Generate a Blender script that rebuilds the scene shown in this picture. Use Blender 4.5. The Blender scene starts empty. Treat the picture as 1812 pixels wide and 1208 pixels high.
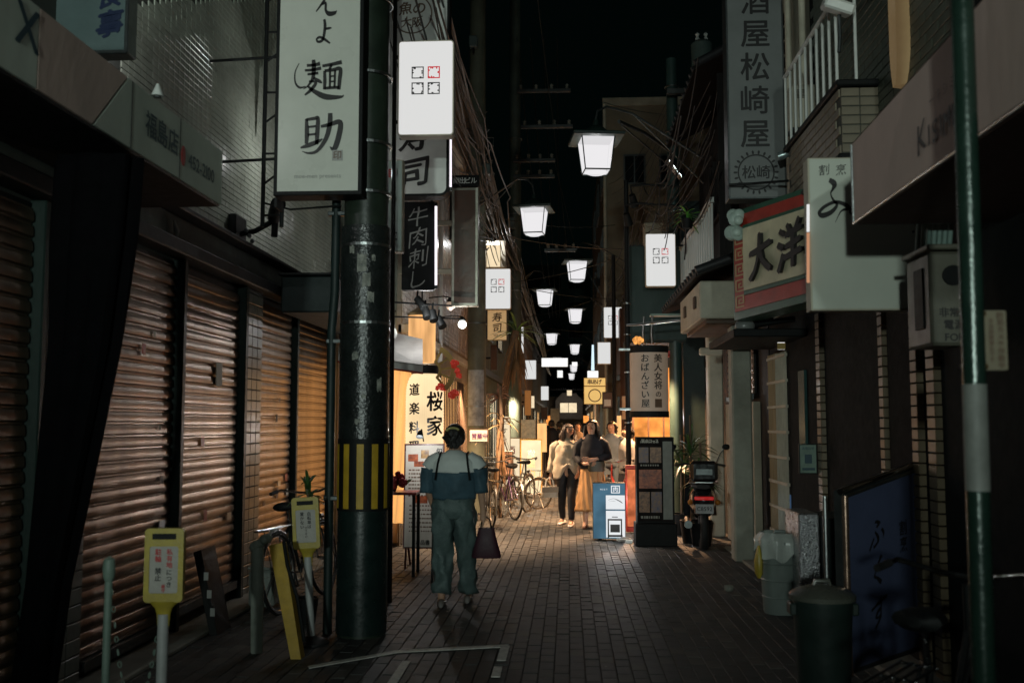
import bpy, math, random
from mathutils import Vector, Matrix, noise
random.seed(7)
SC = bpy.context.scene
COL = SC.collection
PI = math.pi

# ---------------------------------------------------------------- camera
F = 1762.0
YAW, PITCH, HC = math.radians(3.237), math.radians(4.737), 1.58
cam_d = bpy.data.cameras.new('camera')
cam_d.lens = 35.0; cam_d.sensor_width = 36.0 * 1812 / 1762 * 35 / 36.0 * 1.0 * (36.0 / 35.0) * (1762 / 1812.0) * (35.0 / 36.0)
cam_d.sensor_width = 35.0 * 1812 / F
cam_d.clip_end = 500; cam_d.clip_start = 0.05
cam_d.dof.use_dof = True; cam_d.dof.focus_distance = 14.0; cam_d.dof.aperture_fstop = 2.8
cam = bpy.data.objects.new('camera', cam_d); COL.objects.link(cam)
cam.location = (0, 0, HC); cam.rotation_euler = (PI / 2 + PITCH, 0, YAW)
SC.camera = cam

# ---------------------------------------------------------------- night sky, exposure
W = bpy.data.worlds.new('World'); SC.world = W; W.use_nodes = True
bg = W.node_tree.nodes['Background']
bg.inputs[0].default_value = (0.3, 0.9, 0.8, 1); bg.inputs[1].default_value = 0.0014
SC.view_settings.view_transform = 'Standard'; SC.view_settings.look = 'None'
SC.view_settings.gamma = 1; SC.view_settings.use_curve_mapping = False
SC.view_settings.exposure = 0.0
SC.cycles.max_bounces = 6; SC.cycles.transparent_max_bounces = 12
SC.cycles.sample_clamp_indirect = 3.0; SC.cycles.use_denoising = True
SC.cycles.caustics_reflective = False; SC.cycles.caustics_refractive = False

LANTERN_W, FLOOD_W, SIGN_E = 200.0, 1900.0, 0.72
WARM = (1.0, 0.55, 0.22)

# ---------------------------------------------------------------- pixel -> place (the photograph is 1812 x 1208)
_r = Vector((math.cos(YAW), math.sin(YAW), 0))
_f = Vector((-math.sin(YAW) * math.cos(PITCH), math.cos(YAW) * math.cos(PITCH), math.sin(PITCH)))
_u = _r.cross(_f)
def ray(px, py): return _r * (px - 906) + _u * (604 - py) + _f * F
def aY(px, py, Y):
    d = ray(px, py); t = Y / d.y; return Vector((d.x * t, Y, HC + d.z * t))
def aX(px, py, X):
    d = ray(px, py); t = X / d.x; return Vector((X, d.y * t, HC + d.z * t))
def aZ(px, py, Z=0.0):
    d = ray(px, py); t = (Z - HC) / d.z; return Vector((d.x * t, d.y * t, Z))

# ---------------------------------------------------------------- materials
MATS = {}
def mat(name, col, rough=0.6, metal=0.0, emit=None, es=0.0, var=0.25, scale=6.0, bump=0.15, spec=0.5, dirt=None, stretch=(1, 1, 1), coat=0.0):
    if name in MATS: return MATS[name]
    m = bpy.data.materials.new(name); m.use_nodes = True; nt = m.node_tree; N = nt.nodes; L = nt.links
    b = N['Principled BSDF']
    b.inputs['Metallic'].default_value = metal
    b.inputs['Specular IOR Level'].default_value = spec
    b.inputs['Coat Weight'].default_value = coat
    tc = N.new('ShaderNodeTexCoord'); mp = N.new('ShaderNodeMapping'); mp.inputs['Scale'].default_value = stretch
    L.new(tc.outputs['Object'], mp.inputs[0])
    n1 = N.new('ShaderNodeTexNoise'); n1.inputs['Scale'].default_value = scale; n1.inputs['Detail'].default_value = 6; n1.inputs['Roughness'].default_value = .65
    L.new(mp.outputs[0], n1.inputs['Vector'])
    cr = N.new('ShaderNodeValToRGB'); cr.color_ramp.elements[0].position = .3; cr.color_ramp.elements[1].position = .72
    c = Vector(col); lo = c * (1 - var); hi = c * (1 + var * .5)
    if dirt: lo = Vector(dirt)
    cr.color_ramp.elements[0].color = (*lo, 1); cr.color_ramp.elements[1].color = (*[min(1, q) for q in hi], 1)
    L.new(n1.outputs['Fac'], cr.inputs[0]); L.new(cr.outputs[0], b.inputs['Base Color'])
    mr = N.new('ShaderNodeMapRange'); mr.inputs['To Min'].default_value = max(0.03, rough - .13); mr.inputs['To Max'].default_value = min(1, rough + .13)
    n2 = N.new('ShaderNodeTexNoise'); n2.inputs['Scale'].default_value = scale * 2.7; n2.inputs['Detail'].default_value = 4
    L.new(mp.outputs[0], n2.inputs['Vector']); L.new(n2.outputs['Fac'], mr.inputs[0]); L.new(mr.outputs[0], b.inputs['Roughness'])
    if bump:
        bp = N.new('ShaderNodeBump'); bp.inputs['Strength'].default_value = bump; bp.inputs['Distance'].default_value = .01
        n3 = N.new('ShaderNodeTexNoise'); n3.inputs['Scale'].default_value = scale * 9; n3.inputs['Detail'].default_value = 3
        L.new(mp.outputs[0], n3.inputs['Vector']); L.new(n3.outputs['Fac'], bp.inputs['Height']); L.new(bp.outputs[0], b.inputs['Normal'])
    if emit:
        b.inputs['Emission Color'].default_value = (*emit, 1); b.inputs['Emission Strength'].default_value = es
    MATS[name] = m; return m
def glow(name, col, e, trans=0.0, var=0.0, scale=3.0, stretch=(1, 1, 1)):
    """lit acrylic or paper: gives off light, and lets the bulb inside shine through where trans > 0"""
    if name in MATS: return MATS[name]
    m = bpy.data.materials.new(name); m.use_nodes = True; nt = m.node_tree; N = nt.nodes; L = nt.links
    N.remove(N['Principled BSDF']); out = N['Material Output']
    em = N.new('ShaderNodeEmission'); em.inputs[0].default_value = (*col, 1); em.inputs[1].default_value = e
    if var:
        tc = N.new('ShaderNodeTexCoord'); mp = N.new('ShaderNodeMapping'); mp.inputs['Scale'].default_value = stretch
        n = N.new('ShaderNodeTexNoise'); n.inputs['Scale'].default_value = scale; n.inputs['Detail'].default_value = 3
        mr = N.new('ShaderNodeMapRange'); mr.inputs['From Min'].default_value = .3; mr.inputs['From Max'].default_value = .7
        mr.inputs['To Min'].default_value = e * (1 - var); mr.inputs['To Max'].default_value = e * (1 + var * .6)
        L.new(tc.outputs['Object'], mp.inputs[0]); L.new(mp.outputs[0], n.inputs['Vector']); L.new(n.outputs['Fac'], mr.inputs[0]); L.new(mr.outputs[0], em.inputs[1])
    if trans:
        tr = N.new('ShaderNodeBsdfTransparent'); mx = N.new('ShaderNodeMixShader'); mx.inputs[0].default_value = trans
        L.new(em.outputs[0], mx.inputs[1]); L.new(tr.outputs[0], mx.inputs[2]); L.new(mx.outputs[0], out.inputs[0])
    else: L.new(em.outputs[0], out.inputs[0])
    MATS[name] = m; return m

M = dict(
 black=mat('black_paint', (.008, .009, .009), .6, spec=.2),
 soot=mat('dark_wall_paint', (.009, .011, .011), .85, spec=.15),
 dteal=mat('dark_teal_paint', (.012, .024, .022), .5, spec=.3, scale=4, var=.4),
 dgreen=mat('dark_green_paint', (.010, .022, .018), .5, spec=.3),
 steel=mat('galvanised_steel', (.35, .37, .37), .35, 1.0, scale=9),
 dsteel=mat('dull_dark_steel', (.1, .11, .11), .4, .8, scale=9),
 chrome=mat('chrome', (.7, .7, .7), .12, 1.0, bump=0),
 white=mat('white_enamel', (.72, .74, .7), .35, scale=3, var=.12),
 cream=mat('cream_paint', (.5, .46, .36), .6, scale=3, var=.25),
 beige=mat('beige_render', (.36, .32, .24), .8, scale=2.5, var=.3),
 brown=mat('brown_stained_wood', (.09, .045, .022), .55, scale=4, stretch=(1, 1, .15), var=.4),
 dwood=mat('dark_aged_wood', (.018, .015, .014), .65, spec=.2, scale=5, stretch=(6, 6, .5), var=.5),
 wood=mat('pale_wood', (.42, .27, .13), .5, scale=4, stretch=(6, 6, .4), var=.35),
 red=mat('red_paint', (.42, .035, .02), .45, var=.3),
 green=mat('green_paint', (.02, .10, .06), .4),
 gold=mat('gold_ochre_paint', (.5, .32, .08), .5),
 yellow=mat('yellow_plastic', (.45, .35, .025), .4, scale=10, var=.2, dirt=(.33, .25, .04)),
 mustard=mat('yellow_foam_tape', (.5, .31, .02), .55, scale=10),
 ink=mat('black_ink', (.012, .011, .011), .5, var=0, bump=0),
 inkred=mat('red_ink', (.45, .03, .03), .5, var=0, bump=0),
 inkbrown=mat('brown_ink', (.13, .08, .05), .5, var=0, bump=0),
 inkteal=mat('dark_teal_ink', (.015, .05, .07), .5, var=0, bump=0),
 inkblue=mat('navy_ink', (.008, .018, .06), .5, var=0, bump=0),
 inkgray=mat('grey_letter_paint', (.32, .32, .3), .5, var=0, bump=0),
 paper=mat('off_white_paper', (.62, .58, .5), .8, scale=4, var=.15),
 panelw=mat('milky_sign_acrylic', (.58, .6, .53), .3, scale=1.5, var=.13, spec=.4, bump=.02),
 panelw2=mat('milky_grey_acrylic', (.68, .7, .66), .35, scale=2, var=.18, bump=.02),
 tile=mat('glazed_wall_tile', (.42, .46, .38), .22, scale=1.2, var=.35, bump=.04),
 tile2=mat('white_glazed_tile', (.6, .56, .5), .25, scale=1.5, var=.2, bump=.04),
 grout=mat('grey_grout', (.07, .075, .065), .9),
 slat=mat('warm_tint_shutter_steel', (.25, .17, .115), .32, .92, scale=1.6, var=.45, dirt=(.06, .042, .03), bump=.25, stretch=(1, .6, 1)),  # brown tint put into the steel so its reflections look orange
 sbrick=mat('glazed_brown_brick', (.20, .17, .12), .45, scale=2, var=.4),
 paver=mat('brown_paving_brick', (.06, .062, .06), .62, spec=.3, scale=1.3, var=.55, bump=.35),
 joint=mat('paving_joint_sand', (.035, .03, .026), .9),
 road=mat('worn_white_road_paint', (.82, .8, .74), .7, scale=25, var=.1, dirt=(.5, .48, .44)),
 skin=mat('skin', (.52, .3, .2), .5, scale=8, var=.1, bump=.03),
 hair=mat('black_hair', (.012, .009, .008), .35, scale=12, stretch=(8, 8, 1), var=.4, bump=.5),
 dhair=mat('dark_brown_hair', (.03, .016, .01), .4, scale=12, stretch=(8, 8, 1), var=.4, bump=.5),
 leaf=mat('green_leaf', (.05, .12, .03), .4, scale=8, var=.4),
 deadleaf=mat('dead_brown_leaf', (.22, .12, .05), .7, scale=8, var=.5),
 bark=mat('fibrous_bark', (.12, .08, .05), .9, scale=12),
 fabric=mat('tan_awning_canvas', (.55, .41, .36), .75, scale=2, var=.18, stretch=(1, 1, .4)),
 stripe=mat('grey_white_awning_vinyl', (.75, .72, .68), .5, scale=3, var=.25),
 concrete=mat('grey_concrete', (.24, .24, .2), .8, scale=3, var=.35),
 conc2=mat('pale_weathered_concrete', (.33, .33, .27), .75, scale=2, var=.4),
 roof=mat('dark_roof_tile', (.03, .03, .032), .45, scale=6),
 rubber=mat('black_rubber', (.012, .012, .012), .7),
 bin=mat('grey_green_plastic', (.22, .26, .24), .45, scale=3, var=.2),
 dbin=mat('dark_green_plastic', (.02, .035, .03), .45, scale=3, var=.3),
 glass=mat('dark_window_glass', (.012, .016, .018), .08, spec=.8, bump=0, var=.2),
 lit=glow('lit_sign_acrylic', (1, 1, .985), SIGN_E),
 litc=glow('lit_street_sign_acrylic', (1, .99, .96), 1.1),
 lglass=glow('frosted_lantern_glass', (1, .98, 1), .88, .2),
 hot=glow('lit_bulb_glass', (1, .93, .8), 6.0),
 warmp=glow('lit_warm_paper', (1, .52, .19), 1.25, 0.0, .35, 4, (1, 1, .3)),
 orangep=glow('lit_orange_paper', (1, .34, .07), 1.45, 0.0, .6, 3.0),
 warmw=glow('lit_warm_white_acrylic', (1, .8, .52), 1.0, 0, .2, 2),
)

# ---------------------------------------------------------------- mesh builder
class MB:
    def __init__(s): s.v = []; s.f = []
    def add(s, vs, fs):
        o = len(s.v); s.v += [tuple(p) for p in vs]; s.f += [tuple(i + o for i in f) for f in fs]; return s
    def box(s, x0, x1, y0, y1, z0, z1, m=None):
        vs = [Vector((x, y, z)) for z in (z0, z1) for y in (y0, y1) for x in (x0, x1)]
        if m: vs = [m @ p for p in vs]
        return s.add(vs, [(0, 2, 3, 1), (4, 5, 7, 6), (0, 1, 5, 4), (2, 6, 7, 3), (0, 4, 6, 2), (1, 3, 7, 5)])
    def bbox(s, x0, x1, y0, y1, z0, z1, b=.006):
        """box with chamfered edges"""
        cx = [(x0, x1), (y0, y1), (z0, z1)]; b = min(b, (x1 - x0) / 2.1, (y1 - y0) / 2.1, (z1 - z0) / 2.1)
        vs = []; fs = []; idx = {}
        for sx in (0, 1):
            for sy in (0, 1):
                for sz in (0, 1):
                    c = [cx[0][sx], cx[1][sy], cx[2][sz]]; d = [b if q == 0 else -b for q in (sx, sy, sz)]
                    for a in range(3):   # the vertex lying on face of axis a
                        p = [c[i] + (0 if i == a else d[i]) for i in range(3)]
                        idx[(sx, sy, sz, a)] = len(vs); vs.append(p)
        def I(sx, sy, sz, a): return idx[(sx, sy, sz, a)]
        for q in (0, 1):
            fs += [(I(q,0,0,0), I(q,1,0,0), I(q,1,1,0), I(q,0,1,0)), (I(0,q,0,1), I(1,q,0,1), I(1,q,1,1), I(0,q,1,1)), (I(0,0,q,2), I(1,0,q,2), I(1,1,q,2), I(0,1,q,2))]
        for p in (0, 1):
            for q in (0, 1):
                fs += [(I(p,q,0,0), I(p,q,1,0), I(p,q,1,1), I(p,q,0,1)), (I(p,0,q,0), I(p,1,q,0), I(p,1,q,2), I(p,0,q,2)), (I(0,p,q,1), I(1,p,q,1), I(1,p,q,2), I(0,p,q,2))]
        for sx in (0, 1):
            for sy in (0, 1):
                for sz in (0, 1): fs.append((I(sx,sy,sz,0), I(sx,sy,sz,1), I(sx,sy,sz,2)))
        return s.add(vs, fs)
    def cyl(s, p0, p1, r0, r1=None, n=12, caps=True):
        r1 = r0 if r1 is None else r1; p0 = Vector(p0); p1 = Vector(p1); d = (p1 - p0).normalized()
        a = d.orthogonal().normalized(); b = d.cross(a)
        vs = [p + (a * math.cos(2*PI*i/n) + b * math.sin(2*PI*i/n)) * r for p, r in ((p0, r0), (p1, r1)) for i in range(n)]
        fs = [(i, (i+1) % n, n + (i+1) % n, n + i) for i in range(n)]
        if caps: fs += [tuple(range(n))[::-1], tuple(range(n, 2*n))]
        return s.add(vs, fs)
    def tube(s, pts, r, n=6, caps=True, closed=False, ry=None):
        pts = [Vector(p) for p in pts]; k = len(pts); rings = []; a = None
        for i, p in enumerate(pts):
            if closed: d = (pts[(i+1) % k] - pts[i-1]).normalized()
            else: d = (pts[min(i+1, k-1)] - pts[max(i-1, 0)]).normalized()
            if a is None: a = d.orthogonal().normalized()
            a = (a - d * a.dot(d)); a = a.normalized() if a.length > 1e-6 else d.orthogonal().normalized()
            b = d.cross(a); rr = r[i] if isinstance(r, (list, tuple)) else r
            rings.append([p + (a * math.cos(2*PI*j/n) + b * math.sin(2*PI*j/n)) * rr for j in range(n)])
        vs = [q for g in rings for q in g]; fs = []
        for i in range(k if closed else k-1):
            for j in range(n):
                i2 = (i+1) % k; fs.append((i*n+j, i*n+(j+1) % n, i2*n+(j+1) % n, i2*n+j))
        if caps and not closed: fs += [tuple(range(n))[::-1], tuple(range((k-1)*n, k*n))]
        return s.add(vs, fs)
    def lathe(s, prof, c=(0, 0, 0), n=20, a0=0, sx=1, sy=1):
        """prof: (radius, z) pairs; open ends where the radius is not 0"""
        c = Vector(c); vs = [c + Vector((r*sx*math.cos(a0+2*PI*j/n), r*sy*math.sin(a0+2*PI*j/n), z)) for r, z in prof for j in range(n)]
        fs = [(i*n+j, i*n+(j+1) % n, (i+1)*n+(j+1) % n, (i+1)*n+j) for i in range(len(prof)-1) for j in range(n)]
        return s.add(vs, fs)
    def rings(s, R, caps=True):
        """R: list of equal-length vertex rings"""
        n = len(R[0]); vs = [q for g in R for q in g]
        fs = [(i*n+j, i*n+(j+1) % n, (i+1)*n+(j+1) % n, (i+1)*n+j) for i in range(len(R)-1) for j in range(n)]
        if caps: fs += [tuple(range(n))[::-1], tuple(range((len(R)-1)*n, len(R)*n))]
        return s.add(vs, fs)
    def ball(s, c, r, n=12, m=8, sx=1, sy=1, sz=1):
        return s.lathe([(r*math.sin(PI*i/m)+1e-5, -r*sz*math.cos(PI*i/m)) for i in range(m+1)], c, n, 0, sx, sy)
    def prism(s, pts, d):
        """polygon pts (3D) pushed along vector d"""
        n = len(pts); d = Vector(d); vs = [Vector(p) for p in pts] + [Vector(p) + d for p in pts]
        return s.add(vs, [tuple(range(n))[::-1], tuple(range(n, 2*n))] + [(i, (i+1) % n, n+(i+1) % n, n+i) for i in range(n)])
    def build(s, name, m, parent=None, world=False, smooth=False, me=None):
        me = bpy.data.meshes.new(name)
        vs = s.v
        if world and parent is not None:
            P = parent; off = Vector((0, 0, 0))
            while P is not None: off += P.location; P = P.parent
            vs = [(p[0]-off.x, p[1]-off.y, p[2]-off.z) for p in vs]
        me.from_pydata(vs, [], s.f); me.update()
        me.materials.append(m)
        if smooth:
            me.polygons.foreach_set('use_smooth', [True] * len(me.polygons))
            try: me.set_sharp_from_angle(angle=math.radians(40))
            except Exception: pass
        o = bpy.data.objects.new(name, me); COL.objects.link(o)
        if parent is not None: o.parent = parent
        return o
def share(name, src, parent, loc, rz=0, sc=None):
    o = bpy.data.objects.new(name, src.data); COL.objects.link(o); o.parent = parent; o.location = loc
    if rz: o.rotation_euler.z = rz
    if sc: o.scale = sc
    return o
def tag(o, label=None, cat=None, group=None, kind=None):
    if label: o['label'] = label
    if cat: o['category'] = cat
    if group: o['group'] = group
    if kind: o['kind'] = kind
    return o
def thing(name, label, cat, loc=(0, 0, 0), group=None, rz=0):
    o = bpy.data.objects.new(name, None); COL.objects.link(o); o.empty_display_size = .2
    o.location = loc; o.rotation_euler.z = rz
    return tag(o, label, cat, group)
def dup(o, parent=None):
    c = o.copy(); COL.objects.link(c); c.parent = parent
    for ch in [q for q in KIDS.get(o.name, o.children)]: dup(ch, c)
    return c
KIDS = {}
def lamp(parent, loc, power, col=(1, .96, .92), r=.05, name='bulb', world=False, down=False):
    l = bpy.data.lights.new(name, 'SPOT' if down else 'POINT')
    if down: l.spot_size = math.radians(128); l.spot_blend = .5; l.energy = power; l.color = col; l.shadow_soft_size = r
    o = bpy.data.objects.new(name, l); COL.objects.link(o); o.parent = parent
    loc = Vector(loc)
    if world: loc -= parent.location
    o.location = loc; return o

# ---------------------------------------------------------------- lettering
_G = {}
def glyph(ch, bold):
    k = ch
    if k not in _G:
        c = bpy.data.curves.new('g', 'FONT'); c.body = ch; c.resolution_u = 3
        o = bpy.data.objects.new('g', c); COL.objects.link(o)
        me = bpy.data.meshes.new_from_object(o.evaluated_get(bpy.context.evaluated_depsgraph_get()))
        V = [(v.co.x, v.co.y) for v in me.vertices]; Fs = [tuple(p.vertices) for p in me.polygons]
        w = (max(x for x, y in V) - min(x for x, y in V)) if V else .3; x0 = min((x for x, y in V), default=0)
        bpy.data.objects.remove(o); bpy.data.curves.remove(c); bpy.data.meshes.remove(me)
        _G[k] = (V, Fs, w, x0)
    return _G[k]
def letters(body, parent, m, o, size, R=(1, 0, 0), U=(0, 0, 1), vertical=False, bold=.02, brush=0.0, sx=1.0, step=1.05, name='lettering', thick=0.0, track=.1):
    """flat print centred on o (world), reading along R"""
    o = Vector(o); R = Vector(R).normalized(); U = Vector(U); U = U.normalized(); Nn = R.cross(U)
    mb = MB(); cells = []
    x = 0
    for ch in body:
        if ch == ' ': x += .35 if not vertical else 1; continue
        V, Fs, w, x0 = glyph(ch, bold)
        if vertical: cells.append((V, Fs, w, x0, -w/2, -x * step - .38)); x += 1
        else:
            cells.append((V, Fs, w, x0, x, -.36)); x += w + track
    tot = x - (track if not vertical else 0)
    rnd = random.Random(body)
    for V, Fs, w, x0, ox, oy in cells:
        ph = rnd.random() * 10; vs = []
        for (a, b) in V:
            u = a - x0 + ox; v = b + oy
            if vertical: v += (tot - 1) * step / 2
            else: u -= tot / 2
            if brush:
                u0, v0 = u, v
                v += brush * (.16 * (a - x0 - w/2)) + brush * .035 * noise.noise(Vector((a*4+ph, b*4, 0)))
                u += brush * .10 * (b - .35) * 0.6 + brush * .05 * noise.noise(Vector((a*3, b*3+ph, 5)))
            p = o + R * (u * size * sx) + U * (v * size)
            vs.append(p + Nn * .0015)
        mb.add(vs, Fs)
        if bold > .008:   # heavier strokes: the same print laid again, shifted a little
            for q, (bx_, by_) in enumerate(((1, 0), (-1, 0), (0, 1), (0, -1))):
                sh = (R * bx_ + U * by_) * (bold * .55 * size)
                mb.add([p + sh + Nn * (.0002 * (q + 1)) for p in vs], Fs)
        if thick:
            vs2 = [p - Nn * thick for p in vs]
            # side walls: extrude by an offset copy joined on boundary edges
            cnt = {}
            for f in Fs:
                for i in range(len(f)):
                    e = (f[i], f[(i+1) % len(f)]); cnt[tuple(sorted(e))] = cnt.get(tuple(sorted(e)), 0) + 1
            n = len(vs); sides = [(a_, b_, b_+n, a_+n) for (a_, b_), c_ in cnt.items() if c_ == 1]
            mb.add(vs + vs2, sides)
    return mb.build(name, m, parent, world=True)
def strokes(S, parent, m, P, name='lettering', lift=.0015, Nn=None):
    """brush strokes: each is a list of (u, v, width); P maps (u, v) to a place"""
    mb = MB()
    for st in S:
        st = [(u, v, w*1.45 if w < .2 else w) for u, v, w in st]
        pts = []
        for i in range(len(st) - 1):
            for k in range(6):
                t = k / 6; p0 = st[max(i-1, 0)]; p1 = st[i]; p2 = st[i+1]; p3 = st[min(i+2, len(st)-1)]
                pts.append([.5*((2*p1[j]) + (-p0[j]+p2[j])*t + (2*p0[j]-5*p1[j]+4*p2[j]-p3[j])*t*t + (-p0[j]+3*p1[j]-3*p2[j]+p3[j])*t**3) for j in range(3)])
        pts.append(list(st[-1])); L_ = []; R_ = []
        for i, p in enumerate(pts):
            q = pts[min(i+1, len(pts)-1)]; r = pts[max(i-1, 0)]; dx, dy = q[0]-r[0], q[1]-r[1]; l = math.hypot(dx, dy) or 1
            w = max(p[2], .002) / 2; L_.append(P(p[0]-dy/l*w, p[1]+dx/l*w)); R_.append(P(p[0]+dy/l*w, p[1]-dx/l*w))
        n = len(pts); mb.add(L_ + R_, [(i, i+1, n+i+1, n+i) for i in range(n-1)])
    return mb.build(name, m, parent, world=True)

def rrect(x0, x1, z0, z1, y, r, k=5):
    pts = []
    for cx, cz, a in ((x1-r, z1-r, 0), (x0+r, z1-r, PI/2), (x0+r, z0+r, PI), (x1-r, z0+r, 1.5*PI)):
        for i in range(k+1): t = a + PI/2*i/k; pts.append((cx + r*math.cos(t), y, cz + r*math.sin(t)))
    return pts
def facing_sign(name, label, cat, px, Y, face, frame, depth=.14, fw=.02, r=0.0, group=None, edge=None):
    """a box sign that faces down the street towards the viewer; px = x0, x1, y0, y1 in the photograph"""
    a = aY(px[0], (px[2]+px[3])/2, Y); b = aY(px[1], (px[2]+px[3])/2, Y)
    X0, X1 = a.x, b.x; Z0 = aY((px[0]+px[1])/2, px[3], Y).z; Z1 = aY((px[0]+px[1])/2, px[2], Y).z
    t = thing(name, label, cat, ((X0+X1)/2, Y+depth/2, Z0), group)
    if r > 0:
        MB().prism(rrect(X0, X1, Z0, Z1, Y, r), (0, depth, 0)).build('housing', frame, t, True)
        MB().prism(rrect(X0+fw, X1-fw, Z0+fw, Z1-fw, Y-.006, max(.004, r-fw)), (0, .005, 0)).build('face_panel', face, t, True)
    else:
        MB().bbox(X0, X1, Y, Y+depth, Z0, Z1, .005).build('housing', frame, t, True)
        MB().box(X0+fw, X1-fw, Y-.005, Y-.0004, Z0+fw, Z1-fw).build('face_panel', face, t, True)
    t2 = dict(t=t, X0=X0, X1=X1, Z0=Z0, Z1=Z1, Y=Y-.008, cx=(X0+X1)/2, cz=(Z0+Z1)/2, w=X1-X0, h=Z1-Z0)
    return t2
def sp(s, u, v): return Vector((s['X0'] + s['w']*u, s['Y'], s['Z0'] + s['h']*v))
# ================================================================ GROUND
def struct(o): o['kind'] = 'structure'; return o
struct(MB().box(-30, 30, -12, 220, -.05, -.013).build('ground', mat('dark_asphalt', (.045, .047, .046), .7, scale=5)))
street = struct(MB().box(-3.05, 2.35, -6, 24, -.012, -.010).build('street', M['joint']))
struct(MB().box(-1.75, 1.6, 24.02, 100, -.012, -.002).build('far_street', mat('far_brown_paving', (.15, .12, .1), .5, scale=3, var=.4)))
pm = {}
def paver_mesh(k):
    mb = MB(); w, l = .096, .198; rr = random.Random(k); h = [rr.uniform(-.0015, .0015) for _ in range(4)]
    c = [(-w/2, -l/2), (w/2, -l/2), (w/2, l/2), (-w/2, l/2)]
    vs = [(x, y, -.010) for x, y in c] + [(x*.985, y*.992, -.0035) for x, y in c] + [(x*.94, y*.97, h[i]) for i, (x, y) in enumerate(c)]
    fs = [(8, 9, 10, 11)] + [(b+i, b+(i+1) % 4, b+4+(i+1) % 4, b+4+i) for b in (0, 4) for i in range(4)]
    return mb.add(vs, fs)
protos = []
cells = []
nx = int(5.3 / .1)
for i in range(nx):
    x = -3.0 + .05 + i * .1; off = (i % 2) * .1
    j = 0
    while True:
        y = 5.7 + off + j * .2; j += 1
        if y > 23.8: break
        cells.append((x, y))
vis = [c for c in cells if 6.1 < c[1] < 8.2 and -1.45 < c[0] < 1.6]
vis.sort(key=lambda c: c[1]); single = set(vis[:296])
rest = MB(); rmi = []
PV = [M['paver'], mat('pale_paving_brick', (.1, .095, .085), .68, spec=.3, scale=1.5, var=.5, bump=.35), mat('dark_paving_brick', (.05, .052, .05), .62, spec=.3, scale=1.5, var=.5, bump=.35)]
for (x, y) in cells:
    if (x, y) in single:
        k = random.randrange(6)
        if len(protos) <= k or protos[k] is None:
            while len(protos) <= k: protos.append(None)
            o = paver_mesh(k).build('paver', M['paver'], street); protos[k] = o
        else:
            o = bpy.data.objects.new('paver', protos[k].data); COL.objects.link(o); o.parent = street
        if random.random() < .35: o.material_slots[0].link = 'OBJECT'; o.material_slots[0].material = PV[random.choice((1, 2))]
        o.location = (x, y, random.uniform(-.002, .002)); o.rotation_euler = (random.uniform(-.006, .006), random.uniform(-.012, .012), random.uniform(-.01, .01))
    else:
        dz = random.uniform(-.002, .002); tl = random.uniform(-.0015, .0015)
        g = paver_mesh(int(abs(x * 37 + y * 91)) % 6)
        rest.add([(a + x, b + y, c + dz + (tl if a > 0 else -tl)) for a, b, c in g.v], g.f); rmi += [random.choice((0, 0, 0, 1, 2))]*len(g.f)
o = rest.build('paving_bricks', M['paver'], street); o.data.materials.append(PV[1]); o.data.materials.append(PV[2]); o.data.polygons.foreach_set('material_index', rmi); o['kind'] = 'stuff'
# painted parking lines, each a sheet 4 mm above the bricks
def gquad(name, pts):
    P = [aZ(px, py, .011) for px, py in pts]
    return struct(MB().prism([(p.x, p.y, .006) for p in P], (0, 0, .005)).build(name, M['road']))
gquad('painted_line', [(545, 1177), (705, 1149), (900, 1139), (900, 1143), (706, 1153), (547, 1181)])
gquad('painted_line', [(886, 1143), (902, 1141), (895, 1167), (879, 1167)])
gquad('painted_line', [(874, 1178), (889, 1178), (885, 1196), (869, 1196)])
gquad('painted_line', [(712, 1168), (727, 1168), (700, 1212), (682, 1212)])
# low concrete gutter edging in front of the houses
for x0, x1 in ((-3.0, -2.72), (1.98, 2.3)):
    struct(MB().bbox(x0, x1, 3.0, 13.0, -.004, .035, .01).build('kerb', M['concrete']))

# ================================================================ LEFT: tiled building with shutters
def building(label, x0, x1, y0, y1, h, wm, name='shop_building'):
    t = thing(name, label, 'building', ((x0+x1)/2, (y0+y1)/2, 0))
    MB().box(x0, x1, y0, y1, -.01, h).build('wall', wm, t, True)
    return t
def window(t, x, y0, y1, z0, z1, side, lit=None, fr=None, bars=1):
    """window in a wall parallel to the street; side +1 looks towards +x"""
    s = side; fr = fr or M['dsteel']; xa, xb = sorted((x, x + s*.06)); mb = MB()
    for a, b, c, d in ((y0, y1, z0, z0+.05), (y0, y1, z1-.05, z1), (y0, y0+.05, z0+.05, z1-.05), (y1-.05, y1, z0+.05, z1-.05)): mb.box(xa, xb, a, b, c, d)
    for k in range(1, bars+1): yy = y0 + (y1-y0)*k/(bars+1); mb.box(xa, xb, yy-.02, yy+.02, z0+.05, z1-.05)
    f = mb.build('window', fr, t, True)
    xp, xq = sorted((x + s*.008, x + s*.02)); MB().box(xp, xq, y0+.05, y1-.05, z0+.05, z1-.05).build('pane', lit or M['glass'], f, True); return f
def window_y(t, x0, x1, y, z0, z1, lit=None, fr=None, bars=1):
    fr = fr or M['dsteel']; mb = MB()
    for a, b, c, d in ((x0, x1, z0, z0+.05), (x0, x1, z1-.05, z1), (x0, x0+.05, z0+.05, z1-.05), (x1-.05, x1, z0+.05, z1-.05)): mb.box(a, b, y-.06, y, c, d)
    for k in range(1, bars+1): xx = x0 + (x1-x0)*k/(bars+1); mb.box(xx-.02, xx+.02, y-.06, y, z0+.05, z1-.05)
    f = mb.build('window', fr, t, True); MB().box(x0+.05, x1-.05, y-.02, y-.008, z0+.05, z1-.05).build('pane', lit or M['glass'], f, True); return f

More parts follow.
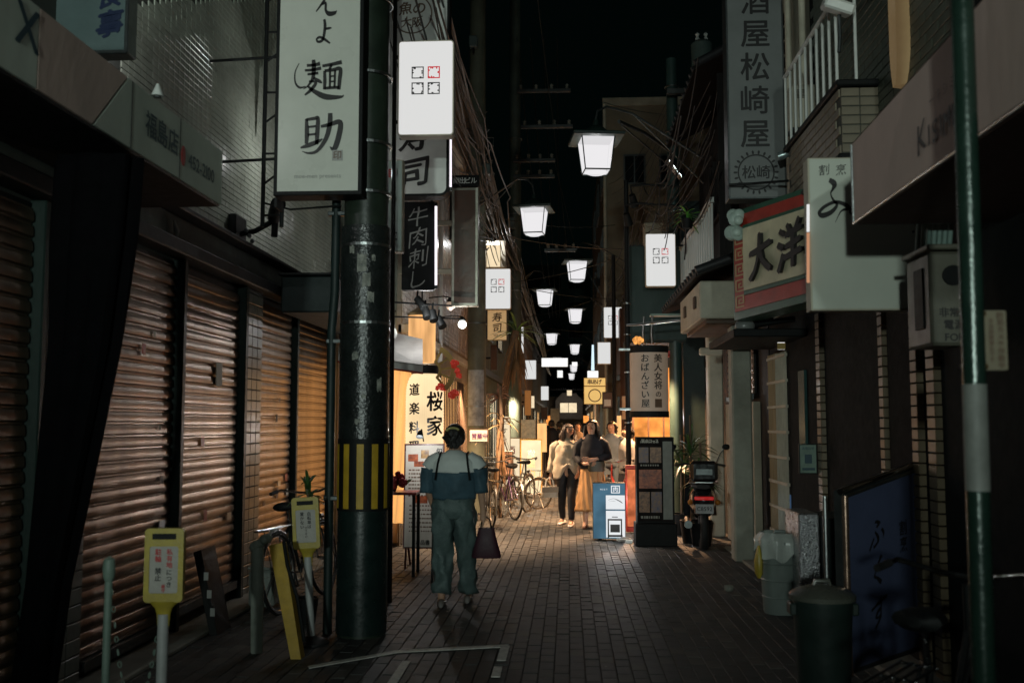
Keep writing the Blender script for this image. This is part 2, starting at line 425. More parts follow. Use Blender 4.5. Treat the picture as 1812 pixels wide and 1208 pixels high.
BL = building('tiled building with closed brown roller shutters under a pale tiled upper wall', -8, -3.04, 2.0, 12.98, 9, M['grout'])
def slat_mesh(L):
    mb = MB(); n = 6; prof = [(.0, .0), (.004, .004)] + [(.012 + .0035*math.sin(PI*i/n)-.005*i/n, .007 + .058*i/n) for i in range(n+1)] + [(.004, .068), (-.003, .072), (-.003, .083), (-.008, .083), (-.008, 0)]
    r = [[(x, y, z) for x, z in prof] for y in (0, L)]
    return mb.rings(r)
def shutter(y0, y1, z0, z1, t=BL, x=-3.0, side=1, m=None):
    m = m or M['slat']
    sh = MB().box(*sorted((x - .035*side, x - .012*side)), y0, y1, z0, z1).build('shutter', M['black'], t, True)
    k = int((z1 - z0) / .0855); first = None
    for i in range(k):
        if first is None:
            first = slat_mesh(y1 - y0).build('slat', m, sh); o = first
        else:
            o = bpy.data.objects.new('slat', first.data); COL.objects.link(o); o.parent = sh
        o.location = (x - t.location.x + random.uniform(-.0015, .0015), y0 - t.location.y, z0 - t.location.z + i*.0855)
        o.rotation_euler.y = random.uniform(-.03, .03) * side
        if side < 0: o.scale.x = -1
    MB().box(*sorted((x, x + .05*side)), y0, y1, z0-.07, z0-.004).build('bottom_bar', M['dsteel'], sh, True)
    return sh
for (a, b, z0) in ((4.6, 5.35, .14), (6.05, 7.38, .14), (7.52, 8.86, .2), (9.5, 10.6, .12), (10.74, 12.3, .12)):
    shutter(a, b, z0, 2.82)
for y, w in ((5.4, .06), (7.45, .07), (8.93, .08), (10.67, .07), (12.4, .1)):
    MB().bbox(-3.03, -2.93, y-w/2, y+w/2, 0, 2.84, .008).build('shutter_rail', M['dgreen'], BL, True)
MB().bbox(-3.03, -2.86, 4.4, 12.95, 2.845, 2.95, .01).build('shutter_head', M['black'], BL, True)
MB().bbox(-3.03, -2.96, 4.4, 12.95, 2.955, 3.16, .01).build('lintel', mat('green_grey_render', (.08, .10, .085), .6, scale=3, var=.5), BL, True)
MB().bbox(-3.03, -2.84, 4.4, 12.95, 3.163, 3.2, .008).build('flashing', M['black'], BL, True)
MB().box(-3.03, -2.97, 8.975, 9.47, 0, 2.84).build('pilaster', M['grout'], BL, True)
MB().box(-3.03, -2.97, 5.45, 6.02, 0, 2.84).build('pilaster', M['grout'], BL, True)
tl = MB()
for yy0, yy1 in ((9.0, 9.46), (5.47, 6.0)):
    for i in range(28):
        n_ = int((yy1 - yy0)/.15)
        for j in range(n_):
            a = yy0 + j*(yy1-yy0)/n_; tl.bbox(-2.969, -2.955, a+.004, a+(yy1-yy0)/n_-.004, i*.1+.004, i*.1+.094, .003)
o = tl.build('pilaster_tile', mat('dim_pilaster_tile', (.13, .14, .12), .35, scale=2, var=.4), BL, True); o['kind'] = 'stuff'
# upper wall: small glazed tiles
tm = [MB().bbox(0, .009, -.0475, .0475, -.0225, .0225, .002) for _ in range(1)]
cells = [(y, z) for y in [4.6 + .1*i for i in range(83)] for z in [3.226 + .05*k for k in range(68)]]
def seen(c): return 6.45 < c[0] and c[1] < 1.58 + 750/1762*c[0]*1.05
vis = [c for c in cells if 6.9 < c[0] < 9.3 and 3.3 + (c[0]-6.9)*.2 < c[1] < 1.58 + .41*c[0]]
vis.sort(key=lambda c: c[0]); vs_ = set(vis[:296]); rest = MB(); first = None
for c in cells:
    jx = random.uniform(-.0012, .0012)
    if c in vs_:
        if first is None: first = tm[0].build('tile', M['tile'], BL); o = first
        else: o = bpy.data.objects.new('tile', first.data); COL.objects.link(o); o.parent = BL
        o.location = (-3.04 + jx - BL.location.x, c[0] - BL.location.y, c[1]); o.rotation_euler = (0, random.uniform(-.012, .012), random.uniform(-.008, .008))
    elif seen(c):
        a, b = random.uniform(-.0006, .0006), random.uniform(-.0005, .0005)
        rest.add([(-3.04 + jx + x + (a if y > 0 else -a) + (b if z > 0 else -b), c[0]+y, c[1]+z) for x, y, z in [(0,-.0475,-.0225),(0,.0475,-.0225),(0,.0475,.0225),(0,-.0475,.0225),(.009,-.046,-.021),(.009,.046,-.021),(.009,.046,.021),(.009,-.046,.021)]],
                 [(4, 5, 6, 7), (0, 1, 5, 4), (1, 2, 6, 5), (2, 3, 7, 6), (3, 0, 4, 7)])
o = rest.build('wall_tiles', M['tile'], BL, True); o['kind'] = 'stuff'
rr = random.Random(2)
for k in range(14):
    y, z = rr.choice((rr.uniform(6.3, 7.2), rr.uniform(7.7, 8.7), rr.uniform(9.6, 10.5))), rr.uniform(.5, 2.3); w = rr.uniform(.03, .09)
    MB().box(-2.975, -2.9705-.0005*k, y, y+w, z, z+w*rr.uniform(.6, 1.5)).build('sticker', rr.choice((M['paper'], M['dsteel'], M['brown'], M['red'])), BL, True)
# notice stuck on a shutter, lock plates
for (y, z, w, h, m) in ((8.25, 1.9, .14, .2, M['paper']), (7.15, .82, .1, .06, M['steel']), (8.6, .75, .1, .06, M['steel']), (10.0, 1.6, .05, .08, M['black']), (10.1, .95, .1, .05, M['steel'])):
    MB().box(-2.972, -2.966, y, y+w, z, z+h).build('plate', m, BL, True)

# second left building: warm little restaurant
B2 = building('narrow white-tiled building behind the big paper lantern', -8, -2.2, 13.0, 21.98, 8.4, mat('warm_render', (.34, .29, .22), .8, scale=2))
tb = MB()
for j in range(62):
    z = 3.0 + j*.075
    for i in range(60):
        y = 13.05 + i*.148; tb.box(-2.2, -2.19, y+.004, y+.144, z+.004, z+.071)
o = tb.build('wall_tiles', M['tile2'], B2, True); o['kind'] = 'stuff'
# its end wall, seen beside the pole: corrugated sheet
cb = MB()
for i in range(11): x = -3.0 + i*.072; cb.cyl((x, 12.99, 2.7), (x, 12.99, 6.6), .025, n=6)
cb.build('corrugated_sheet', mat('corrugated_zinc', (.25, .27, .22), .5, .5), B2, True)
MB().box(-2.92, -2.22, 12.93, 12.985, 0.05, 2.55).build('shopfront', M['wood'], B2, True)
for i in range(4): MB().box(-2.90+i*.17, -2.90+i*.17+.13, 12.9, 12.925, .9, 2.4).build('window_panel', M['warmp'], B2, True)
for i in range(7):
    y = 13.3 + i*1.2; MB().box(-2.19, -2.15, y, y+1.05, .1, 2.4).build('sliding_door', M['warmp'] if i % 3 != 2 else M['brown'], B2, True)
    for k in range(5): MB().box(-2.15, -2.13, y+.02+k*.24, y+.045+k*.24, .1, 2.4).build('lattice_bar', M['brown'], B2, True)
for z in (2.9, 6.9): MB().bbox(-2.25, -2.1, 13.0, 21.9, z-.12, z, .01).build('ledge', M['cream'], B2, True)
MB().cyl((-2.1, 21.6, 0), (-2.1, 21.6, 8.3), .06).build('drainpipe', mat('orange_brown_pipe', (.4, .2, .06), .5), B2, True, True)
MB().cyl((-2.12, 16.4, 2.6), (-2.12, 16.4, 8.3), .04).build('drainpipe', M['white'], B2, True, True)
for y in (14.2, 18.2): window(B2, -2.19, y, y+1.3, 5.0, 6.2, 1)

def plain(label, x, y0, y1, h, side, wm, wins=(), name='building', far=6):
    xa, xb = (x - far, x) if side > 0 else (x, x + far)
    t = building(label, xa, xb, y0, y1, h, wm, name)
    for (a, b, c, d, l) in wins: window(t, x, a, b, c, d, side, l)
    MB().bbox(*sorted((x - .05*side, x + .09*side)), y0+.02, y1-.02, 2.7, 2.85, .01).build('ledge', M['dsteel'], t, True)
    return t
G = mat('grey_green_render', (.12, .15, .13), .8, scale=2, var=.4)
plain('dark grey-green building past the palm on the lantern side', -1.95, 22.0, 33.9, 7.5, 1, G, [(23, 24.2, .3, 2.3, M['warmp']), (25, 26.5, .3, 2.3, M['warmw']), (27.2, 29, .5, 2.3, M['orangep']), (30, 31.5, .3, 2.2, M['warmp']), (23.4, 25, 3.6, 4.8, None), (27, 28.6, 3.6, 4.8, M['warmw'])])
plain('brown building beyond the white street signs', -1.8, 34.0, 49.9, 6.5, 1, mat('brown_render', (.2, .14, .1), .8), [(35, 37, .3, 2.3, M['warmp']), (38.5, 41, .4, 2.3, M['warmw']), (42, 44, .3, 2.3, M['orangep']), (46, 48, .3, 2.3, M['warmp']), (36, 38, 3.4, 4.6, None)])
plain('last low building on the lantern side of the lane', -1.8, 50.0, 84, 6.0, 1, mat('slate_render', (.11, .12, .13), .8), [(51, 54, .3, 2.3, M['warmw']), (56, 60, .3, 2.3, M['warmp']), (63, 67, .3, 2.3, M['warmw']), (70, 76, .3, 2.3, M['warmp'])])

# ================================================================ RIGHT
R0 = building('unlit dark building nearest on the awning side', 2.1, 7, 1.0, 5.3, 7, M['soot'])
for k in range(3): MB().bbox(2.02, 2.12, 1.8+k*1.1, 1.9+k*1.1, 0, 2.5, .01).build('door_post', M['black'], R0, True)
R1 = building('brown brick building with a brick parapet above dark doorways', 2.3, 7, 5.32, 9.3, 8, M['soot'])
bx = [MB().bbox(-.012, 0, -.104, .104, -.032, .032, .003)]
cells = []
for k in range(34):
    z = 3.1 + k*.072
    for i in range(18):
        y = 5.45 + (k % 2)*.108 + i*.216
        if y < 9.2: cells.append((y, z))
sb = sorted(cells, key=lambda c: abs(c[0]-6.6) + .3*abs(c[1]-4.3)); vs_ = set(sb[:180]); rest = MB(); first = None
for c in cells:
    if c in vs_:
        if first is None: first = bx[0].build('brick', mat('dark_glazed_brick', (.085, .1, .075), .4, scale=2, var=.4), R1); o = first
        else: o = bpy.data.objects.new('brick', first.data); COL.objects.link(o); o.parent = R1
        o.location = (2.3 - R1.location.x, c[0]-R1.location.y, c[1]); o.rotation_euler.z = random.uniform(-.01, .01)
    else: rest.bbox(2.288, 2.3, c[0]-.104, c[0]+.104, c[1]-.032, c[1]+.032, .003)
o = rest.build('wall_bricks', MATS['dark_glazed_brick'], R1, True); o['kind'] = 'stuff'
# brick pilasters between the dark doorways
for (y, w) in ((9.15, .14), (7.34, .1), (6.66, .12), (6.36, .14)):
    mb = MB()
    for k in range(38): mb.bbox(2.255, 2.34, y-w/2+random.uniform(0, .004), y+w/2, k*.074, k*.074+.066, .004)
    o = mb.build('brick_pilaster', mat('tan_glazed_brick', (.15, .115, .07), .4, scale=2, var=.4), R1, True); o['kind'] = 'stuff'
MB().bbox(2.2, 2.32, 5.4, 9.3, 2.82, 2.98, .01).build('lintel', M['soot'], R1, True)
for a, b in ((7.45, 8.6), (6.75, 7.25)):
    MB().box(2.28, 2.297, a, b, .1, 2.5).build('door', M['soot'], R1, True)
# parapet of bricks (balcony)
BP = thing('brick_balcony', 'brown brick balcony with white railing above the noodle signs', 'balcony', (2.15, 8.1, 3.6))
MB().box(2.02, 2.28, 7.31, 9.05, 3.56, 4.05).build('parapet_core', M['grout'], BP, True)
first = None; n_ = 0; fy = None
for k in range(7):
    z = 3.565 + .0345 + k*.07
    for i in range(9):
        y = 7.42 + (k % 2)*.1 + i*.2
        if y > 9.0: continue
        if first is None: first = MB().bbox(-.014, 0, -.096, .096, -.031, .031, .003).build('brick', M['sbrick'], BP); o = first
        else: o = bpy.data.objects.new('brick', first.data); COL.objects.link(o); o.parent = BP
        o.location = (2.02-2.15, y-8.1, z-3.6); o.rotation_euler.z = random.uniform(-.012, .012)
    for i in range(1 + 1):
        if fy is None: fy = MB().bbox(-.066, .066, -.014, 0, -.031, .031, .003).build('brick', M['sbrick'], BP); o = fy
        else: o = bpy.data.objects.new('brick', fy.data); COL.objects.link(o); o.parent = BP
        o.location = (2.085+i*.138-2.15, 7.31-8.1, z-3.6)
MB().bbox(1.98, 2.3, 7.27, 9.1, 4.06, 4.11, .01).build('coping', M['black'], BP, True)
MB().bbox(1.98, 2.3, 7.27, 9.1, 3.5, 3.555, .01).build('soffit', M['black'], BP, True)
rl = MB().tube([(2.0, 9.05, 4.75), (2.0, 7.32, 4.75), (2.28, 7.32, 4.75)], .02, 8).build('handrail', M['white'], BP, True, True)
for i in range(10): MB().cyl((2.0, 7.32+i*.19, 4.1), (2.0, 7.32+i*.19, 4.74), .012, n=8).build('baluster', M['white'], BP, True, True)
MB().cyl((2.14, 7.32, 4.1), (2.14, 7.32, 4.74), .012, n=8).build('baluster', M['white'], BP, True, True)

R2 = building('beige building behind the tall vertical liquor sign', 2.36, 7, 9.32, 11.55, 9, mat('beige_green_render', (.24, .25, .2), .7, scale=2, var=.3))
for y in (9.6, 10.2, 10.9): MB().cyl((2.3, y, 2.9), (2.3, y, 8.8), .035).build('drainpipe', M['cream'], R2, True, True)
mb = MB()
for k in range(9): mb.box(2.33, 2.36, 10.45, 10.62, 4.6+k*.16, 4.7+k*.16)
mb.build('louvre', M['black'], R2, True)
MB().box(2.3, 2.358, 9.35, 11.5, .05, 2.75).build('recess_panel', M['soot'], R2, True)
# lattice door of thin bars
for i in range(12): MB().box(2.262, 2.28, 10.55+i*.08, 10.565+i*.08, .3, 2.35).build('lattice_bar', M['wood'] if i > 6 else M['cream'], R2, True)
for k in range(8): MB().box(2.255, 2.285, 10.52, 11.48, .4+k*.27, .43+k*.27).build('lattice_rail', M['cream'], R2, True)
MB().box(2.29, 2.297, 10.55, 11.45, .3, .85).build('glass_panel', glow('blue_night_lit_glass', (.25, .45, .8), .11, 0, .4, 3), R2, True)
MB().bbox(1.6, 2.3, 9.7, 11.4, 2.42, 2.5, .01).build('canopy', M['black'], R2, True)
MB().box(2.27, 2.297, 9.75, 10.0, 1.25, 2.1).build('side_window', mat('dim_teal_glass', (.03, .08, .075), .2), R2, True)

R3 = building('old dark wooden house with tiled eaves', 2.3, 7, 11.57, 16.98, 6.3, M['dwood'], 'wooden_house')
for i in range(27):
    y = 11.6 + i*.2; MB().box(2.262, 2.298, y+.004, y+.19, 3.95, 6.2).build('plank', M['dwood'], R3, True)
# front gable boards facing the viewer
for i in range(4): MB().box(2.0+.075*i, 2.07+.075*i, 13.1, 13.13, 3.6, 6.25).build('plank', M['dwood'], R3, True)
MB().box(1.9, 2.26, 13.14, 16.9, 3.55, 3.75).build('balcony_floor', M['dwood'], R3, True)
for i in range(16): MB().box(1.9, 1.925, 13.15+i*.24, 13.2+i*.24, 3.76, 4.5).build('balcony_bar', M['white'], R3, True)
MB().box(1.885, 1.94, 13.14, 16.9, 4.51, 4.58).build('balcony_rail', M['white'], R3, True)
def tiled_roof(t, x0, z0, x1, z1, y0, y1, step=.27):
    """eave at x0, ridge side at x1"""
    MB().add([(x0, y0, z0), (x1, y0, z1), (x1, y1, z1), (x0, y1, z0), (x0, y0, z0-.05), (x1, y0, z1-.05), (x1, y1, z1-.05), (x0, y1, z0-.05)],
             [(0, 1, 2, 3), (7, 6, 5, 4), (0, 4, 5, 1), (1, 5, 6, 2), (2, 6, 7, 3), (3, 7, 4, 0)]).build('roof_deck', M['dwood'], t, True)
    n = int((y1-y0)/step); mb = MB().cyl((0, 0, 0), (x1-x0, 0, z1-z0), .055, n=10); first = None
    for i in range(n+1):
        if first is None: first = mb.build('roof_tile', M['roof'], t, smooth=True); o = first
        else: o = bpy.data.objects.new('roof_tile', first.data); COL.objects.link(o); o.parent = t
        o.location = (x0-t.location.x, y0+i*step-t.location.y, z0+.015)
tiled_roof(R3, 1.7, 6.33, 2.5, 6.75, 13.0, 16.9)
tiled_roof(R3, 1.47, 3.32, 2.3, 3.62, 11.45, 15.6)
MB().bbox(1.53, 2.3, 11.6, 13.6, 2.8, 3.24, .015).build('fascia_box', M['cream'], R3, True)
MB().bbox(1.6, 2.25, 11.65, 13.5, 2.74, 2.796, .01).build('soffit', M['brown'], R3, True)
for y in (11.9, 12.9): MB().bbox(1.5, 1.528, y, y+.12, 2.95, 3.1, .008).build('bracket', M['brown'], R3, True)
MB().bbox(1.9, 2.13, 11.72, 11.98, 0, 2.73, .02).build('column', M['conc2'], R3, True)
MB().bbox(1.99, 2.2, 14.3, 14.55, 0, 2.9, .02).build('column', M['cream'], R3, True)
MB().bbox(1.86, 2.19, 14.2, 14.29, 2.55, 2.66, .02).build('bracket_shelf', M['cream'], R3, True)
shutter(12.2, 14.1, 1.95, 2.78, R3, 2.24, -1, mat('brown_shutter_steel', (.2, .12, .085), .4, .4, scale=3))
MB().box(2.21, 2.295, 12.1, 14.2, 0, 1.85).build('panel_door', M['beige'], R3, True)
window(R3, 2.26, 14.2, 15.4, 4.6, 5.6, -1, None, M['dwood'], 2)

# fourth: orange-lit restaurant
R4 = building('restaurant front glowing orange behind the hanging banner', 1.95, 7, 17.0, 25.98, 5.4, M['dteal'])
MB().box(1.12, 1.9, 17.35, 17.4, 1.15, 2.55).build('paper_screen', M['orangep'], R4, True)
for x in (1.1, 1.36, 1.62, 1.88): MB().box(x, x+.03, 17.3, 17.34, .1, 2.6).build('screen_bar', M['brown'], R4, True)
MB().box(1.12, 1.9, 17.3, 17.34, .1, 1.1).build('screen_base', M['brown'], R4, True)
MB().bbox(1.0, 2.0, 16.9, 18.2, 2.95, 3.05, .01).build('canopy', M['dteal'], R4, True)
MB().bbox(.98, 2.0, 16.85, 16.9, 2.98, 4.6, .01).build('upper_panel', mat('deep_teal_board', (.012, .035, .032), .6, scale=2), R4, True)
MB().box(1.0, 1.9, 16.95, 17.2, 2.72, 2.82).build('red_valance', M['red'], R4, True)
for i in range(5):
    y = 18.3 + i*1.5; MB().box(1.9, 1.94, y, y+1.3, .3, 2.5).build('paper_screen', M['orangep'] if i != 2 else M['warmp'], R4, True)
    for k in range(6): MB().box(1.88, 1.898, y+.02+k*.25, y+.045+k*.25, .1, 2.55).build('lattice_bar', M['brown'], R4, True)
lamp(R4, (1.78, 18.4, 1.7), 420, (1, .4, .12), .15, world=True)  # added lamps without fittings: warm spill on lane, people and shutters
lamp(R4, (1.78, 21.5, 1.7), 340, (1, .42, .13), .15, world=True)
lamp(R4, (1.38, 15.25, 2.15), 110, (1, .42, .13), .12, world=True)
lamp(R4, (1.6, 19.2, 2.4), 1008, (1, .45, .15), .12, world=True, down=True)
lamp(R4, (1.6, 23.5, 2.4), 1080, (1, .5, .2), .12, world=True, down=True)
letters('やき', R4, M['inkbrown'], (1.26, 17.29, 2.05), .26, vertical=True, bold=.03, brush=1)
letters('人', R4, M['inkred'], (1.55, 17.29, 2.1), .24, vertical=True, bold=.03, brush=1)

lamp(B2, (-1.85, 15.4, 2.35), 70, (1, .6, .3), .08, world=True)  # more added lamps without fittings, brightening bicycles, people and paving
lamp(R4, (1.15, 16.6, 2.65), 1150, (1, .55, .28), .06, world=True, down=True)
lamp(B2, (-1.45, 15.9, 2.6), 760, (1, .66, .4), .06, world=True, down=True)
lamp(B2, (-1.8, 19.6, 2.4), 792, (1, .72, .45), .1, world=True, down=True)
lamp(R4, (1.5, 28.0, 2.4), 720, (1, .62, .35), .1, world=True, down=True)
lamp(B2, (-1.6, 25, 2.4), 720, (1, .7, .45), .1, world=True, down=True)
# fifth: tall apartment block
R5 = building('tall beige apartment block closing the view above the restaurants', 1.15, 8, 29.0, 46, 11.2, mat('beige_brown_render', (.22, .18, .125), .85, scale=1.2, var=.25), 'apartment_building')
for z in (8.6, 5.9): window_y(R5, 1.65, 2.3, 29.0, z, z+.9, None, M['dsteel'], 1)
for z in (8.6, 5.9): window_y(R5, 2.7, 3.3, 29.0, z, z+.9, None, M['dsteel'], 1)
for z in (10.95,): MB().bbox(1.05, 3.6, 28.9, 29.0, z, z+.25, .01).build('coping', M['beige'], R5, True)
for i, l in enumerate((M['warmp'], M['warmw'], M['orangep'], M['warmp'], M['warmw'], M['warmp'])): window(R5, 1.15, 30+i*2.5, 31.9+i*2.5, .3, 2.4, -1, l)
for i in range(3):
    for z in (4, 6.5, 9): window(R5, 1.15, 31+i*4.5, 33+i*4.5, z, z+1.2, -1, None)
MB().cyl((1.1, 28.9, 0), (1.1, 28.9, 11), .05).build('drainpipe', M['cream'], R5, True, True)
plain('dark brick house squeezed between the restaurant and the apartment block', 1.35, 26.0, 28.98, 4.6, -1, M['brown'], [(26.4, 27.4, .3, 2.3, M['warmp']), (27.7, 28.7, .4, 2.2, M['warmw'])])
plain('low slate building beyond the apartment block', 1.5, 46.2, 84, 6.0, -1, mat('slate_render', (.11, .12, .13), .8), [(47, 50, .3, 2.4, M['warmp']), (53, 57, .3, 2.4, M['warmw']), (60, 66, .3, 2.4, M['warmp']), (70, 78, .3, 2.4, M['warmw'])])

# end of the lane: small gabled house with a lit window
EH = building('small gabled house with a lit window at the end of the lane', -6, 6, 85.0, 92, 3.9, mat('pale_end_render', (.4, .33, .26), .8), 'gabled_house')
MB().prism([(-1.1, 84.2, 2.0), (1.2, 84.2, 2.0), (1.2, 84.2, 3.6), (.6, 84.2, 4.2), (-.5, 84.2, 4.2), (-1.1, 84.2, 3.6)], (0, .7, 0)).build('bay', MATS['pale_end_render'], EH, True)
window_y(EH, -.75, .75, 84.2, 2.5, 3.4, M['warmw'], M['black'], 1)
MB().add([(-6, 84, 4.5), (6, 84, 4.5), (6, 88, 6.2), (-6, 88, 6.2), (-6, 84, 4.4), (6, 84, 4.4), (6, 88, 6.1), (-6, 88, 6.1)], [(0,1,2,3), (7,6,5,4), (0,4,5,1), (1,5,6,2), (2,6,7,3), (3,7,4,0)]).build('roof', M['roof'], EH, True)
mb = MB()
for i in range(60): mb.cyl((-6+i*.2, 84, 4.53), (-6+i*.2, 88, 6.23), .05, n=6)
o = mb.build('roof_tiles', M['roof'], EH, True); o['kind'] = 'stuff'
MB().box(-1.8, 1.6, 83.9, 84.1, 0.05, 1.5).build('shopfront', mat('dark_blue_shopfront', (.02, .04, .07), .4), EH, True)
lamp(EH, (0, 82.5, 3.2), 60, (1, .8, .6), .1, world=True)
TB = building('dark tall block behind the gabled house', -5, 2.2, 96, 106, 17, mat('haze_teal_render', (.10, .19, .17), .8), 'office_building')  # teal haze at the lane's end is put into the wall colour
for i in range(3):
    for k in range(5): window_y(TB, -4+i*2, -2.6+i*2, 96, 5+k*2.4, 6.2+k*2.4, None)
# ================================================================ POLES
def pole(name, label, x, y, r, h, m, cat='pole', group=None, bands=()):
    t = thing(name, label, cat, (x, y, 0), group)
    MB().cyl((x, y, 0), (x, y, h), r, r*.82, 28).build('shaft', m, t, True, True)
    for z in bands: MB().lathe([(r+.004, z-.012), (r+.012, z-.01), (r+.012, z+.01), (r+.004, z+.012)], (x, y, 0), 28).build('band', M['steel'], t, True)
    return t
P1 = pole('utility_pole', 'thick dark utility pole with yellow and black warning stripes', -1.57, 7.6, .182, 9.5, mat('weathered_pole_paint', (.024, .036, .025), .33, scale=3, var=.5), bands=(2.35, 2.95, 3.36, 3.75, 4.3, 4.9))
MB().cyl((-1.57, 7.6, 1.47), (-1.57, 7.6, 3.1), .192, .19, 32).build('wrap_sheet', mat('dark_antiposter_sheet', (.016, .02, .019), .28, scale=5, var=.5, bump=.5), P1, True, True)
MB().cyl((-1.57, 7.6, .02), (-1.57, 7.6, .93), .192, .19, 32).build('wrap_sheet', mat('teal_pole_base', (.010, .022, .020), .3, scale=5, var=.4), P1, True, True)
MB().cyl((-1.57, 7.6, .93), (-1.57, 7.6, 1.47), .196, .196, 32).build('stripe_guard', M['black'], P1, True, True)
for k in range(11):
    a0 = k*2*PI/11 - PI/2 - .62; pts = []
    n = 4; vs = []
    for z in (.95, 1.43):
        for i in range(n+1):
            a = a0 + i*.26/n; vs.append((-1.57+.1995*math.cos(a), 7.6+.1995*math.sin(a), z))
    MB().add(vs, [(i, i+1, n+2+i, n+1+i) for i in range(n)]).build('yellow_stripe', M['mustard'], P1, True)
MB().tube([(-1.83, 7.6, 0), (-1.83, 7.6, 2.3), (-1.81, 7.6, 2.6), (-1.78, 7.6, 9)], .035, 10).build('conduit', M['dteal'], P1, True, True)
for z in (1.0, 2.2, 3.2): MB().bbox(-1.87, -1.6, 7.57, 7.63, z, z+.035, .006).build('clamp', M['dsteel'], P1, True)
rr = random.Random(3)
sticker = mat('torn_sticker_remains', (.3, .3, .26), .5, scale=14, var=.9, dirt=(.05, .06, .05), bump=.6)
for (px, py, w, h) in ((640, 465, .07, .13), (648, 495, .06, .1), (655, 525, .05, .08), (628, 630, .05, .05), (668, 680, .04, .1), (640, 560, .03, .04), (632, 745, .04, .03), (622, 440, .04, .06), (660, 455, .03, .05), (643, 700, .03, .03)):
    p = aY(px, py, 7.4); dx = p.x + 1.57; a = math.asin(max(-.95, min(.95, dx/.196))); n = 5; vs = []; R_ = .1965
    for z in (0, .5, 1):
        for i in range(n): b = a + (i/(n-1)-.5)*w/.19; vs.append((-1.57+R_*math.sin(b), 7.6-R_*math.cos(b), p.z+(z-.5)*h+rr.uniform(-.014, .014)))
    MB().add(vs, [(r*n+i, r*n+i+1, (r+1)*n+i+1, (r+1)*n+i) for r in (0, 1) for i in range(n-1)]).build('sticker', sticker, P1, True)
PS = pole('sign_pole', 'slim black post holding the big white four-square sign', -1.6, 8.95, .024, 6.6, mat('glossy_black_pole', (.02, .02, .02), .15, spec=.9), cat='post')
P2 = pole('utility_pole', 'brown-lit utility pole beside the framed hanging panel', -1.66, 18.0, .175, 9.8, mat('grey_green_concrete_pole', (.16, .17, .12), .5, scale=3, var=.35), bands=(1.9, 3.4, 4.9, 6.4))
P3 = pole('utility_pole', 'dark utility pole with cross arms behind the palm', -1.36, 25.5, .17, 13.5, mat('dark_concrete_pole', (.09, .12, .1), .55, scale=3, var=.3), bands=(3, 5, 7, 9))
for (py, x0, x1) in ((165, -1.3, .1), (228, -1.2, .15), (287, -1.4, -.3), (315, -1.4, -.32), (445, -.6, .25)):
    z = aY(930, py, 25.4).z; MB().bbox(x0, x1, 25.2, 25.3, z-.045, z+.045, .01).build('cross_arm', M['dsteel'], P3, True)
    for i in range(4): xx = x0+.1+i*(x1-x0-.2)/3; MB().lathe([(.02, 0), (.05, .03), (.03, .06), (.05, .09), (.02, .13), (0.001, .14)], (xx, 25.25, z+.05), 10).build('insulator', M['concrete'], P3, True, True)
P4 = pole('utility_pole', 'teal utility pole beside the tiled eaves', 2.3*.79, 17.1-.1, .115, 7.9, M['dteal'] if 0 else mat('teal_pole', (.03, .06, .055), .4, scale=3), bands=(5.2, 6.6, 7.4))
P5 = pole('post', 'black post left of the hanging tan banner', .945, 15.9, .045, 5.5, M['black'], 'post', bands=(1.6, 2.4, 3.0, 3.5))
P6 = pole('post', 'thin black post beside the small white sign box', .98, 21.3, .05, 5.2, M['black'], 'post')
PR = thing('awning_pole', 'shiny green-white steel pole in front of the tan awning', 'pole', (1.19, 3.1, 0))
MB().cyl((1.222, 3.1, 0), (1.246, 3.1, 4.2), .034, .034, 20).build('shaft', mat('pale_green_enamel', (.02, .045, .033), .25, .3, spec=.8), PR, True, True)
MB().cyl((1.2298, 3.1, 1.38), (1.2317, 3.1, 1.7), .0355, .0355, 20).build('white_tape', mat('scuffed_grey_tape', (.2, .21, .19), .6, scale=9), PR, True, True)

# ================================================================ LANTERNS
def make_lantern(label, loc, rz, pw):
    t = thing('street_lantern', label, 'street lantern', loc, 'street lanterns over the lane', rz)
    a0 = PI/4; n = 4; q = math.sqrt(2)
    def sq(prof, m, nm, sm=False, n=4): return MB().lathe([(r*q if n == 4 else r, z) for r, z in prof], (0, 0, 0), n, a0).build(nm, m, t, smooth=sm)
    sq([(.165, .035), (.215, .46)], M['lglass'], 'glass_body')
    MB().lathe([(.0001, -.012), (.10, -.004), (.158, .022)], (0, 0, 0), 16, a0).build('glass_bottom', M['lglass'], t, smooth=True)
    for k in range(4):
        a = a0 + k*PI/2; c, s = math.cos(a)*q, math.sin(a)*q
        MB().cyl((.167*c, .167*s, .03), (.218*c, .218*s, .47), .008, n=6).build('corner_bar', M['dgreen'], t)
    sq([(.165, .022), (.172, .024), (.172, .04), (.165, .042)], M['dgreen'], 'bottom_ring')
    sq([(.222, .458), (.335, .462), (.34, .49), (.335, .5), (.2, .54), (.0001, .545)], M['dgreen'], 'hood')
    sq([(.221, .455), (.33, .455)], mat('white_reflector', (.05, .07, .06), .5), 'reflector')
    MB().lathe([(.17, .54), (.16, .58), (.1, .63), (.045, .66), (.03, .74), (.0001, .75)], (0, 0, 0), 16).build('dome', M['dgreen'], t, smooth=True)
    lamp(t, (0, 0, .25), pw, (1, .93, .9), .045)
    return t
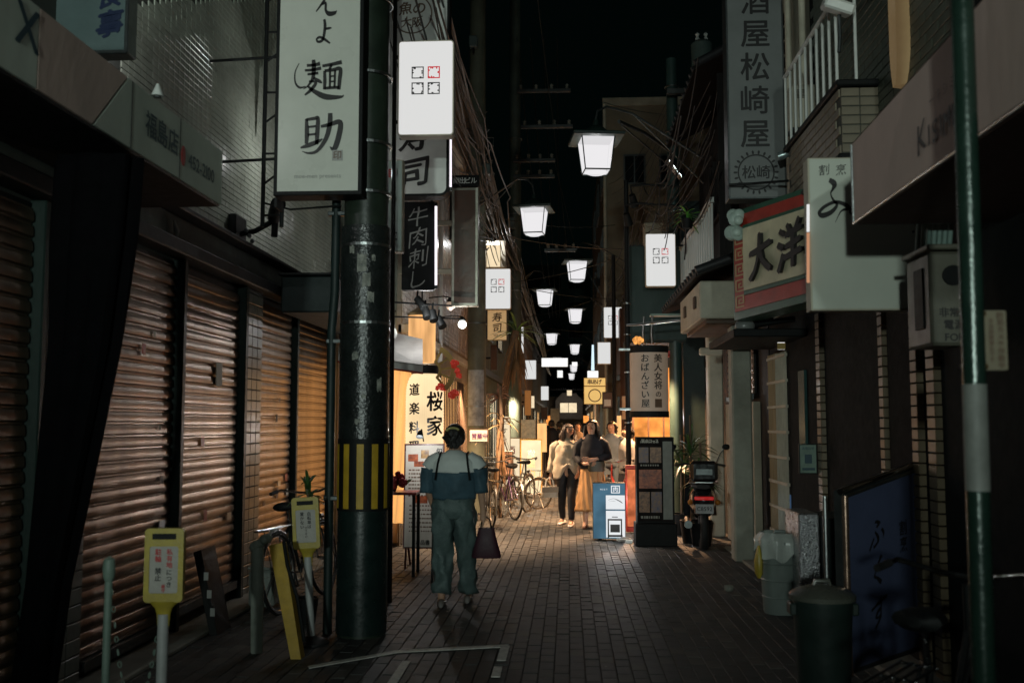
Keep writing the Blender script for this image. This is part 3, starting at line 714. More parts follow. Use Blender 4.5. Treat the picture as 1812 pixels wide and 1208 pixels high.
LP = [(.385, 13.1, 'largest and nearest of the white street lanterns, under the apartment block', 1), (-.592, 17.4, 'second largest street lantern, over the lane beside the cable bundle', -1), (.215, 23.2, 'street lantern below and right of the second, on a pale arm', 1),
      (-.655, 28.1, 'street lantern above the small one with the palm on its left', -1), (.24, 32.9, 'street lantern left of the small white sign box on the post', 1), (-.69, 41.8, 'small street lantern above the long white lit board', -1), (.32, 47.6, 'small far street lantern above the tip of the blue-white tube', 1), (.25, 75, 'tiny farthest street lantern over the gabled house', -1),
      (-.65, 57, 'tiny far street lantern overlapping the long white board', -1), (.35, 64, 'tiny far street lantern right of the long white board', 1)]
LP += [(.39, 3.0, 'street lantern of the same row above the awning, out of sight', 1), (.39, -3.5, 'street lantern of the same row standing behind the viewer', 1), (-.62, -9, 'street lantern of the same row farther behind the viewer', -1)]
for i, (x, y, lb, s) in enumerate(LP):
    t = make_lantern(lb, (x, y, 4.9), .12 * s, LANTERN_W * (1.7 if 0 < y < 5 else .3 if y < 0 else 1.1 if y < 15 else 3.5))
    rt = t.rotation_euler.z
    inv = Matrix.Rotation(-rt, 3, 'Z')
    L_ = [Vector((0, 0, .74)), Vector((.02*s, 0, .86)), Vector((.15*s, .1, .95)), Vector((.5*s, .2, .88)), Vector((1.5*s, .6, .35))]
    if s < 0: L_ = [Vector((0, 0, .74)), Vector((-.02, 0, .9)), Vector((-.12, .05, 1.02)), Vector((-.3, .1, 1.05)), Vector((-1.25, .3, .45))]
    MB().tube([inv @ p for p in L_], .017, 8).build('arm', M['dsteel'], t, smooth=True)
    MB().tube([inv @ L_[3], inv @ (L_[4] + Vector((0, 0, -.35)))], .01, 6).build('stay', M['dsteel'], t)

# ================================================================ LEFT SIGNS
# fascia along the near shop
FX = -2.3
FA = thing('fascia_sign', 'long dim fascia board with a telephone number over the near dark shop', 'fascia sign', (-2.4, 4.5, 3.0))
fg = mat('green_white_fascia', (.5, .56, .48), .5, scale=1.5, var=.25); fp = mat('pinkish_fascia', (.55, .42, .36), .6, scale=1.3, var=.25, stretch=(1, 2, 1))
MB().bbox(-2.9, FX-.012, 2.4, 6.42, 3.02, 3.40, .01).build('housing', M['black'], FA, True)
MB().prism([(FX-.01, 4.62, 3.03), (FX-.01, 6.4, 3.03), (FX-.01, 6.4, 3.39), (FX-.01, 4.98, 3.39)], (.012, 0, 0)).build('green_panel', fg, FA, True)
MB().prism([(FX-.01, 4.1, 3.03), (FX-.01, 4.6, 3.03), (FX-.01, 4.96, 3.39), (FX-.01, 4.1, 3.39)], (.012, 0, 0)).build('pink_panel', fp, FA, True)
MB().prism([(FX-.01, 2.5, 3.03), (FX-.01, 4.09, 3.03), (FX-.01, 4.09, 3.39), (FX-.01, 2.5, 3.39)], (.012, 0, 0)).build('green_panel', fg, FA, True)
for y in (5.02, 5.68): MB().box(FX+.002, FX+.004, y, y+.008, 3.03, 3.39).build('seam', M['ink'], FA, True)
RY = (0, 1, 0)
letters('福島店', FA, M['inkteal'], (FX+.004, 5.42, 3.22), .155, R=RY, bold=.03, sx=1.0, track=.12)
letters('452-2100', FA, M['inkteal'], (FX+.004, 6.03, 3.18), .12, R=RY, bold=.02, sx=1.0)
MB().ball((FX+.004, 5.735, 3.18), .045, 10, 6, .05, .8, 1.4).build('red_mark', M['inkred'], FA, True)
letters('X', FA, M['inkteal'], (FX+.004, 4.0, 3.27), .26, R=RY, bold=.03)
S = facing_sign('projecting_sign', 'teal-grey hanging sign with navy characters above the near fascia', 'sign', (82, 228, -60, 96), 5.6, mat('teal_grey_acrylic', (.11, .155, .155), .4, scale=2), M['dsteel'], .12)
letters('食事', S['t'], M['inkblue'], sp(S, .78, .5), S['w']*.34, vertical=True, bold=.06, brush=1.2)
wc = thing('clip_lamp', 'small white clip lamp on the end of the near fascia', 'lamp', (-2.28, 5.3, 3.4)); MB().cyl((-2.28, 5.3, 3.4), (-2.28, 5.3, 3.47), .035, .008, 12).build('shade', M['white'], wc, True, True)
MB().cyl((-2.28, 5.3, 3.39), (-2.28, 5.3, 3.40), .02).build('base', M['dsteel'], wc, True)

# ramen sign
A = facing_sign('shop_sign', 'tall pale noodle shop sign with brush characters in a black frame', 'sign', (491, 645, -420, 345), 7.25, M['panelw'], M['black'], .2, .03, edge=1)
BRUSH_MEN = [  # (u, v, width) in a unit cell: 麺
 [(.10,.86,.05),(.28,.87,.05),(.44,.90,.07)], [(.05,.74,.04),(.26,.75,.05),(.47,.79,.06)], [(.12,.64,.04),(.40,.67,.05)], [(.27,1.0,.06),(.28,.8,.08),(.26,.55,.06),(.14,.36,.03),(.02,.28,.01)],
 [(.28,.55,.04),(.42,.47,.06),(.5,.42,.02)], [(.16,.47,.03),(.34,.44,.05),(.22,.26,.06),(.06,.13,.03)], [(.12,.36,.03),(.3,.22,.07),(.6,.08,.1),(.98,.07,.05),(1.06,.12,.01)],
 [(.5,.84,.05),(.76,.88,.06),(1.0,.93,.07)], [(.74,.88,.05),(.68,.74,.04)], [(.56,.72,.05),(.57,.45,.06),(.56,.26,.05)], [(.56,.72,.05),(.78,.74,.06),(.96,.76,.07),(.95,.5,.07),(.93,.25,.06)],
 [(.7,.72,.04),(.70,.3,.04)], [(.83,.74,.04),(.82,.3,.04)], [(.7,.58,.03),(.83,.59,.03)], [(.7,.45,.03),(.83,.46,.03)], [(.56,.29,.05),(.94,.31,.05)],
 [(-.1,.92,.012),(-.2,.7,.02),(-.19,.45,.03),(-.08,.32,.04),(.08,.34,.02)]]
BRUSH_SUKE = [ # 助
 [(.12,.86,.05),(.14,.5,.08),(.13,.22,.06)], [(.12,.84,.05),(.34,.87,.06),(.42,.86,.07),(.41,.5,.08),(.4,.2,.06)], [(.16,.65,.04),(.38,.67,.04)], [(.16,.45,.04),(.38,.47,.04)],
 [(-.02,.12,.03),(.18,.18,.08),(.42,.27,.07),(.55,.34,.02)], [(.5,.66,.05),(.72,.70,.07),(1.0,.76,.09),(.97,.4,.1),(.86,.08,.09),(.74,.14,.01)], [(.74,1.0,.08),(.73,.7,.09),(.64,.35,.08),(.42,.04,.06),(.2,-.02,.04),(.02,.03,.01)]]
BRUSH_E = [[(.36,1.0,.07),(.52,.93,.09),(.58,.88,.03)], [(.2,.72,.05),(.45,.76,.07),(.72,.80,.09),(.5,.55,.06),(.28,.32,.05),(.1,.15,.03)], [(.34,.36,.04),(.5,.4,.07),(.52,.18,.07),(.66,.08,.1),(.9,.1,.08),(1.0,.17,.01)]]
BRUSH_YO = [[(.5,1.0,.08),(.54,.75,.1),(.5,.4,.09),(.42,.18,.08),(.22,.12,.07),(.14,.22,.06),(.3,.3,.07),(.55,.2,.08),(.8,.05,.05)], [(.54,.62,.05),(.72,.64,.07),(.86,.66,.03)]]
def cell(s, u0, v0, w, h): return lambda u, v: sp(s, u0 + u*w, v0 + v*h)
def rpx(s, x0, x1, y0, y1):
    a = aY(x0, y1, s['Y']); b = aY(x1, y0, s['Y'])
    return lambda u, v: Vector((a.x + (b.x-a.x)*u, s['Y'], a.z + (b.z-a.z)*v))
strokes(BRUSH_MEN, A['t'], M['ink'], rpx(A, 535, 605, 105, 178))
strokes(BRUSH_SUKE, A['t'], M['ink'], rpx(A, 533, 602, 200, 270))
strokes(BRUSH_E, A['t'], M['ink'], rpx(A, 555, 597, -30, 30))
strokes(BRUSH_YO, A['t'], M['ink'], rpx(A, 555, 592, 34, 80))
q = aY(597, 275, A['Y']); pr = MB().box(q.x-.04, q.x+.04, A['Y']-.002, A['Y'], q.z-.04, q.z+.04).build('seal_mark', M['inkgray'], A['t'], True)
letters('印', A['t'], M['inkbrown'], (q.x, A['Y']-.003, q.z), .07, bold=.02)
q = aY(562, 311, A['Y']); letters('moe-men presents', A['t'], M['inkgray'], q, .045, bold=.01)
MB().box(A['X0']+.01, A['X0']+.03, 7.25, 7.42, 3.2, 3.27).build('mount', M['black'], A['t'], True)
# bracket lattice behind it
BK = thing('sign_ladder', 'black ladder-like bracket between the tiled wall and the noodle sign', 'bracket', (-2.5, 8.0, 3.5))
for x in (-2.52, -2.36): MB().cyl((x, 8.0, 3.2), (x, 8.0, 7.5), .018, n=8).build('upright', M['black'], BK, True)
for k in range(16): MB().cyl((-2.52, 8.0, 3.3+k*.26), (-2.36, 8.0, 3.3+k*.26+(.12 if k % 2 else 0)), .009, n=6).build('rung', M['black'], BK, True)
for z in (3.75, 4.62, 6): MB().cyl((-3.0, 8.0, z), (-2.05, 8.0, z+.04), .012, n=6).build('arm', M['black'], BK, True)
MB().tube([(-2.5, 8.0, 3.4), (-2.2, 7.7, 3.28), (-1.75, 7.5, 3.26)], .008, 6).build('cable', M['black'], BK, True)
CC = thing('security_camera', 'black security camera on the pale tiled wall under the noodle sign', 'camera', (-2.9, 9.4, 3.5))
p = aX(478, 380, -2.62); MB().cyl(p + Vector((0, .12, .0)), p + Vector((.12, -.16, .06)), .06, .065, 14).build('body', M['black'], CC, True, True)
MB().cyl(p + Vector((0, .16, -.02)), p + Vector((-.02, .2, -.16)), .03, .03).build('joint', M['black'], CC, True)
MB().tube([p + Vector((-.35, .25, -.12)), p + Vector((-.2, .22, -.1)), p + Vector((0, .14, -.02))], .025, 8).build('arm', M['black'], CC, True)
MB().bbox(-3.04+.01, -2.96, p.y+.1, p.y+.4, p.z-.28, p.z+.04, .01).build('mount_box', M['black'], CC, True)
for k in range(3): MB().ball(p + Vector((-.27+.03*k, .18, -.1-.05*k)), .022, 8, 6).build('led', M['steel'], CC, True, True)
SL = thing('wall_lamp', 'small curved white light fitting on the green lintel', 'lamp', (-2.9, 7.6, 3.0)); p = aX(310, 408, -2.93)
MB().tube([p+Vector((0, -.03, .07)), p+Vector((.01, 0, .0)), p+Vector((0, .02, -.07))], [.01, .022, .008], 8).build('shade', M['white'], SL, True, True)
AW = thing('shop_awning', 'dark boxed awning over the last two brown shutters', 'awning', (-2.65, 11.2, 2.7))
MB().bbox(-2.84, -2.28, 9.65, 12.9, 2.68, 3.04, .015).build('box', mat('black_teal_canvas', (.012, .022, .021), .7), AW, True)
MB().bbox(-2.86, -2.26, 9.62, 12.92, 3.045, 3.07, .006).build('lid', M['black'], AW, True)

# the four-square signs
SQ = '楽座市場'
def square_sign(label, px, Y, text=True, cut=None, m='lit', depth=.14, col=None):
    s = facing_sign('street_sign', label, 'lit sign', px, Y, M[m], M['cream'] if m == 'lit' else M['white'], depth, .012, .035 if (px[1]-px[0]) > 25 else .02, 'white lit street signs with four squares')
    if text:
        k = s['w']/.5; g = .05*k; z0 = s['Z0']+s['h']*.575
        for i, (dx, dz) in enumerate(((-1, 1), (1, 1), (-1, -1), (1, -1))):
            cx, cz, h = s['cx']+dx*.072*k, z0+dz*.072*k, .054*k; ink = glow('lit_red_print', (.75, .02, .03), .7) if i == 1 else M['ink']; mb = MB(); w = .009*k
            y0, y1 = s['Y']-.0015, s['Y']
            mb.box(cx-h, cx+h, y0, y1, cz+h-w, cz+h).box(cx-h, cx+h, y0, y1, cz-h, cz-h+w).box(cx-h, cx-h+w, y0, y1, cz-h+w, cz+h-w).box(cx+h-w, cx+h, y0, y1, cz-h+w, cz+h-w)
            mb.build('square_mark', ink, s['t'], True)
            mm = MB(); rr = random.Random(i*5+1)
            for kk in range(9):   # ragged inner edge of the stamp
                t_ = rr.uniform(-.8, .8)*h; d_ = rr.uniform(.006, .014)*k; e = h-w
                side = kk % 4
                if side == 0: mm.box(cx+t_-.006*k, cx+t_+.006*k, y0, y1, cz+e-d_, cz+e)
                elif side == 1: mm.box(cx+t_-.006*k, cx+t_+.006*k, y0, y1, cz-e, cz-e+d_)
                elif side == 2: mm.box(cx-e, cx-e+d_, y0, y1, cz+t_-.006*k, cz+t_+.006*k)
                else: mm.box(cx+e-d_, cx+e, y0, y1, cz+t_-.006*k, cz+t_+.006*k)
            mm.build('stamp_edge', ink, s['t'], True)
    return s
s = square_sign('biggest white lit sign with three black squares and a red one', (704, 803, 72, 240), 8.9)
for z in (s['Z1']-.13, s['Z0']+.15): MB().bbox(-1.62, s['X0']+.002, 8.95, 8.98, z-.015, z+.015, .004).build('bracket', M['black'], s['t'], True)
s = square_sign('white lit sign with faint squares between the utility pole and the palm', (857, 904, 475, 547), 18.9); MB().bbox(-2.2, s['X0'], 18.95, 18.98, s['Z1']-.2, s['Z1']-.17).build('bracket', M['black'], s['t'], True)
s = square_sign('white lit sign with four squares beside the wooden house', (1142, 1196, 413, 507), 16.2); MB().bbox(s['X1'], 2.2, 16.28, 16.31, s['Z1']-.2, s['Z1']-.17).build('bracket', M['black'], s['t'], True)
s = square_sign('white lit sign above the smaller box on the black post', (1068, 1101, 543, 598), 26.7); MB().bbox(s['X1'], 1.6, 26.75, 26.78, s['Z1']-.2, s['Z1']-.17).build('bracket', M['black'], s['t'], True)
square_sign('white lit sign behind the palm leaves', (904, 927, 578, 625), 27, False)
square_sign('narrow white lit sign left of the long white board', (929, 949, 637, 671), 40, False)
square_sign('small white lit sign low beside the dark utility pole', (957, 971, 683, 708), 46, False)
square_sign('white lit box carried on a pale arm by the black post', (1057, 1081, 605, 644), 22, False)
def litbox(label, px, Y, m, name='lit_sign', frame=None, depth=.12, cat='lit sign'):
    return facing_sign(name, label, cat, px, Y, M[m] if isinstance(m, str) else m, frame or M['white'], depth, .012)
s = litbox('long white lit board across the far end of the lane', (958, 1005, 633, 649), 44, 'litc'); MB().bbox(-1.85, s['X0'], 44.05, 44.1, s['cz']-.02, s['cz']+.02).build('bracket', M['black'], s['t'], True)
tb_ = thing('neon_tube', 'upright blue-white tube light above the yellow sign', 'tube light', tuple(aY(1049, 652, 30)))
a, b = aY(1049, 655, 30), aY(1049, 610, 30); MB().cyl(a, b, .05, .03, 10).build('tube', glow('blue_white_tube', (.7, .9, 1), 1.1), tb_, True, True)
MB().bbox(a.x-.16, a.x+.16, 29.9, 30.1, a.z-.28, a.z-.02, .01).build('box', M['litc'], tb_, True)
s = litbox('yellow lit skewer-shop sign with a ring on it', (1033, 1072, 668, 715), 24.5, glow('lit_yellow_sign', (1, .62, .2), .85, 0, .12, 2), frame=M['gold'])
letters('串あげ', s['t'], M['inkbrown'], sp(s, .5, .84), s['w']*.24, bold=.05)
MB().box(s['X0']+.01, s['X1']-.01, s['Y']-.002, s['Y'], s['Z0']+s['h']*.66, s['Z0']+s['h']*.7).build('line', M['gold'], s['t'], True)
MB().lathe([(.145, 0), (.165, 0)], (0, 0, 0), 28)
rg = MB(); n = 30
for k_, R_ in enumerate((.14, .165)): pass
rg.add([sp(s, .5, .33) + Vector((R_*math.cos(2*PI*i/n), -.002, R_*math.sin(2*PI*i/n))) for R_ in (.135, .16) for i in range(n)], [(i, (i+1) % n, n+(i+1) % n, n+i) for i in range(n)])
rg.build('ring_mark', M['inkbrown'], s['t'], True)
MB().cyl((s['cx'], 24.55, 1.5), (s['cx'], 24.55, s['Z0']), .03).build('stem', M['white'], s['t'], True, True)
MB().cyl((s['cx'], 24.55, 0), (s['cx'], 24.55, 1.5), .03).build('stem', M['steel'], s['t'], True, True)
s = litbox('small brown notice board right of the yellow ring sign', (1066, 1084, 693, 722), 23, M['brown'], 'notice_board', M['black'], cat='notice board')
MB().bbox(s['X1'], 1.0, 23.05, 23.08, s['cz']-.02, s['cz']+.02).build('arm', M['black'], s['t'], True); MB().box(s['X0']+.04, s['X1']-.04, s['Y']-.002, s['Y'], s['Z0']+.05, s['Z0']+.2).build('notice', M['paper'], s['t'], True)

# sushi sign
B = facing_sign('shop_sign', 'pale sushi sign with a round brown crest, hanging behind the white sign', 'sign', (684, 795, -160, 347), 10.2, M['panelw2'], M['black'], .2, .025, .09)
RS = B['t']
def ring(s, c, r0, r1, m, name='ring_mark', n=40):
    o = MB().add([c + Vector((R_*math.cos(2*PI*i/n), -.002, R_*math.sin(2*PI*i/n))) for R_ in (r0, r1) for i in range(n)], [(i, (i+1) % n, n+(i+1) % n, n+i) for i in range(n)])
    return o.build(name, m, s['t'], True)
c = aY(729, 25, B['Y']); ring(B, c, .205, .218, M['inkbrown']); letters('魚の', B['t'], M['inkbrown'], c + Vector((0, 0, .06)), .15, bold=.03, brush=1); letters('大阪', B['t'], M['inkbrown'], c - Vector((0, 0, .09)), .12, bold=.03, brush=1)
letters('寿', B['t'], M['ink'], aY(733, 243, B['Y']), .35, bold=.04, brush=1.2); letters('司', B['t'], M['ink'], aY(733, 305, B['Y']), .34, bold=.04, brush=1.2)
def tube_light(label, px, y0, y1, Y, col=(1, .93, 1), e=1.3):
    a, b = aY(px, y1, Y), aY(px, y0, Y); t = thing('tube_light', label, 'tube light', tuple(a))
    MB().cyl(a, b, .014, n=10).build('tube', glow('lit_tube_%d' % int(e*10), col, e), t, True, True)
    for q in (a, b): MB().cyl(q - Vector((0, 0, .02)), q + Vector((0, 0, .02)), .018, n=10).build('end_cap', M['dsteel'], t, True)
tube_light('thin white tube light on the edge of the sushi sign', 797, 242, 335, 10.3)
tube_light('white tube light along the black banner sign', 771.5, 362, 508, 11)
C = facing_sign('shop_sign', 'narrow mint sign with a red character half hidden by the pole', 'sign', (652, 713, 283, 446), 9.6, mat('mint_acrylic', (.42, .52, .47), .35, scale=2, var=.12), M['cream'], .1, .012)
letters('卸', C['t'], M['inkred'], aY(692, 307, C['Y']), .11, bold=.03); letters('い', C['t'], M['ink'], aY(686, 350, C['Y']), .18, bold=.05, brush=1)
letters('社', C['t'], M['ink'], aY(692, 415, C['Y']), .13, bold=.03); letters('6254', C['t'], M['inkgray'], aY(692, 432, C['Y']), .05)
D = facing_sign('shop_sign', 'black hanging sign with grey brush characters beside a tube light', 'sign', (711, 769, 357, 513), 11.05, M['black'], M['black'], .1, .012)
letters('牛肉刺し', D['t'], M['inkgray'], sp(D, .5, .48), .24, vertical=True, bold=.0, brush=1.5, step=.98)
N_ = facing_sign('building_nameplate', 'small black plate with white building name over the framed panel', 'nameplate', (798, 848, 310, 330), 12.6, M['black'], M['black'], .06, .006)
letters('南出ビル', N_['t'], M['white'], sp(N_, .5, .5), .088, bold=.02, track=.06)
E_ = facing_sign('panel_sign', 'empty brown panel sign in a pale steel frame on the restaurant corner', 'sign', (799, 846, 332, 541), 12.6, mat('rust_brown_panel', (.12, .05, .03), .3, scale=1.5, var=.6, dirt=(.05, .045, .03)), mat('pale_alloy_frame', (.35, .34, .28), .35, .6), .16, .035)
for py in (395, 480): p = aY(785, py, 12.7); MB().bbox(-2.2, E_['X0'], 12.68, 12.72, p.z-.035, p.z+.035, .008).build('bracket', M['beige'], E_['t'], True)
F_ = facing_sign('shop_sign', 'tan sushi sign under the white street sign by the pole', 'sign', (862, 897, 548, 602), 19.6, mat('tan_backlit_acrylic', (.5, .38, .2), .5, emit=(1, .62, .28), es=.35), M['beige'], .1, .012)
letters('寿司', F_['t'], M['inkbrown'], sp(F_, .5, .58), .2, bold=.03, brush=1, vertical=True); letters('TEL', F_['t'], M['inkbrown'], sp(F_, .45, .16), .07)
WL = thing('gooseneck_sign_lamp', 'glowing cream sign box with a small dark lamp above it', 'lit sign', tuple(aY(880, 480, 20.4)))
a, b = aY(858, 474, 20.4), aY(895, 425, 20.4); MB().bbox(a.x, b.x, 20.4, 20.6, a.z, b.z, .01).build('box', M['cream'], WL, True)
c = aY(873, 452, 20.38); MB().box(c.x-.14, c.x+.14, 20.385, 20.395, a.z+.02, b.z-.1).build('lit_face', M['warmw'], WL, True); MB().cyl(c + Vector((0, -.2, .42)), c + Vector((0, -.1, .3)), .03, .07, 12).build('lamp_shade', M['black'], WL, True, True); MB().tube([c+Vector((0, .05, .5)), c+Vector((0, -.1, .5)), c+Vector((0, -.2, .42))], .012, 6).build('neck', M['black'], WL, True)
lamp(WL, c + Vector((0, -.14, .22)), 12, (1, .7, .4), .04, world=True)

# ================================================================ RIGHT SIGNS
G_ = facing_sign('shop_sign', 'very tall unlit grey liquor shop sign with black characters', 'sign', (1284, 1386, -260, 352), 9.7, mat('dull_grey_acrylic', (.18, .19, .185), .45, scale=1.5, var=.2), M['dsteel'], .22, .02)
for ch, py, s_ in (('居', -58, .3), ('酒', 2, .3), ('屋', 60, .3), ('松', 119, .3), ('崎', 178, .3), ('屋', 237, .3)): letters(ch, G_['t'], M['ink'], aY(1336, py, G_['Y']), s_, bold=.025, name='lettering')
c = aY(1338, 305, G_['Y']); ring(G_, c, .165, .18, M['ink']); letters('松崎', G_['t'], M['ink'], c, .14, bold=.03)
for k in range(22): a = 2*PI*k/22; q = c + Vector((.2*math.cos(a), -.001, .2*math.sin(a))); MB().add([q + Vector((.03*math.cos(a+t_), 0, .012*math.sin(a+t_))) if 0 else q + Vector((math.cos(a)*.022*math.cos(t_) - math.sin(a)*.012*math.sin(t_), 0, math.sin(a)*.022*math.cos(t_) + math.cos(a)*.012*math.sin(t_))) for t_ in [i*PI/3 for i in range(6)]], [tuple(range(6))]).build('wreath_leaf', M['ink'], G_['t'], True)
for z in (4.6, 6.6): MB().bbox(G_['X1'], 2.36, 9.8, 9.85, z, z+.05).build('bracket', M['black'], G_['t'], True)
MB().tube([aY(1290, 327, 9.6), aY(1330, 325, 9.55), aY(1395, 320, 9.3)], .012, 6).build('cable', M['black'], G_['t'], True)

def skew_sign(name, label, cat, pl, pr, depth, edge, name_mat):
    """vertical sign standing oblique to the lane: pl, pr = (x, ytop, ybottom, Y) of its two upright edges"""
    TL, BLc, TR, BR = aY(pl[0], pl[1], pl[3]), aY(pl[0], pl[2], pl[3]), aY(pr[0], pr[1], pr[3]), aY(pr[0], pr[2], pr[3])
    BLc.x = TL.x; BR.x = TR.x
    n = (TR - TL).cross(Vector((0, 0, 1))).normalized()
    t = thing(name, label, cat, tuple((BLc + BR) / 2))
    MB().prism([BLc, BR, TR, TL], -n*depth).build('housing', edge, t, True)
    def P(u, v, d=0.0): return BLc.lerp(BR, u).lerp(TL.lerp(TR, u), v) + n*d
    return t, P, n
RG, P, n = skew_sign('shop_sign', 'red and green Chinese restaurant sign with raised black characters', 'sign', (1296, 376, 567, 9.6), (1436, 329, 530, 8.3), .25, M['green'], None)
def pq(P, u0, u1, v0, v1, d0, d1): return MB().add([P(u0, v0, d0), P(u1, v0, d0), P(u1, v1, d0), P(u0, v1, d0), P(u0, v0, d1), P(u1, v0, d1), P(u1, v1, d1), P(u0, v1, d1)], [(4, 5, 6, 7), (0, 4, 7, 3), (1, 2, 6, 5), (0, 1, 5, 4), (3, 7, 6, 2)])
pq(P, .03, .99, .07, .95, .001, .012).build('red_board', M['red'], RG, True)
pq(P, .18, .99, .2, .84, .013, .03).build('green_border', M['green'], RG, True)
pq(P, .2, .99, .235, .805, .031, .045).build('cream_board', mat('yellow_cream_board', (.68, .62, .42), .5, scale=3), RG, True)
key = MB()
for k in range(5):
    v = .1 + k*.145; h = .125
    for (a, b, c_, d_) in ((.045, .165, 0, .1), (.045, .065, 0, .85), (.045, .165, .8, .9), (.145, .165, .25, .9), (.085, .165, .25, .35), (.085, .105, .25, .62), (.085, .13, .53, .62)):
        key.add([P(a, v+c_*h, .016), P(b, v+c_*h, .016), P(b, v+d_*h, .016), P(a, v+d_*h, .016)], [(0, 1, 2, 3)])
key.build('key_pattern', mat('cream_gold_paint', (.55, .4, .2), .5), RG, True)
Rv = (P(1, .5) - P(0, .5)).normalized(); Uv = Vector((0, 0, 1))
for ch, u in (('大', .47), ('洋', .83)): letters(ch, RG, M['ink'], P(u, .5, .085), .42, R=Rv, U=Uv, bold=.05, brush=1.1, thick=.035)
c = P(.13, .86, .06); mb = MB(); rr = random.Random(5)
for k in range(9): mb.ball(c + Rv*rr.uniform(-.09, .09) + Vector((0, 0, rr.uniform(-.12, .1))) + n*rr.uniform(-.01, .02), rr.uniform(.04, .075), 10, 7, 1, .5, 1)
mb.build('cloud_ornament', mat('pale_green_cloud', (.42, .52, .46), .4), RG, True, True)
# fuku sign (the painted figure on it is left out)
FK = facing_sign('shop_sign', 'pale square restaurant sign with cursive characters beside the awning', 'sign', (1432, 1622, 278, 549), 6.0, mat('pale_sign_enamel', (.54, .57, .49), .35, scale=1.2, var=.12, bump=.02), M['cream'], .12, .01)
letters('割烹', FK['t'], M['ink'], aY(1473, 301, FK['Y']), .07, bold=.0, brush=1, track=.55)
strokes([[(.38,1.0,.08),(.55,.9,.12),(.5,.78,.06),(.42,.66,.03),(.5,.5,.05),(.62,.38,.06),(.42,.2,.08),(.12,.12,.09),(.02,.2,.07),(.25,.36,.06),(.6,.45,.06),(.95,.36,.08),(.98,.28,.06),(.75,.22,.03),(.55,-.05,.01)]], FK['t'], M['ink'], rpx(FK, 1449, 1500, 318, 390))
strokes([[(.9,1,.05),(.5,.8,.08),(.1,.45,.1),(.3,.3,.08),(.8,.15,.12),(1.0,0,.04)]], FK['t'], M['ink'], rpx(FK, 1502, 1530, 345, 395))
for py in (300, 410, 530): p = aY(1616, py, FK['Y']); MB().cyl(p, p + Vector((0, -.004, 0)), .008, n=8).build('screw', M['dsteel'], FK['t'], True)
tube = thing('tube_light', 'bright strip along the edge of the pale square restaurant sign', 'tube light', tuple(aY(1430, 420, 5.98)))
MB().cyl(aY(1430, 410, 5.97), aY(1430, 362, 5.97), .009, n=8).build('tube', glow('lit_tube_cool', (1, 1, 1), .8), tube, True); MB().cyl(aY(1430, 500, 5.97), aY(1430, 412, 5.97), .009, n=8).build('tube', glow('lit_tube_warm', (1, .5, .28), .5), tube, True)

# awning with lettering
AX = 1.4
KA = thing('awning', 'tan canvas awning with hand-lettered shop name', 'awning', (1.8, 3.6, 2.5))
MB().add([(AX, 1.6, 2.56), (AX, 4.9, 2.56), (AX, 4.9, 2.95), (AX, 1.6, 3.06)], [(0, 1, 2, 3)]).build('valance', M['fabric'], KA, True)
o = MB().add([(AX, 1.6, 3.065), (AX, 4.9, 2.955), (2.08, 4.9, 3.4), (2.08, 1.6, 3.5)], [(0, 1, 2, 3)]).build('top_canvas', M['fabric'], KA, True)
MB().add([(AX, 4.9, 2.56), (2.08, 4.9, 2.56), (2.08, 4.9, 3.4), (AX, 4.9, 2.95)], [(0, 1, 2, 3)]).build('end_canvas', M['fabric'], KA, True)
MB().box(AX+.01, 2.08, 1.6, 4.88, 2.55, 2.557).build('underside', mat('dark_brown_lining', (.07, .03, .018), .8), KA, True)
MB().tube([(AX, 1.6, 2.56), (AX, 4.9, 2.56), (2.08, 4.9, 2.56)], .008, 8).build('frame_bar', M['steel'], KA, True); MB().tube([(AX, 4.9, 2.56), (AX, 4.9, 2.95)], .008, 8).build('frame_bar', M['steel'], KA, True)
RYn = (0, -1, 0)
for i, ch in enumerate('KISIMIIR'):
    p = aX(1634 + i*10.5, 248 - i*9.0, AX-.004) if ch != 'K' else aX(1632, 240, AX-.004)
    letters(ch, KA, M['ink'], p, .17 if ch == 'K' else .115, R=RYn, bold=.02, sx=.9, brush=1.2)
p = aX(1672, 157, AX-.004); letters('ーキシミイ', KA, M['inkbrown'], p, .055, R=RYn, bold=0, track=.5, sx=1)
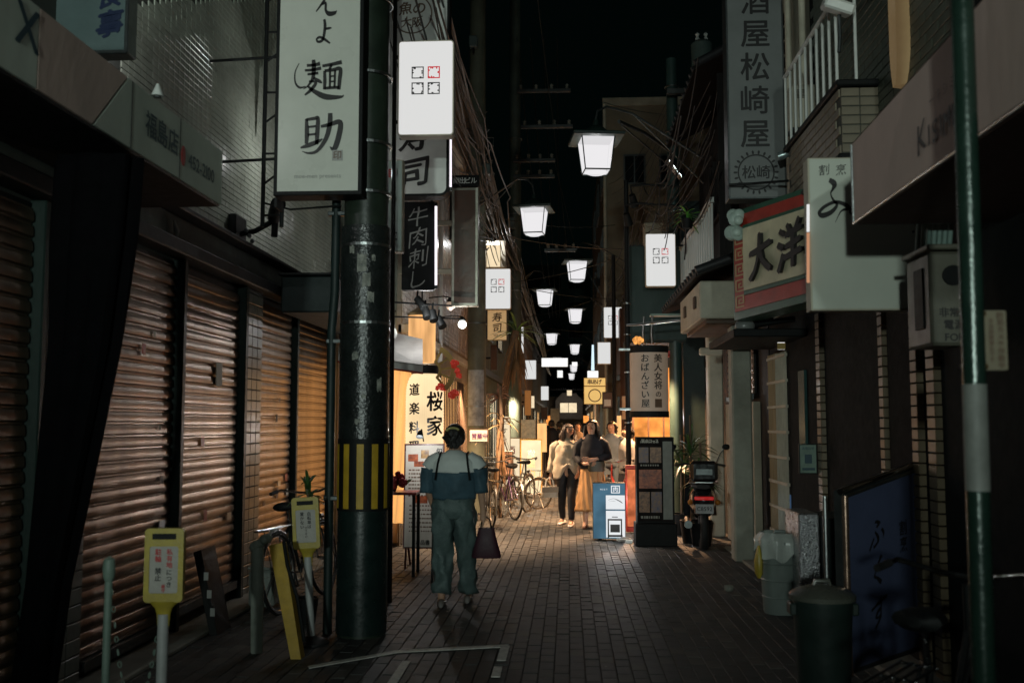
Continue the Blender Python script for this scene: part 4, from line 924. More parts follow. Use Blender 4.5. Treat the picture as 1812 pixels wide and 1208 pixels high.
# ================================================================ STREET OBJECTS, LEFT
def yellow_sign(label, x, y, lean, txt, rz=0.0):
    t = thing('parking_sign', label, 'sign post', (x, y, 0), 'yellow framed no-parking posts', rz); t.rotation_euler.y = lean
    MB().cyl((0, 0, .0), (0, 0, .62), .028, n=16).build('post', mat('white_plastic_pipe', (.42, .43, .42), .4, scale=8, var=.2), t, smooth=True)
    MB().lathe([(.0001, 0), (.13, .0), (.13, .015), (.05, .05), (.03, .06)], (0, 0, 0), 20).build('base', M['rubber'], t, smooth=True)
    MB().lathe([(.03, .56), (.035, .62), (.045, .65), (.08, .685)], (0, 0, 0), 16, 0, 1, .45).build('socket', M['yellow'], t, smooth=True)
    o, i = rrect(-.098, .098, .68, 1.05, -.022, .02), rrect(-.072, .072, .725, .96, -.022, .012)
    mb = MB(); n = len(o)
    for y0 in (-.022, .022): mb.add([(p[0], y0, p[2]) for p in o] + [(p[0], y0, p[2]) for p in i], [(a, (a+1) % n, n+(a+1) % n, n+a) for a in range(n) if not 100 < a])
    mb.add([(p[0], -.022, p[2]) for p in o] + [(p[0], .022, p[2]) for p in o], [(a, (a+1) % n, n+(a+1) % n, n+a) for a in range(n)])
    mb.add([(p[0], -.022, p[2]) for p in i] + [(p[0], .022, p[2]) for p in i], [(a, (a+1) % n, n+(a+1) % n, n+a) for a in range(n)])
    mb.build('frame', M['yellow'], t)
    MB().box(-.06, .06, -.0235, -.0226, .995, 1.025).build('handle_slot', M['black'], t)
    MB().box(-.0715, .0715, -.017, .017, .7255, .9595).build('plate', mat('dull_white_plate', (.4, .38, .34), .5), t)
    for body, dx, z0, s, m in txt:
        mb = MB(); o = letters(body, None, m, (0, 0, 0), s, vertical=True, bold=.045, step=1.02); o.parent = t; o.location = (dx, -.0185, z0)
    return t
yellow_sign('yellow framed no-parking post nearest the viewer, with red and black writing', -2.06, 5.05, 0, [('私有地', .028, .90, .032, M['inkred']), ('駐輪', -.028, .915, .034, M['inkred']), ('につき', .028, .80, .03, M['ink']), ('禁止', -.028, .82, .034, M['ink']), ('厳守', 0, .75, .02, M['inkred'])], .1)
yellow_sign('yellow framed no-parking post in front of the last shutter, slightly leaning, writing all black', -1.86, 7.25, -.06, [('自転車は', .026, .885, .03, M['ink']), ('置かない', -.026, .885, .03, M['ink']), ('で下さい', 0, .80, .02, M['ink'])], .05)
t = thing('chain_post', 'pale green chain post with a rounded cap in the near left corner', 'post', (-2.42, 5.2, 0))
MB().cyl((0, 0, 0), (0, 0, .76), .022, .02, 14).build('post', mat('faded_green_plastic', (.2, .28, .23), .5), t, smooth=True)
MB().lathe([(.0001, .72), (.018, .75), (.03, .78), (.033, .83), (.028, .87), (.0001, .89)], (0, 0, 0), 16).build('cap', MATS['faded_green_plastic'], t, smooth=True)
t2 = thing('plastic_chain', 'thin grey chain hanging from the pale green post to the nearest yellow sign', 'chain', (-2.42, 5.2, 0)); mb = MB()
for k in range(26):
    u = k/25; p = Vector((.02+.33*u, -.15*u, .70 - .55*(4*u*(1-u)) - .05*u)); q = Vector((.02+.33*(u+.04), -.15*(u+.04), .70 - .55*(4*(u+.04)*(1-u-.04)) - .05*u)); d = (q-p).normalized()
    sd = d.orthogonal().normalized() if k % 2 else d.cross(d.orthogonal()).normalized()
    mb.tube([p + d*.016*math.cos(a) + sd*.009*math.sin(a) for a in [i*PI/4 for i in range(8)]], .003, 5, closed=True)
o = mb.build('links', MATS['faded_green_plastic'], t2); o['kind'] = 'stuff'
t = thing('pipe_bollard', 'pale capped pipe standing between the pilaster and the yellow strip', 'bollard', (-2.17, 6.96, 0))
MB().cyl((0, 0, 0), (-.01, 0, .72), .042, .045, 18).build('pipe', mat('pale_green_pipe', (.36, .4, .34), .6, scale=5, var=.3), t, smooth=True)
mb = MB()
for k in range(6): mb.ball((-.03+.018*k, random.uniform(-.02, .02), .72+.012*k+random.uniform(0, .015)), .035, 10, 6)
mb.build('wrapped_top', MATS['pale_green_pipe'], t, smooth=True)
t = thing('foam_barrier', 'yellow foam strip leaning beside the pale pipe', 'foam strip', (-1.88, 6.78, 0))
MB().add([(.0, 0, .0), (.07, 0, 0), (.07, .1, 0), (0, .1, 0), (-.2, .12, .74), (-.1, .12, .76), (-.1, .2, .76), (-.2, .2, .74)], [(3,2,1,0), (4,5,6,7), (0,1,5,4), (1,2,6,5), (2,3,7,6), (3,0,4,7)]).build('strip', M['mustard'], t)
MB().tube([(.09, .0, .12), (.04, .0, .4), (-.04, .02, .62), (-.085, .08, .77)], .013, 8).build('black_edge', M['black'], t, smooth=True)
t = thing('menu_stand', 'dark leaning board with pale marks under the second shutter', 'board', (-2.7, 7.5, 0))
MB().prism([(0, 0, 0), (.06, 0, 0), (-.12, .1, .62), (-.18, .1, .6)], (.0, .3, 0)).build('board', M['black'], t)
for k in range(3): MB().box(.0-.035*k, .035-.035*k, -.003+.02*k, .0+.02*k, .14+.13*k, .2+.13*k).build('mark', M['inkgray'], t)
t = thing('storage_box', 'pale plastic box on the step below the second shutter', 'box', (-2.6, 8.6, 0)); MB().bbox(-.12, .1, -.15, .25, .036, .34, .02).build('body', mat('pale_grey_plastic', (.25, .28, .25), .5), t); MB().bbox(-.13, .11, -.16, .26, .345, .37, .01).build('lid', MATS['pale_grey_plastic'], t)
# dark gathered curtain hanging at the near shop
t = thing('curtain', 'dark gathered curtain hanging under the near fascia', 'curtain', (-2.5, 5.1, 0)); R_ = []
for k in range(25):
    u = k/24; z = 2.98*(1-u) + .02; cx = -.01 - .12*u - .22*max(0, u-.35); w = .27 - .14*min(1, max(0, (u-.15)/.6)); ring_ = []
    for j in range(36): a = 2*PI*j/36; f = 1 + .13*math.sin(7*a + 2*u) + .05*math.sin(13*a+3*u); ring_.append((cx + w*.8*f*math.cos(a), .1*f*math.sin(a), z))
    R_.append(ring_)
MB().rings(R_).build('cloth', mat('black_cloth', (.002, .002, .0025), .9, spec=.05), t, smooth=True)

# ---- paper lantern shop
CH = thing('paper_lantern', 'huge glowing paper lantern with brush characters at the restaurant front', 'paper lantern', (-1.78, 12.3, 1.0))
prof = []; n = 60
for k in range(n+1):
    u = k/n; prof.append((.235*(1-.35*abs(2*u-1)**6) + .004*(1 if k % 2 else -1), .12 + 1.08*u))
MB().lathe(prof, (0, 0, 0), 36).build('paper', glow('lantern_paper', (1, .74, .42), 1.25, .25, .25, 2), CH, smooth=True)
for z, h in ((.06, .06), (1.2, .1)): MB().lathe([(.0001, z), (.17, z), (.175, z+h), (.0001, z+h)], (0, 0, 0), 28).build('rim', M['black'], CH, smooth=True)
lamp(CH, (0, -.32, .5), 40, (1, .6, .3), .07)
def wrap(ch, ang, z, s, m, R=.246, bold=.01):
    V, Fs, w, x0 = glyph(ch, bold); vs = []
    for a, b in V:
        u = (a - x0 - w/2)*s; v = (b-.38)*s + .05*(a-x0-w/2)*s; th = ang + u/R; vs.append((R*math.sin(th), -R*math.cos(th), z+v))
    mb = MB()
    for q, (bx_, by_) in enumerate(((0, 0), (1, 0), (-1, 0), (0, 1), (0, -1))): mb.add([(x*(1+.0008*q)+.012*s*bx_*2, y*(1+.0008*q), z_+.012*s*by_*2) for x, y, z_ in vs], Fs)
    return mb.build('lettering', m, CH)
for k, ch in enumerate('道楽料理'): wrap(ch, -.42, 1.0-k*.23, .155, M['ink'])
for k, ch in enumerate('桜家'): wrap(ch, .72, .86-k*.3, .25, M['ink'])
BRL = thing('barrel_lamp', 'orange glowing round lamp under the black banner sign', 'lamp', tuple(aY(742, 640, 12.6)))
a, b = aY(718, 640, 12.6), aY(767, 556, 12.6); c = (a+b)/2; r_ = (b.x-a.x)/2
MB().cyl((c.x, 12.8, a.z), (c.x, 12.8, b.z), r_, r_, 28).build('shade', glow('amber_wood_lamp', (1, .52, .2), 1.1, 0, .5, 5, (1, 1, .2)), BRL, True, True)
MB().lathe([(r_+.01, b.z), (r_+.01, b.z+.03), (.05, b.z+.12), (.0001, b.z+.13)], (c.x, 12.8, 0), 28).build('cap', M['wood'], BRL, True, True)
MB().cyl((c.x, 12.8, b.z+.1), (c.x, 12.8, b.z+.4), .01).build('cord', M['black'], BRL, True)
t = thing('shop_awning', 'small grey-white folded awning beside the thick utility pole', 'awning', (-1.95, 12.2, 2.3))
P_ = [aY(683, 565, 12.9), aY(683, 625, 12.2), aY(748, 645, 11.6), aY(748, 600, 12.4)]
P_[0].x -= .6; P_[1].x -= .6
MB().prism(P_, (0.0, 0, -.02)).build('canvas', M['stripe'], t, True)
MB().prism([P_[1], P_[2], P_[2] - Vector((0, 0, .09)), P_[1] - Vector((0, 0, .09))], (0, .01, 0)).build('valance', M['stripe'], t, True)
MB().tube([P_[1]-Vector((0, 0, .1)), P_[2]-Vector((0, 0, .1))], .012, 6).build('bar', M['red'], t, True)
MB().ball(aY(690, 590, 11.9), .09, 12, 8).build('end_knuckle', M['white'], t, True, True)
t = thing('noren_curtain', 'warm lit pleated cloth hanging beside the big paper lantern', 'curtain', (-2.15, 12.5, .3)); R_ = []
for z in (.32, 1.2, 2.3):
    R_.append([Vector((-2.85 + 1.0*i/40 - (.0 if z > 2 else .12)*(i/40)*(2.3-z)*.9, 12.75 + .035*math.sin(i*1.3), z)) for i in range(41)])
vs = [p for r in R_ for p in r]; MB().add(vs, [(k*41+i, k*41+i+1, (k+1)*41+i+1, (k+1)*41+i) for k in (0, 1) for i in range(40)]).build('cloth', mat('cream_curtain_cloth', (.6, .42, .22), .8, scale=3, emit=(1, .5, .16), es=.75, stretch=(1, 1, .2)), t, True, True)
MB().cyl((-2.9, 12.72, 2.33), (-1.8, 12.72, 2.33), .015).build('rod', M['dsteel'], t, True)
# spotlights on a rail, two bulbs
t = thing('spotlight_rail', 'cluster of black spotlights on a rail above the orange lamp', 'spotlights', tuple(aY(745, 545, 12.1)))
MB().cyl(aY(686, 534, 12.1), aY(800, 541, 12.1), .012).build('rail', M['black'], t, True)
MB().cyl(aY(695, 560, 12.1), aY(818, 564, 12.1), .01).build('rail', M['black'], t, True)
for px, py, dx, dz in ((738, 528, .1, -.12), (752, 545, .04, -.13), (765, 550, .03, -.13), (776, 562, .06, -.12)):
    p = aY(px, py, 12.05); MB().cyl(p, p + Vector((dx, -.06, dz)), .045, .055, 12).build('spotlight', M['black'], t, True, True); MB().cyl(p, p + Vector((0, .05, .1)), .012).build('bracket', M['black'], t, True)
lamp(t, aY(752, 552, 11.8), 26, (1, .8, .6), .05, world=True)
for lb, px, py, r_, e in (('round glowing bulb next to the brown utility pole', 818, 574, .055, 45), ('half-hidden dim globe lamp under the framed brown panel', 797, 541, .06, 0)):
    p = aY(px, py, 12.9); t = thing('globe_bulb', lb, 'light bulb', tuple(p))
    MB().ball((0, 0, 0), r_, 16, 10).build('globe', M['hot'] if e else mat('milky_glass', (.6, .5, .42), .2, emit=(1, .7, .5), es=.3), t, smooth=True)
    MB().lathe([(.03, r_*.8), (.05, r_*1.1), (.02, r_*1.8), (.0001, r_*1.9)], (0, 0, 0), 12).build('socket', M['black'], t, smooth=True)
    MB().tube([(0, 0, r_*1.8), (-.1, .05, r_*2.2), (-.3, .1, r_*2)], .008, 6).build('arm', M['black'], t)
    if e: lamp(t, (0, -.1, -.04), e, (1, .8, .6), .04)
# gold fan ornament with red flowers
t = thing('fan_ornament', 'gold festival fan with red paper flowers beside the lantern', 'ornament', tuple(aY(785, 660, 11.9)))
c = aY(762, 655, 11.9)
mb = MB(); n = 14
def arc(r0, r1, a0, a1, y0, y1, n=14):
    vs = [c + Vector((r*math.cos(a), y, r*math.sin(a))) for y in (y0, y1) for r in (r0, r1) for a in [a0+(a1-a0)*i/n for i in range(n+1)]]; k = n+1
    return [(p) for p in vs], [(i, i+1, k+i+1, k+i) for i in range(n)] + [(2*k+i, 3*k+i, 3*k+i+1, 2*k+i+1) for i in range(n)] + [(k+i, k+i+1, 3*k+i+1, 3*k+i) for i in range(n)] + [(i, 2*k+i, 2*k+i+1, i+1) for i in range(n)]
for r0, r1 in ((.25, .31), (.1, .13)): mb.add(*arc(r0, r1, -.9, 1.15, -.02, .02))
for k in range(5): a = -.85 + k*.48; d = Vector((math.cos(a), 0, math.sin(a))); mb.tube([c + d*.11, c + d*.26], .018, 4)
mb.build('fan', M['gold'], t, True)
rr = random.Random(11)
def flowers(t, cx, n, spread, r, m, name='flower'):
    for k in range(n):
        p = cx + Vector([rr.uniform(-s, s) for s in spread]); mb = MB()
        for j in range(6): a = j*PI/3 + rr.random(); mb.ball(p + Vector((math.cos(a)*r*.6, rr.uniform(-.2, .2)*r, math.sin(a)*r*.6)), r*.5, 6, 4, 1, .5, 1)
        mb.ball(p, r*.4, 6, 4); mb.build(name, m, t, True, True)
flowers(t, aY(808, 655, 11.9), 9, (.05, .06, .1), .035, mat('red_paper', (.6, .03, .02), .5, emit=(1, .08, .03), es=.12))
flowers(t, aY(778, 684, 11.9), 8, (.07, .05, .025), .03, MATS['red_paper']); flowers(t, aY(803, 694, 11.9), 2, (.03, .03, .03), .05, MATS['red_paper'])
# menus
def menu_panel(name, label, x0, x1, z0, z1, y, lean, face, frame, rows, ink, depth=.05, legs=.0, photos=(), title=None, cat='menu board', rz=0.0, group=None):
    w, h = x1-x0, z1-z0
    t = thing(name, label, cat, ((x0+x1)/2, y, 0), group, rz)
    def ln(z): return (z - z0)*lean
    def Q(u, v, d): return Vector((-w/2+w*u, -d + ln(z0+h*v), z0+h*v))
    def slab(u0, u1, v0, v1, d0, d1, nm, m): return MB().add([Q(u0,v0,d0), Q(u1,v0,d0), Q(u1,v1,d0), Q(u0,v1,d0), Q(u0,v0,d1), Q(u1,v0,d1), Q(u1,v1,d1), Q(u0,v1,d1)], [(4,5,6,7), (3,2,1,0), (0,4,7,3), (1,2,6,5), (0,1,5,4), (3,7,6,2)]).build(nm, m, t)
    slab(0, 1, 0, 1, -depth, 0, 'frame', frame)
    fw, fh = .018/w, .018/h
    slab(fw, 1-fw, fh, 1-fh, .0005, .004, 'sheet', face)
    rq = random.Random(label)
    mb = MB()
    for (v, u0, u1, hh) in rows:
        u = u0
        while u < u1:
            l = rq.uniform(.02, .07); mb.add([Q(u, v, .0055), Q(min(u+l, u1), v, .0055), Q(min(u+l, u1), v+hh, .0055), Q(u, v+hh, .0055)], [(0, 1, 2, 3)]); u += l + rq.uniform(.01, .03)
    if rows: o = mb.build('printed_lines', ink, t); o['kind'] = 'stuff'
    for (u0, u1, v0, v1, m) in photos: slab(u0, u1, v0, v1, .0045, .006, 'photo', m)
    if title:
        for (s, u, v, sz, m, vert) in title:
            q = Q(u, v, .0065); o = letters(s, None, m, (0, 0, 0), sz, vertical=vert, bold=.03, U=(0, lean, 1)); o.parent = t; o.location = q
    if legs:
        for sx in (-1, 1):
            MB().cyl((sx*w*.42, .02, z0+.02), (sx*w*.42, -.04, 0), .012).build('leg', frame, t)
            MB().cyl((sx*w*.42, .04, z0+.2), (sx*w*.42, .32, 0), .012).build('leg', frame, t)
    return t
food = [mat('food_photo_%d' % i, c, .4, scale=18, var=.8, dirt=d, bump=0) for i, (c, d) in enumerate((((.42, .1, .03), (.05, .01, .01)), ((.4, .22, .05), (.08, .03, .01)), ((.3, .14, .06), (.03, .02, .02)), ((.04, .05, .1), (.28, .14, .06))))]
p0, p1 = aY(714, 785, 11.0), aY(784, 960, 11.0)
menu_panel('menu_board', 'tall white menu board with food drawings in front of the paper lantern', p0.x, p1.x, .22, p0.z, 11.0, .06, M['paper'], mat('dark_red_wood', (.1, .02, .015), .4),
           [(.74-.035*k, .12, .85, .014) for k in range(8)] + [(.40-.04*k, .15, .8, .012) for k in range(7)], M['inkbrown'], .03, .2,
           [(.1, .35, .83, .9, food[0]), (.42, .62, .86, .94, food[1]), (.25, .5, .78, .83, food[0]), (.6, .8, .8, .85, food[1]), (.3, .6, .43, .5, food[0])], [('お品書', .5, .06, .055, M['ink'], False), ('旬', .87, .93, .07, M['ink'], False)])
menu_panel('easel_board', 'narrow dark easel board leaning just left of the walking woman', -1.36, -1.2, .1, 1.17, 9.9, .12, M['dwood'], M['black'], [(.9-.06*k, .2, .8, .015) for k in range(12)], M['paper'], .02, .1, [(.2, .8, .4, .5, food[0])])
t = thing('clip_lamp', 'added clip lamp brightening the white menu board by the paper lantern', 'lamp', ((p0.x+p1.x)/2, 10.8, p0.z+.06)); MB().cyl((0, -.1, .02), (0, -.06, .08), .04, .02, 12).build('shade', M['black'], t, smooth=True); MB().tube([(0, -.06, .08), (0, .05, .1), (0, .2, -.03)], .008, 6).build('neck', M['black'], t); lamp(t, (0, -.16, -.02), 3.5, (1, .75, .5), .03)  # lamp added to brighten the menu board
t = thing('display_table', 'small black table with red flowers below the noren', 'table', (-1.86, 10.6, 0))
MB().bbox(-.3, .27, -.18, .2, .84, .87, .006).build('table_top', mat('red_lacquer', (.25, .03, .02), .3), t)
for sx in (-.27, .24):
    for sy in (-.15, .17): MB().box(sx-.015, sx+.015, sy-.015, sy+.015, 0, .838).build('leg', M['black'], t)
t = thing('flower_arrangement', 'low arrangement of red flowers on the small black table', 'flowers', (-1.9, 10.55, .87))
MB().lathe([(.0001, 0), (.07, .0), (.09, .05), (.08, .055)], (0, 0, 0), 16).build('pot', M['black'], t, smooth=True)
flowers(t, Vector((-1.92, 10.5, 1.0)), 12, (.2, .06, .06), .05, mat('dark_red_petals', (.3, .02, .02), .6))
for k in range(10):
    a = rr.uniform(-1, 1); MB().add([(a*.2, -.05, .04), (a*.25+.03, -.09, .1), (a*.33, -.06, .14), (a*.25-.03, -.03, .1)], [(0, 1, 2, 3)]).build('leaf', M['leaf'], t)
t = thing('paper_streamer', 'pale folded cloth hanging from the small black table', 'cloth', (-1.95, 10.4, .3)); R_ = [[Vector((-.09 + .18*i/16*(1-.2*k), .02*math.sin(i*1.1), .52-.5*k)) for i in range(17)] for k in (0, 1)]
MB().add([p for r in R_ for p in r], [(i, i+1, 18+i, 17+i) for i in range(16)]).build('cloth', mat('pink_white_cloth', (.5, .35, .28), .8), t)
t = thing('pole_poster', 'white printed poster wrapped around the brown-lit utility pole', 'poster', (-1.66, 18.0, 2.0)); vs = []; n = 8
for z in (1.55, 2.55): vs += [(.182*math.sin(a), -.182*math.cos(a), z-2.0) for a in [-.9+1.8*i/n for i in range(n+1)]]
MB().add(vs, [(i, i+1, n+2+i, n+1+i) for i in range(n)]).build('sheet', mat('blue_white_poster', (.45, .5, .52), .5, scale=9, var=.5), t)
menu_panel('price_sign', 'small white sign with purple characters tied to the utility pole', -1.62, -1.3, 1.28, 1.5, 16.2, 0, M['paper'], M['brown'], [], None, .02, 0, (), [('営業中', .55, .5, .09, mat('purple_ink', (.12, .02, .12), .5), False)], 'sign')

# ---- plants
def plant(name, label, loc, n, length, m, droop=1.0, width=.035, up=.5, seed=1, skirt=0, trunk=None, cat='plant', pot=None, group=None):
    t = thing(name, label, cat, loc, group); rq = random.Random(seed)
    if trunk: MB().tube([Vector(p) for p in trunk[0]], trunk[1], 10).build('trunk', M['bark'], t, smooth=True)
    for k in range(n + skirt):
        dead = k >= n; az = rq.uniform(0, 2*PI); el = rq.uniform(-.2, 1.3)*up if not dead else rq.uniform(-1.4, -.9); L_ = length*rq.uniform(.7, 1.1); w = width*rq.uniform(.8, 1.2)
        d = Vector((math.cos(az)*math.cos(el), math.sin(az)*math.cos(el), math.sin(el))); side = d.cross(Vector((0, 0, 1))).normalized(); vs = []; N_s = 6
        base = Vector((0, 0, rq.uniform(-.08, .08) - (rq.uniform(0, .5) if dead else 0)))
        for i in range(N_s+1):
            u = i/N_s; p = base + d*L_*u + Vector((0, 0, -droop*L_*.5*u*u)); ww = w*math.sin(PI*min(.97, .15+.85*u))*.9; vs += [p - side*ww, p + Vector((0, 0, -ww*.4)), p + side*ww]
        fs = [(3*i+a, 3*i+a+1, 3*i+a+4, 3*i+a+3) for i in range(N_s) for a in (0, 1)]
        MB().add(vs, fs).build('leaf', M['deadleaf'] if dead else m, t, smooth=True)
    if pot: MB().lathe([(.0001, pot[0]), (pot[1]*.75, pot[0]), (pot[1], pot[0]+pot[2]), (pot[1]*.9, pot[0]+pot[2]), (pot[1]*.88, pot[0]+pot[2]-.03), (.0001, pot[0]+pot[2]-.03)], (0, 0, 0), 20).build('pot', M['black'] if len(pot) < 4 else pot[3], t, smooth=True)
    return t
p = aY(913, 585, 19.5)
plant('palm_tree', 'shaggy palm with green crown and brown hanging leaves beside the pole', tuple(p), 26, .62, mat('bright_palm_leaf', (.10, .2, .05), .4, scale=8), .9, .03, .9, 4, 34, ([(0, 0, 0), (-.1, 0, -.5), (-.3, .05, -1.6), (-.35, .1, -p.z)], .07), 'tree')
p = aY(885, 745, 17.0)
plant('dry_vine', 'tangle of dry pale vine on the restaurant corner behind the bicycles', tuple(p), 14, .5, mat('dry_straw_leaf', (.4, .28, .14), .7, scale=8), 1.6, .03, 1.2, 9, 26, ([(0, 0, .6), (.03, 0, 0), (-.05, 0, -.5), (0, 0, -p.z)], .03))
p = aY(882, 700, 17.6); plant('flowering_bush', 'pale flowering bush at lantern height left of the palm', tuple(p), 30, .3, mat('pale_pink_leaf', (.42, .26, .2), .6, scale=8), .8, .04, 1.2, 12, 0, ([(0, 0, 0), (0, 0, -p.z)], .02))
p = aY(1216, 385, 14.3); plant('spider_plant', 'bright green spiky plant on the wooden house ledge', tuple(p), 24, .32, mat('bright_spike_leaf', (.10, .3, .05), .35, scale=8), .9, .018, 1.0, 5, 0, None, pot=(-.16, .09, .14))
for i, (px, py, Y, L_, lb) in enumerate(((1222, 800, 13.6, .55, 'dark bamboo-like plant beside the scooter, taller one'), (1240, 850, 13.3, .4, 'dark leafy plant right behind the scooter seat'), (1205, 830, 14.6, .5, 'dark plant between the large menu board and the scooter'))):
    p = aY(px, py, Y); plant('potted_plant', lb, tuple(p), 34, L_, M['leaf'], .9, .022, 1.2, 20+i, 0, ([(0, 0, .5), (0, 0, -p.z+.3)], .015), pot=(-p.z, .16, .3))
p = aY(545, 870, 8.0); plant('potted_plant', 'dark small plant behind the leaning yellow framed post', tuple(p), 18, .25, M['leaf'], .8, .018, 1.2, 31, 0, ([(0, 0, 0), (0, 0, -p.z+.2)], .01), pot=(-p.z, .1, .2))

# ---- bicycles
def wheel(t, x, R=.33):
    w = MB().tube([(x+R*math.cos(a), 0, R+R*math.sin(a)) for a in [2*PI*i/36 for i in range(36)]], .017, 8, closed=True).build('wheel', M['rubber'], t, smooth=True)
    MB().tube([(x+(R-.022)*math.cos(a), 0, R+(R-.022)*math.sin(a)) for a in [2*PI*i/36 for i in range(36)]], .009, 6, closed=True).build('rim', M['chrome'], w, smooth=True)
    mb = MB()
    for k in range(16): a = 2*PI*k/16; mb.cyl((x, .02*(1 if k % 2 else -1), R), (x+(R-.02)*math.cos(a), 0, R+(R-.02)*math.sin(a)), .0016, n=4)
    mb.cyl((x, -.04, R), (x, .04, R), .02, n=10); o = mb.build('spokes', M['chrome'], w); o['kind'] = 'stuff'
def bicycle(label, x, y, rz, colm, basket=True, lean=.0, R=.33, rack=True, group='bicycles parked along the lane'):
    t = thing('bicycle', label, 'bicycle', (x, y, 0), group, rz); t.rotation_euler.x = lean
    wheel(t, -.52, R); wheel(t, .52, R)
    def tb(nm, pts, r, m=colm): return MB().tube(pts, r, 8).build(nm, m, t, smooth=True)
    bb = (-.05, 0, .28); st = (-.2, 0, .72); hd = (.36, 0, .78)
    tb('frame', [(.36, 0, .72), (.25, 0, .55), bb], .017); tb('frame_tube', [bb, st], .015); tb('seat_post', [st, (-.23, 0, .84)], .012, M['chrome'])
    for s in (-1, 1):
        tb('stay', [(-.52, .05*s, R), bb], .008); tb('stay', [(-.52, .05*s, R), (-.2, .02*s, .68)], .008); tb('fork', [(.52, .05*s, R), (.42, .045*s, .6), (.37, .0, .7)], .01, M['chrome'])
    tb('head_tube', [(.385, 0, .66), (.34, 0, .92)], .017)
    tb('handlebar', [(.12, -.28, .98), (.24, -.25, 1.0), (.32, -.1, .96), (.34, 0, .95), (.32, .1, .96), (.24, .25, 1.0), (.12, .28, .98)], .011, M['chrome'])
    for s in (-1, 1): tb('grip', [(.19, .265*s, .99), (.09, .285*s, .975)], .017, M['rubber'])
    MB().rings([[(-.23+xx, wd*math.cos(a), .87+h*math.sin(a)) for a in [2*PI*j/12 for j in range(12)]] for xx, wd, h in ((-.13, .03, .02), (-.1, .09, .04), (0, .085, .035), (.08, .04, .025), (.14, .02, .015))]).build('saddle', M['black'], t, smooth=True)
    for x0, a0, a1 in ((-.52, .1, PI+.3), (.52, .4, 2.6)): tb('fender', [(x0+(R+.03)*math.cos(a), 0, R+(R+.03)*math.sin(a)) for a in [a0+(a1-a0)*i/14 for i in range(15)]], .014, M['steel'])
    MB().lathe([(.085, -.004), (.085, .004)], (0, 0, 0), 20).build('chain_ring', M['steel'], t).matrix_local = Matrix.Translation((-.05, -.04, .28)) @ Matrix.Rotation(PI/2, 4, 'X')
    for s, dx, dz in ((1, .1, -.13), (-1, -.1, .13)): tb('crank', [(-.05, .05*s, .28), (-.05+dx, .07*s, .28+dz)], .009, M['steel']); MB().bbox(-.05+dx-.04, -.05+dx+.04, .07*s+(0 if s > 0 else -.08), .07*s+(.08 if s > 0 else 0), .28+dz-.012, .28+dz+.012).build('pedal', M['rubber'], t)
    tb('kickstand', [(-.5, .06, R-.02), (-.52, .2, .01)], .009, M['steel'])
    if rack:
        for k in range(4): tb('rack_bar', [(-.3, -.06+.04*k, .71), (-.78, -.06+.04*k, .71)], .006, M['chrome'])
        for xx in (-.3, -.54, -.78): tb('rack_bar', [(xx, -.07, .705), (xx, .07, .705)], .006, M['chrome'])
        for s in (-1, 1): tb('rack_stay', [(-.6, .065*s, .7), (-.52, .05*s, R)], .005, M['chrome'])
    if basket:
        mb = MB()
        for z, k in ((.78, .8), (.86, .88), (.94, .94), (1.03, 1.0)): mb.tube([(.56+.13*k*sx, .16*k*sy, z) for sx, sy in ((-1, -1), (1, -1), (1, 1), (-1, 1))], .004, 5, closed=True)
        for i in range(7):
            for sx, sy in ((-1+2*i/6, -1), (-1+2*i/6, 1), (-1, -1+2*i/6), (1, -1+2*i/6)): mb.cyl((.56+.104*sx, .128*sy, .78), (.56+.13*sx, .16*sy, 1.03), .0025, n=4)
        mb.build('basket', M['dsteel'], t)
    tb('headlamp', [(.5, .0, .72), (.56, 0, .72)], .03, M['chrome'])
    return t
bicycle('bicycle nearest the pole in the row by the orange stand sign', -1.3, 16.0, -1.35+PI, M['black'], True, .06, .3)
bicycle('middle bicycle of the row, with purple frame, by the orange stand sign', -1.12, 17.2, -1.15+PI, mat('purple_frame', (.08, .03, .12), .3), False, .05)
bicycle('small-wheeled bicycle at the lane side of the row by the stand signs', -1.02, 18.6, .5+PI, mat('grey_frame', (.2, .2, .2), .3, .5), False, .05, .28)
bicycle('dark bicycle standing at the back of the row against the white stand sign', -1.5, 18.2, -1.3+PI, M['black'], True, .05)
bicycle('dark bicycle whose front wheel shows against the amber stand sign', -.92, 17.7, -1.9+PI, M['black'], False, .04)
bicycle('bicycle with red frame behind the blue lit sign', .86, 16.2, 1.9, mat('red_frame', (.4, .04, .03), .3), False, -.05)
bicycle('dark bicycle leaning at the last shutter behind the yellow posts', -2.35, 8.9, 1.45, M['black'], False, -.1)
bicycle('chrome bicycle in the dark near the lower edge, by the blue stand sign', 1.42, 4.05, .95, M['black'], False, .04, .31)

# lit stand signs on the far left
def stand(label, px, Y, m, frame, name='stand_sign', foot=.08):
    s = facing_sign(name, label, 'stand sign', px, Y, m, frame, .16, .02); t = s['t']
    for sx in (s['X0']+.03, s['X1']-.06): MB().bbox(sx, sx+.03, Y-.06, Y+.24, 0, .03).build('foot', M['black'], t, True); MB().box(sx, sx+.03, Y+.06, Y+.1, .03, s['Z0']).build('leg', M['black'], t, True)
    return s
s = stand('tall glowing amber stand sign beyond the bicycles', (921, 959, 777, 874), 21.5, glow('amber_white_acrylic', (1, .8, .48), 1.15, 0, .3, 2.2), mat('orange_frame', (.6, .28, .04), .4, emit=(1, .4, .05), es=.5))
letters('営業中', s['t'], mat('faint_brown_print', (.5, .3, .12), .6, var=0, bump=0, emit=(1, .6, .25), es=.6), sp(s, .5, .55), .2, vertical=True)
lamp(s['t'], (0, -.35, .9), 60, (1, .65, .3), .1)
s = stand('glowing white stand sign behind the amber one', (888, 921, 774, 862), 23.0, M['warmw'], M['gold']); letters('酒', s['t'], M['inkred'], sp(s, .5, .75), .2)
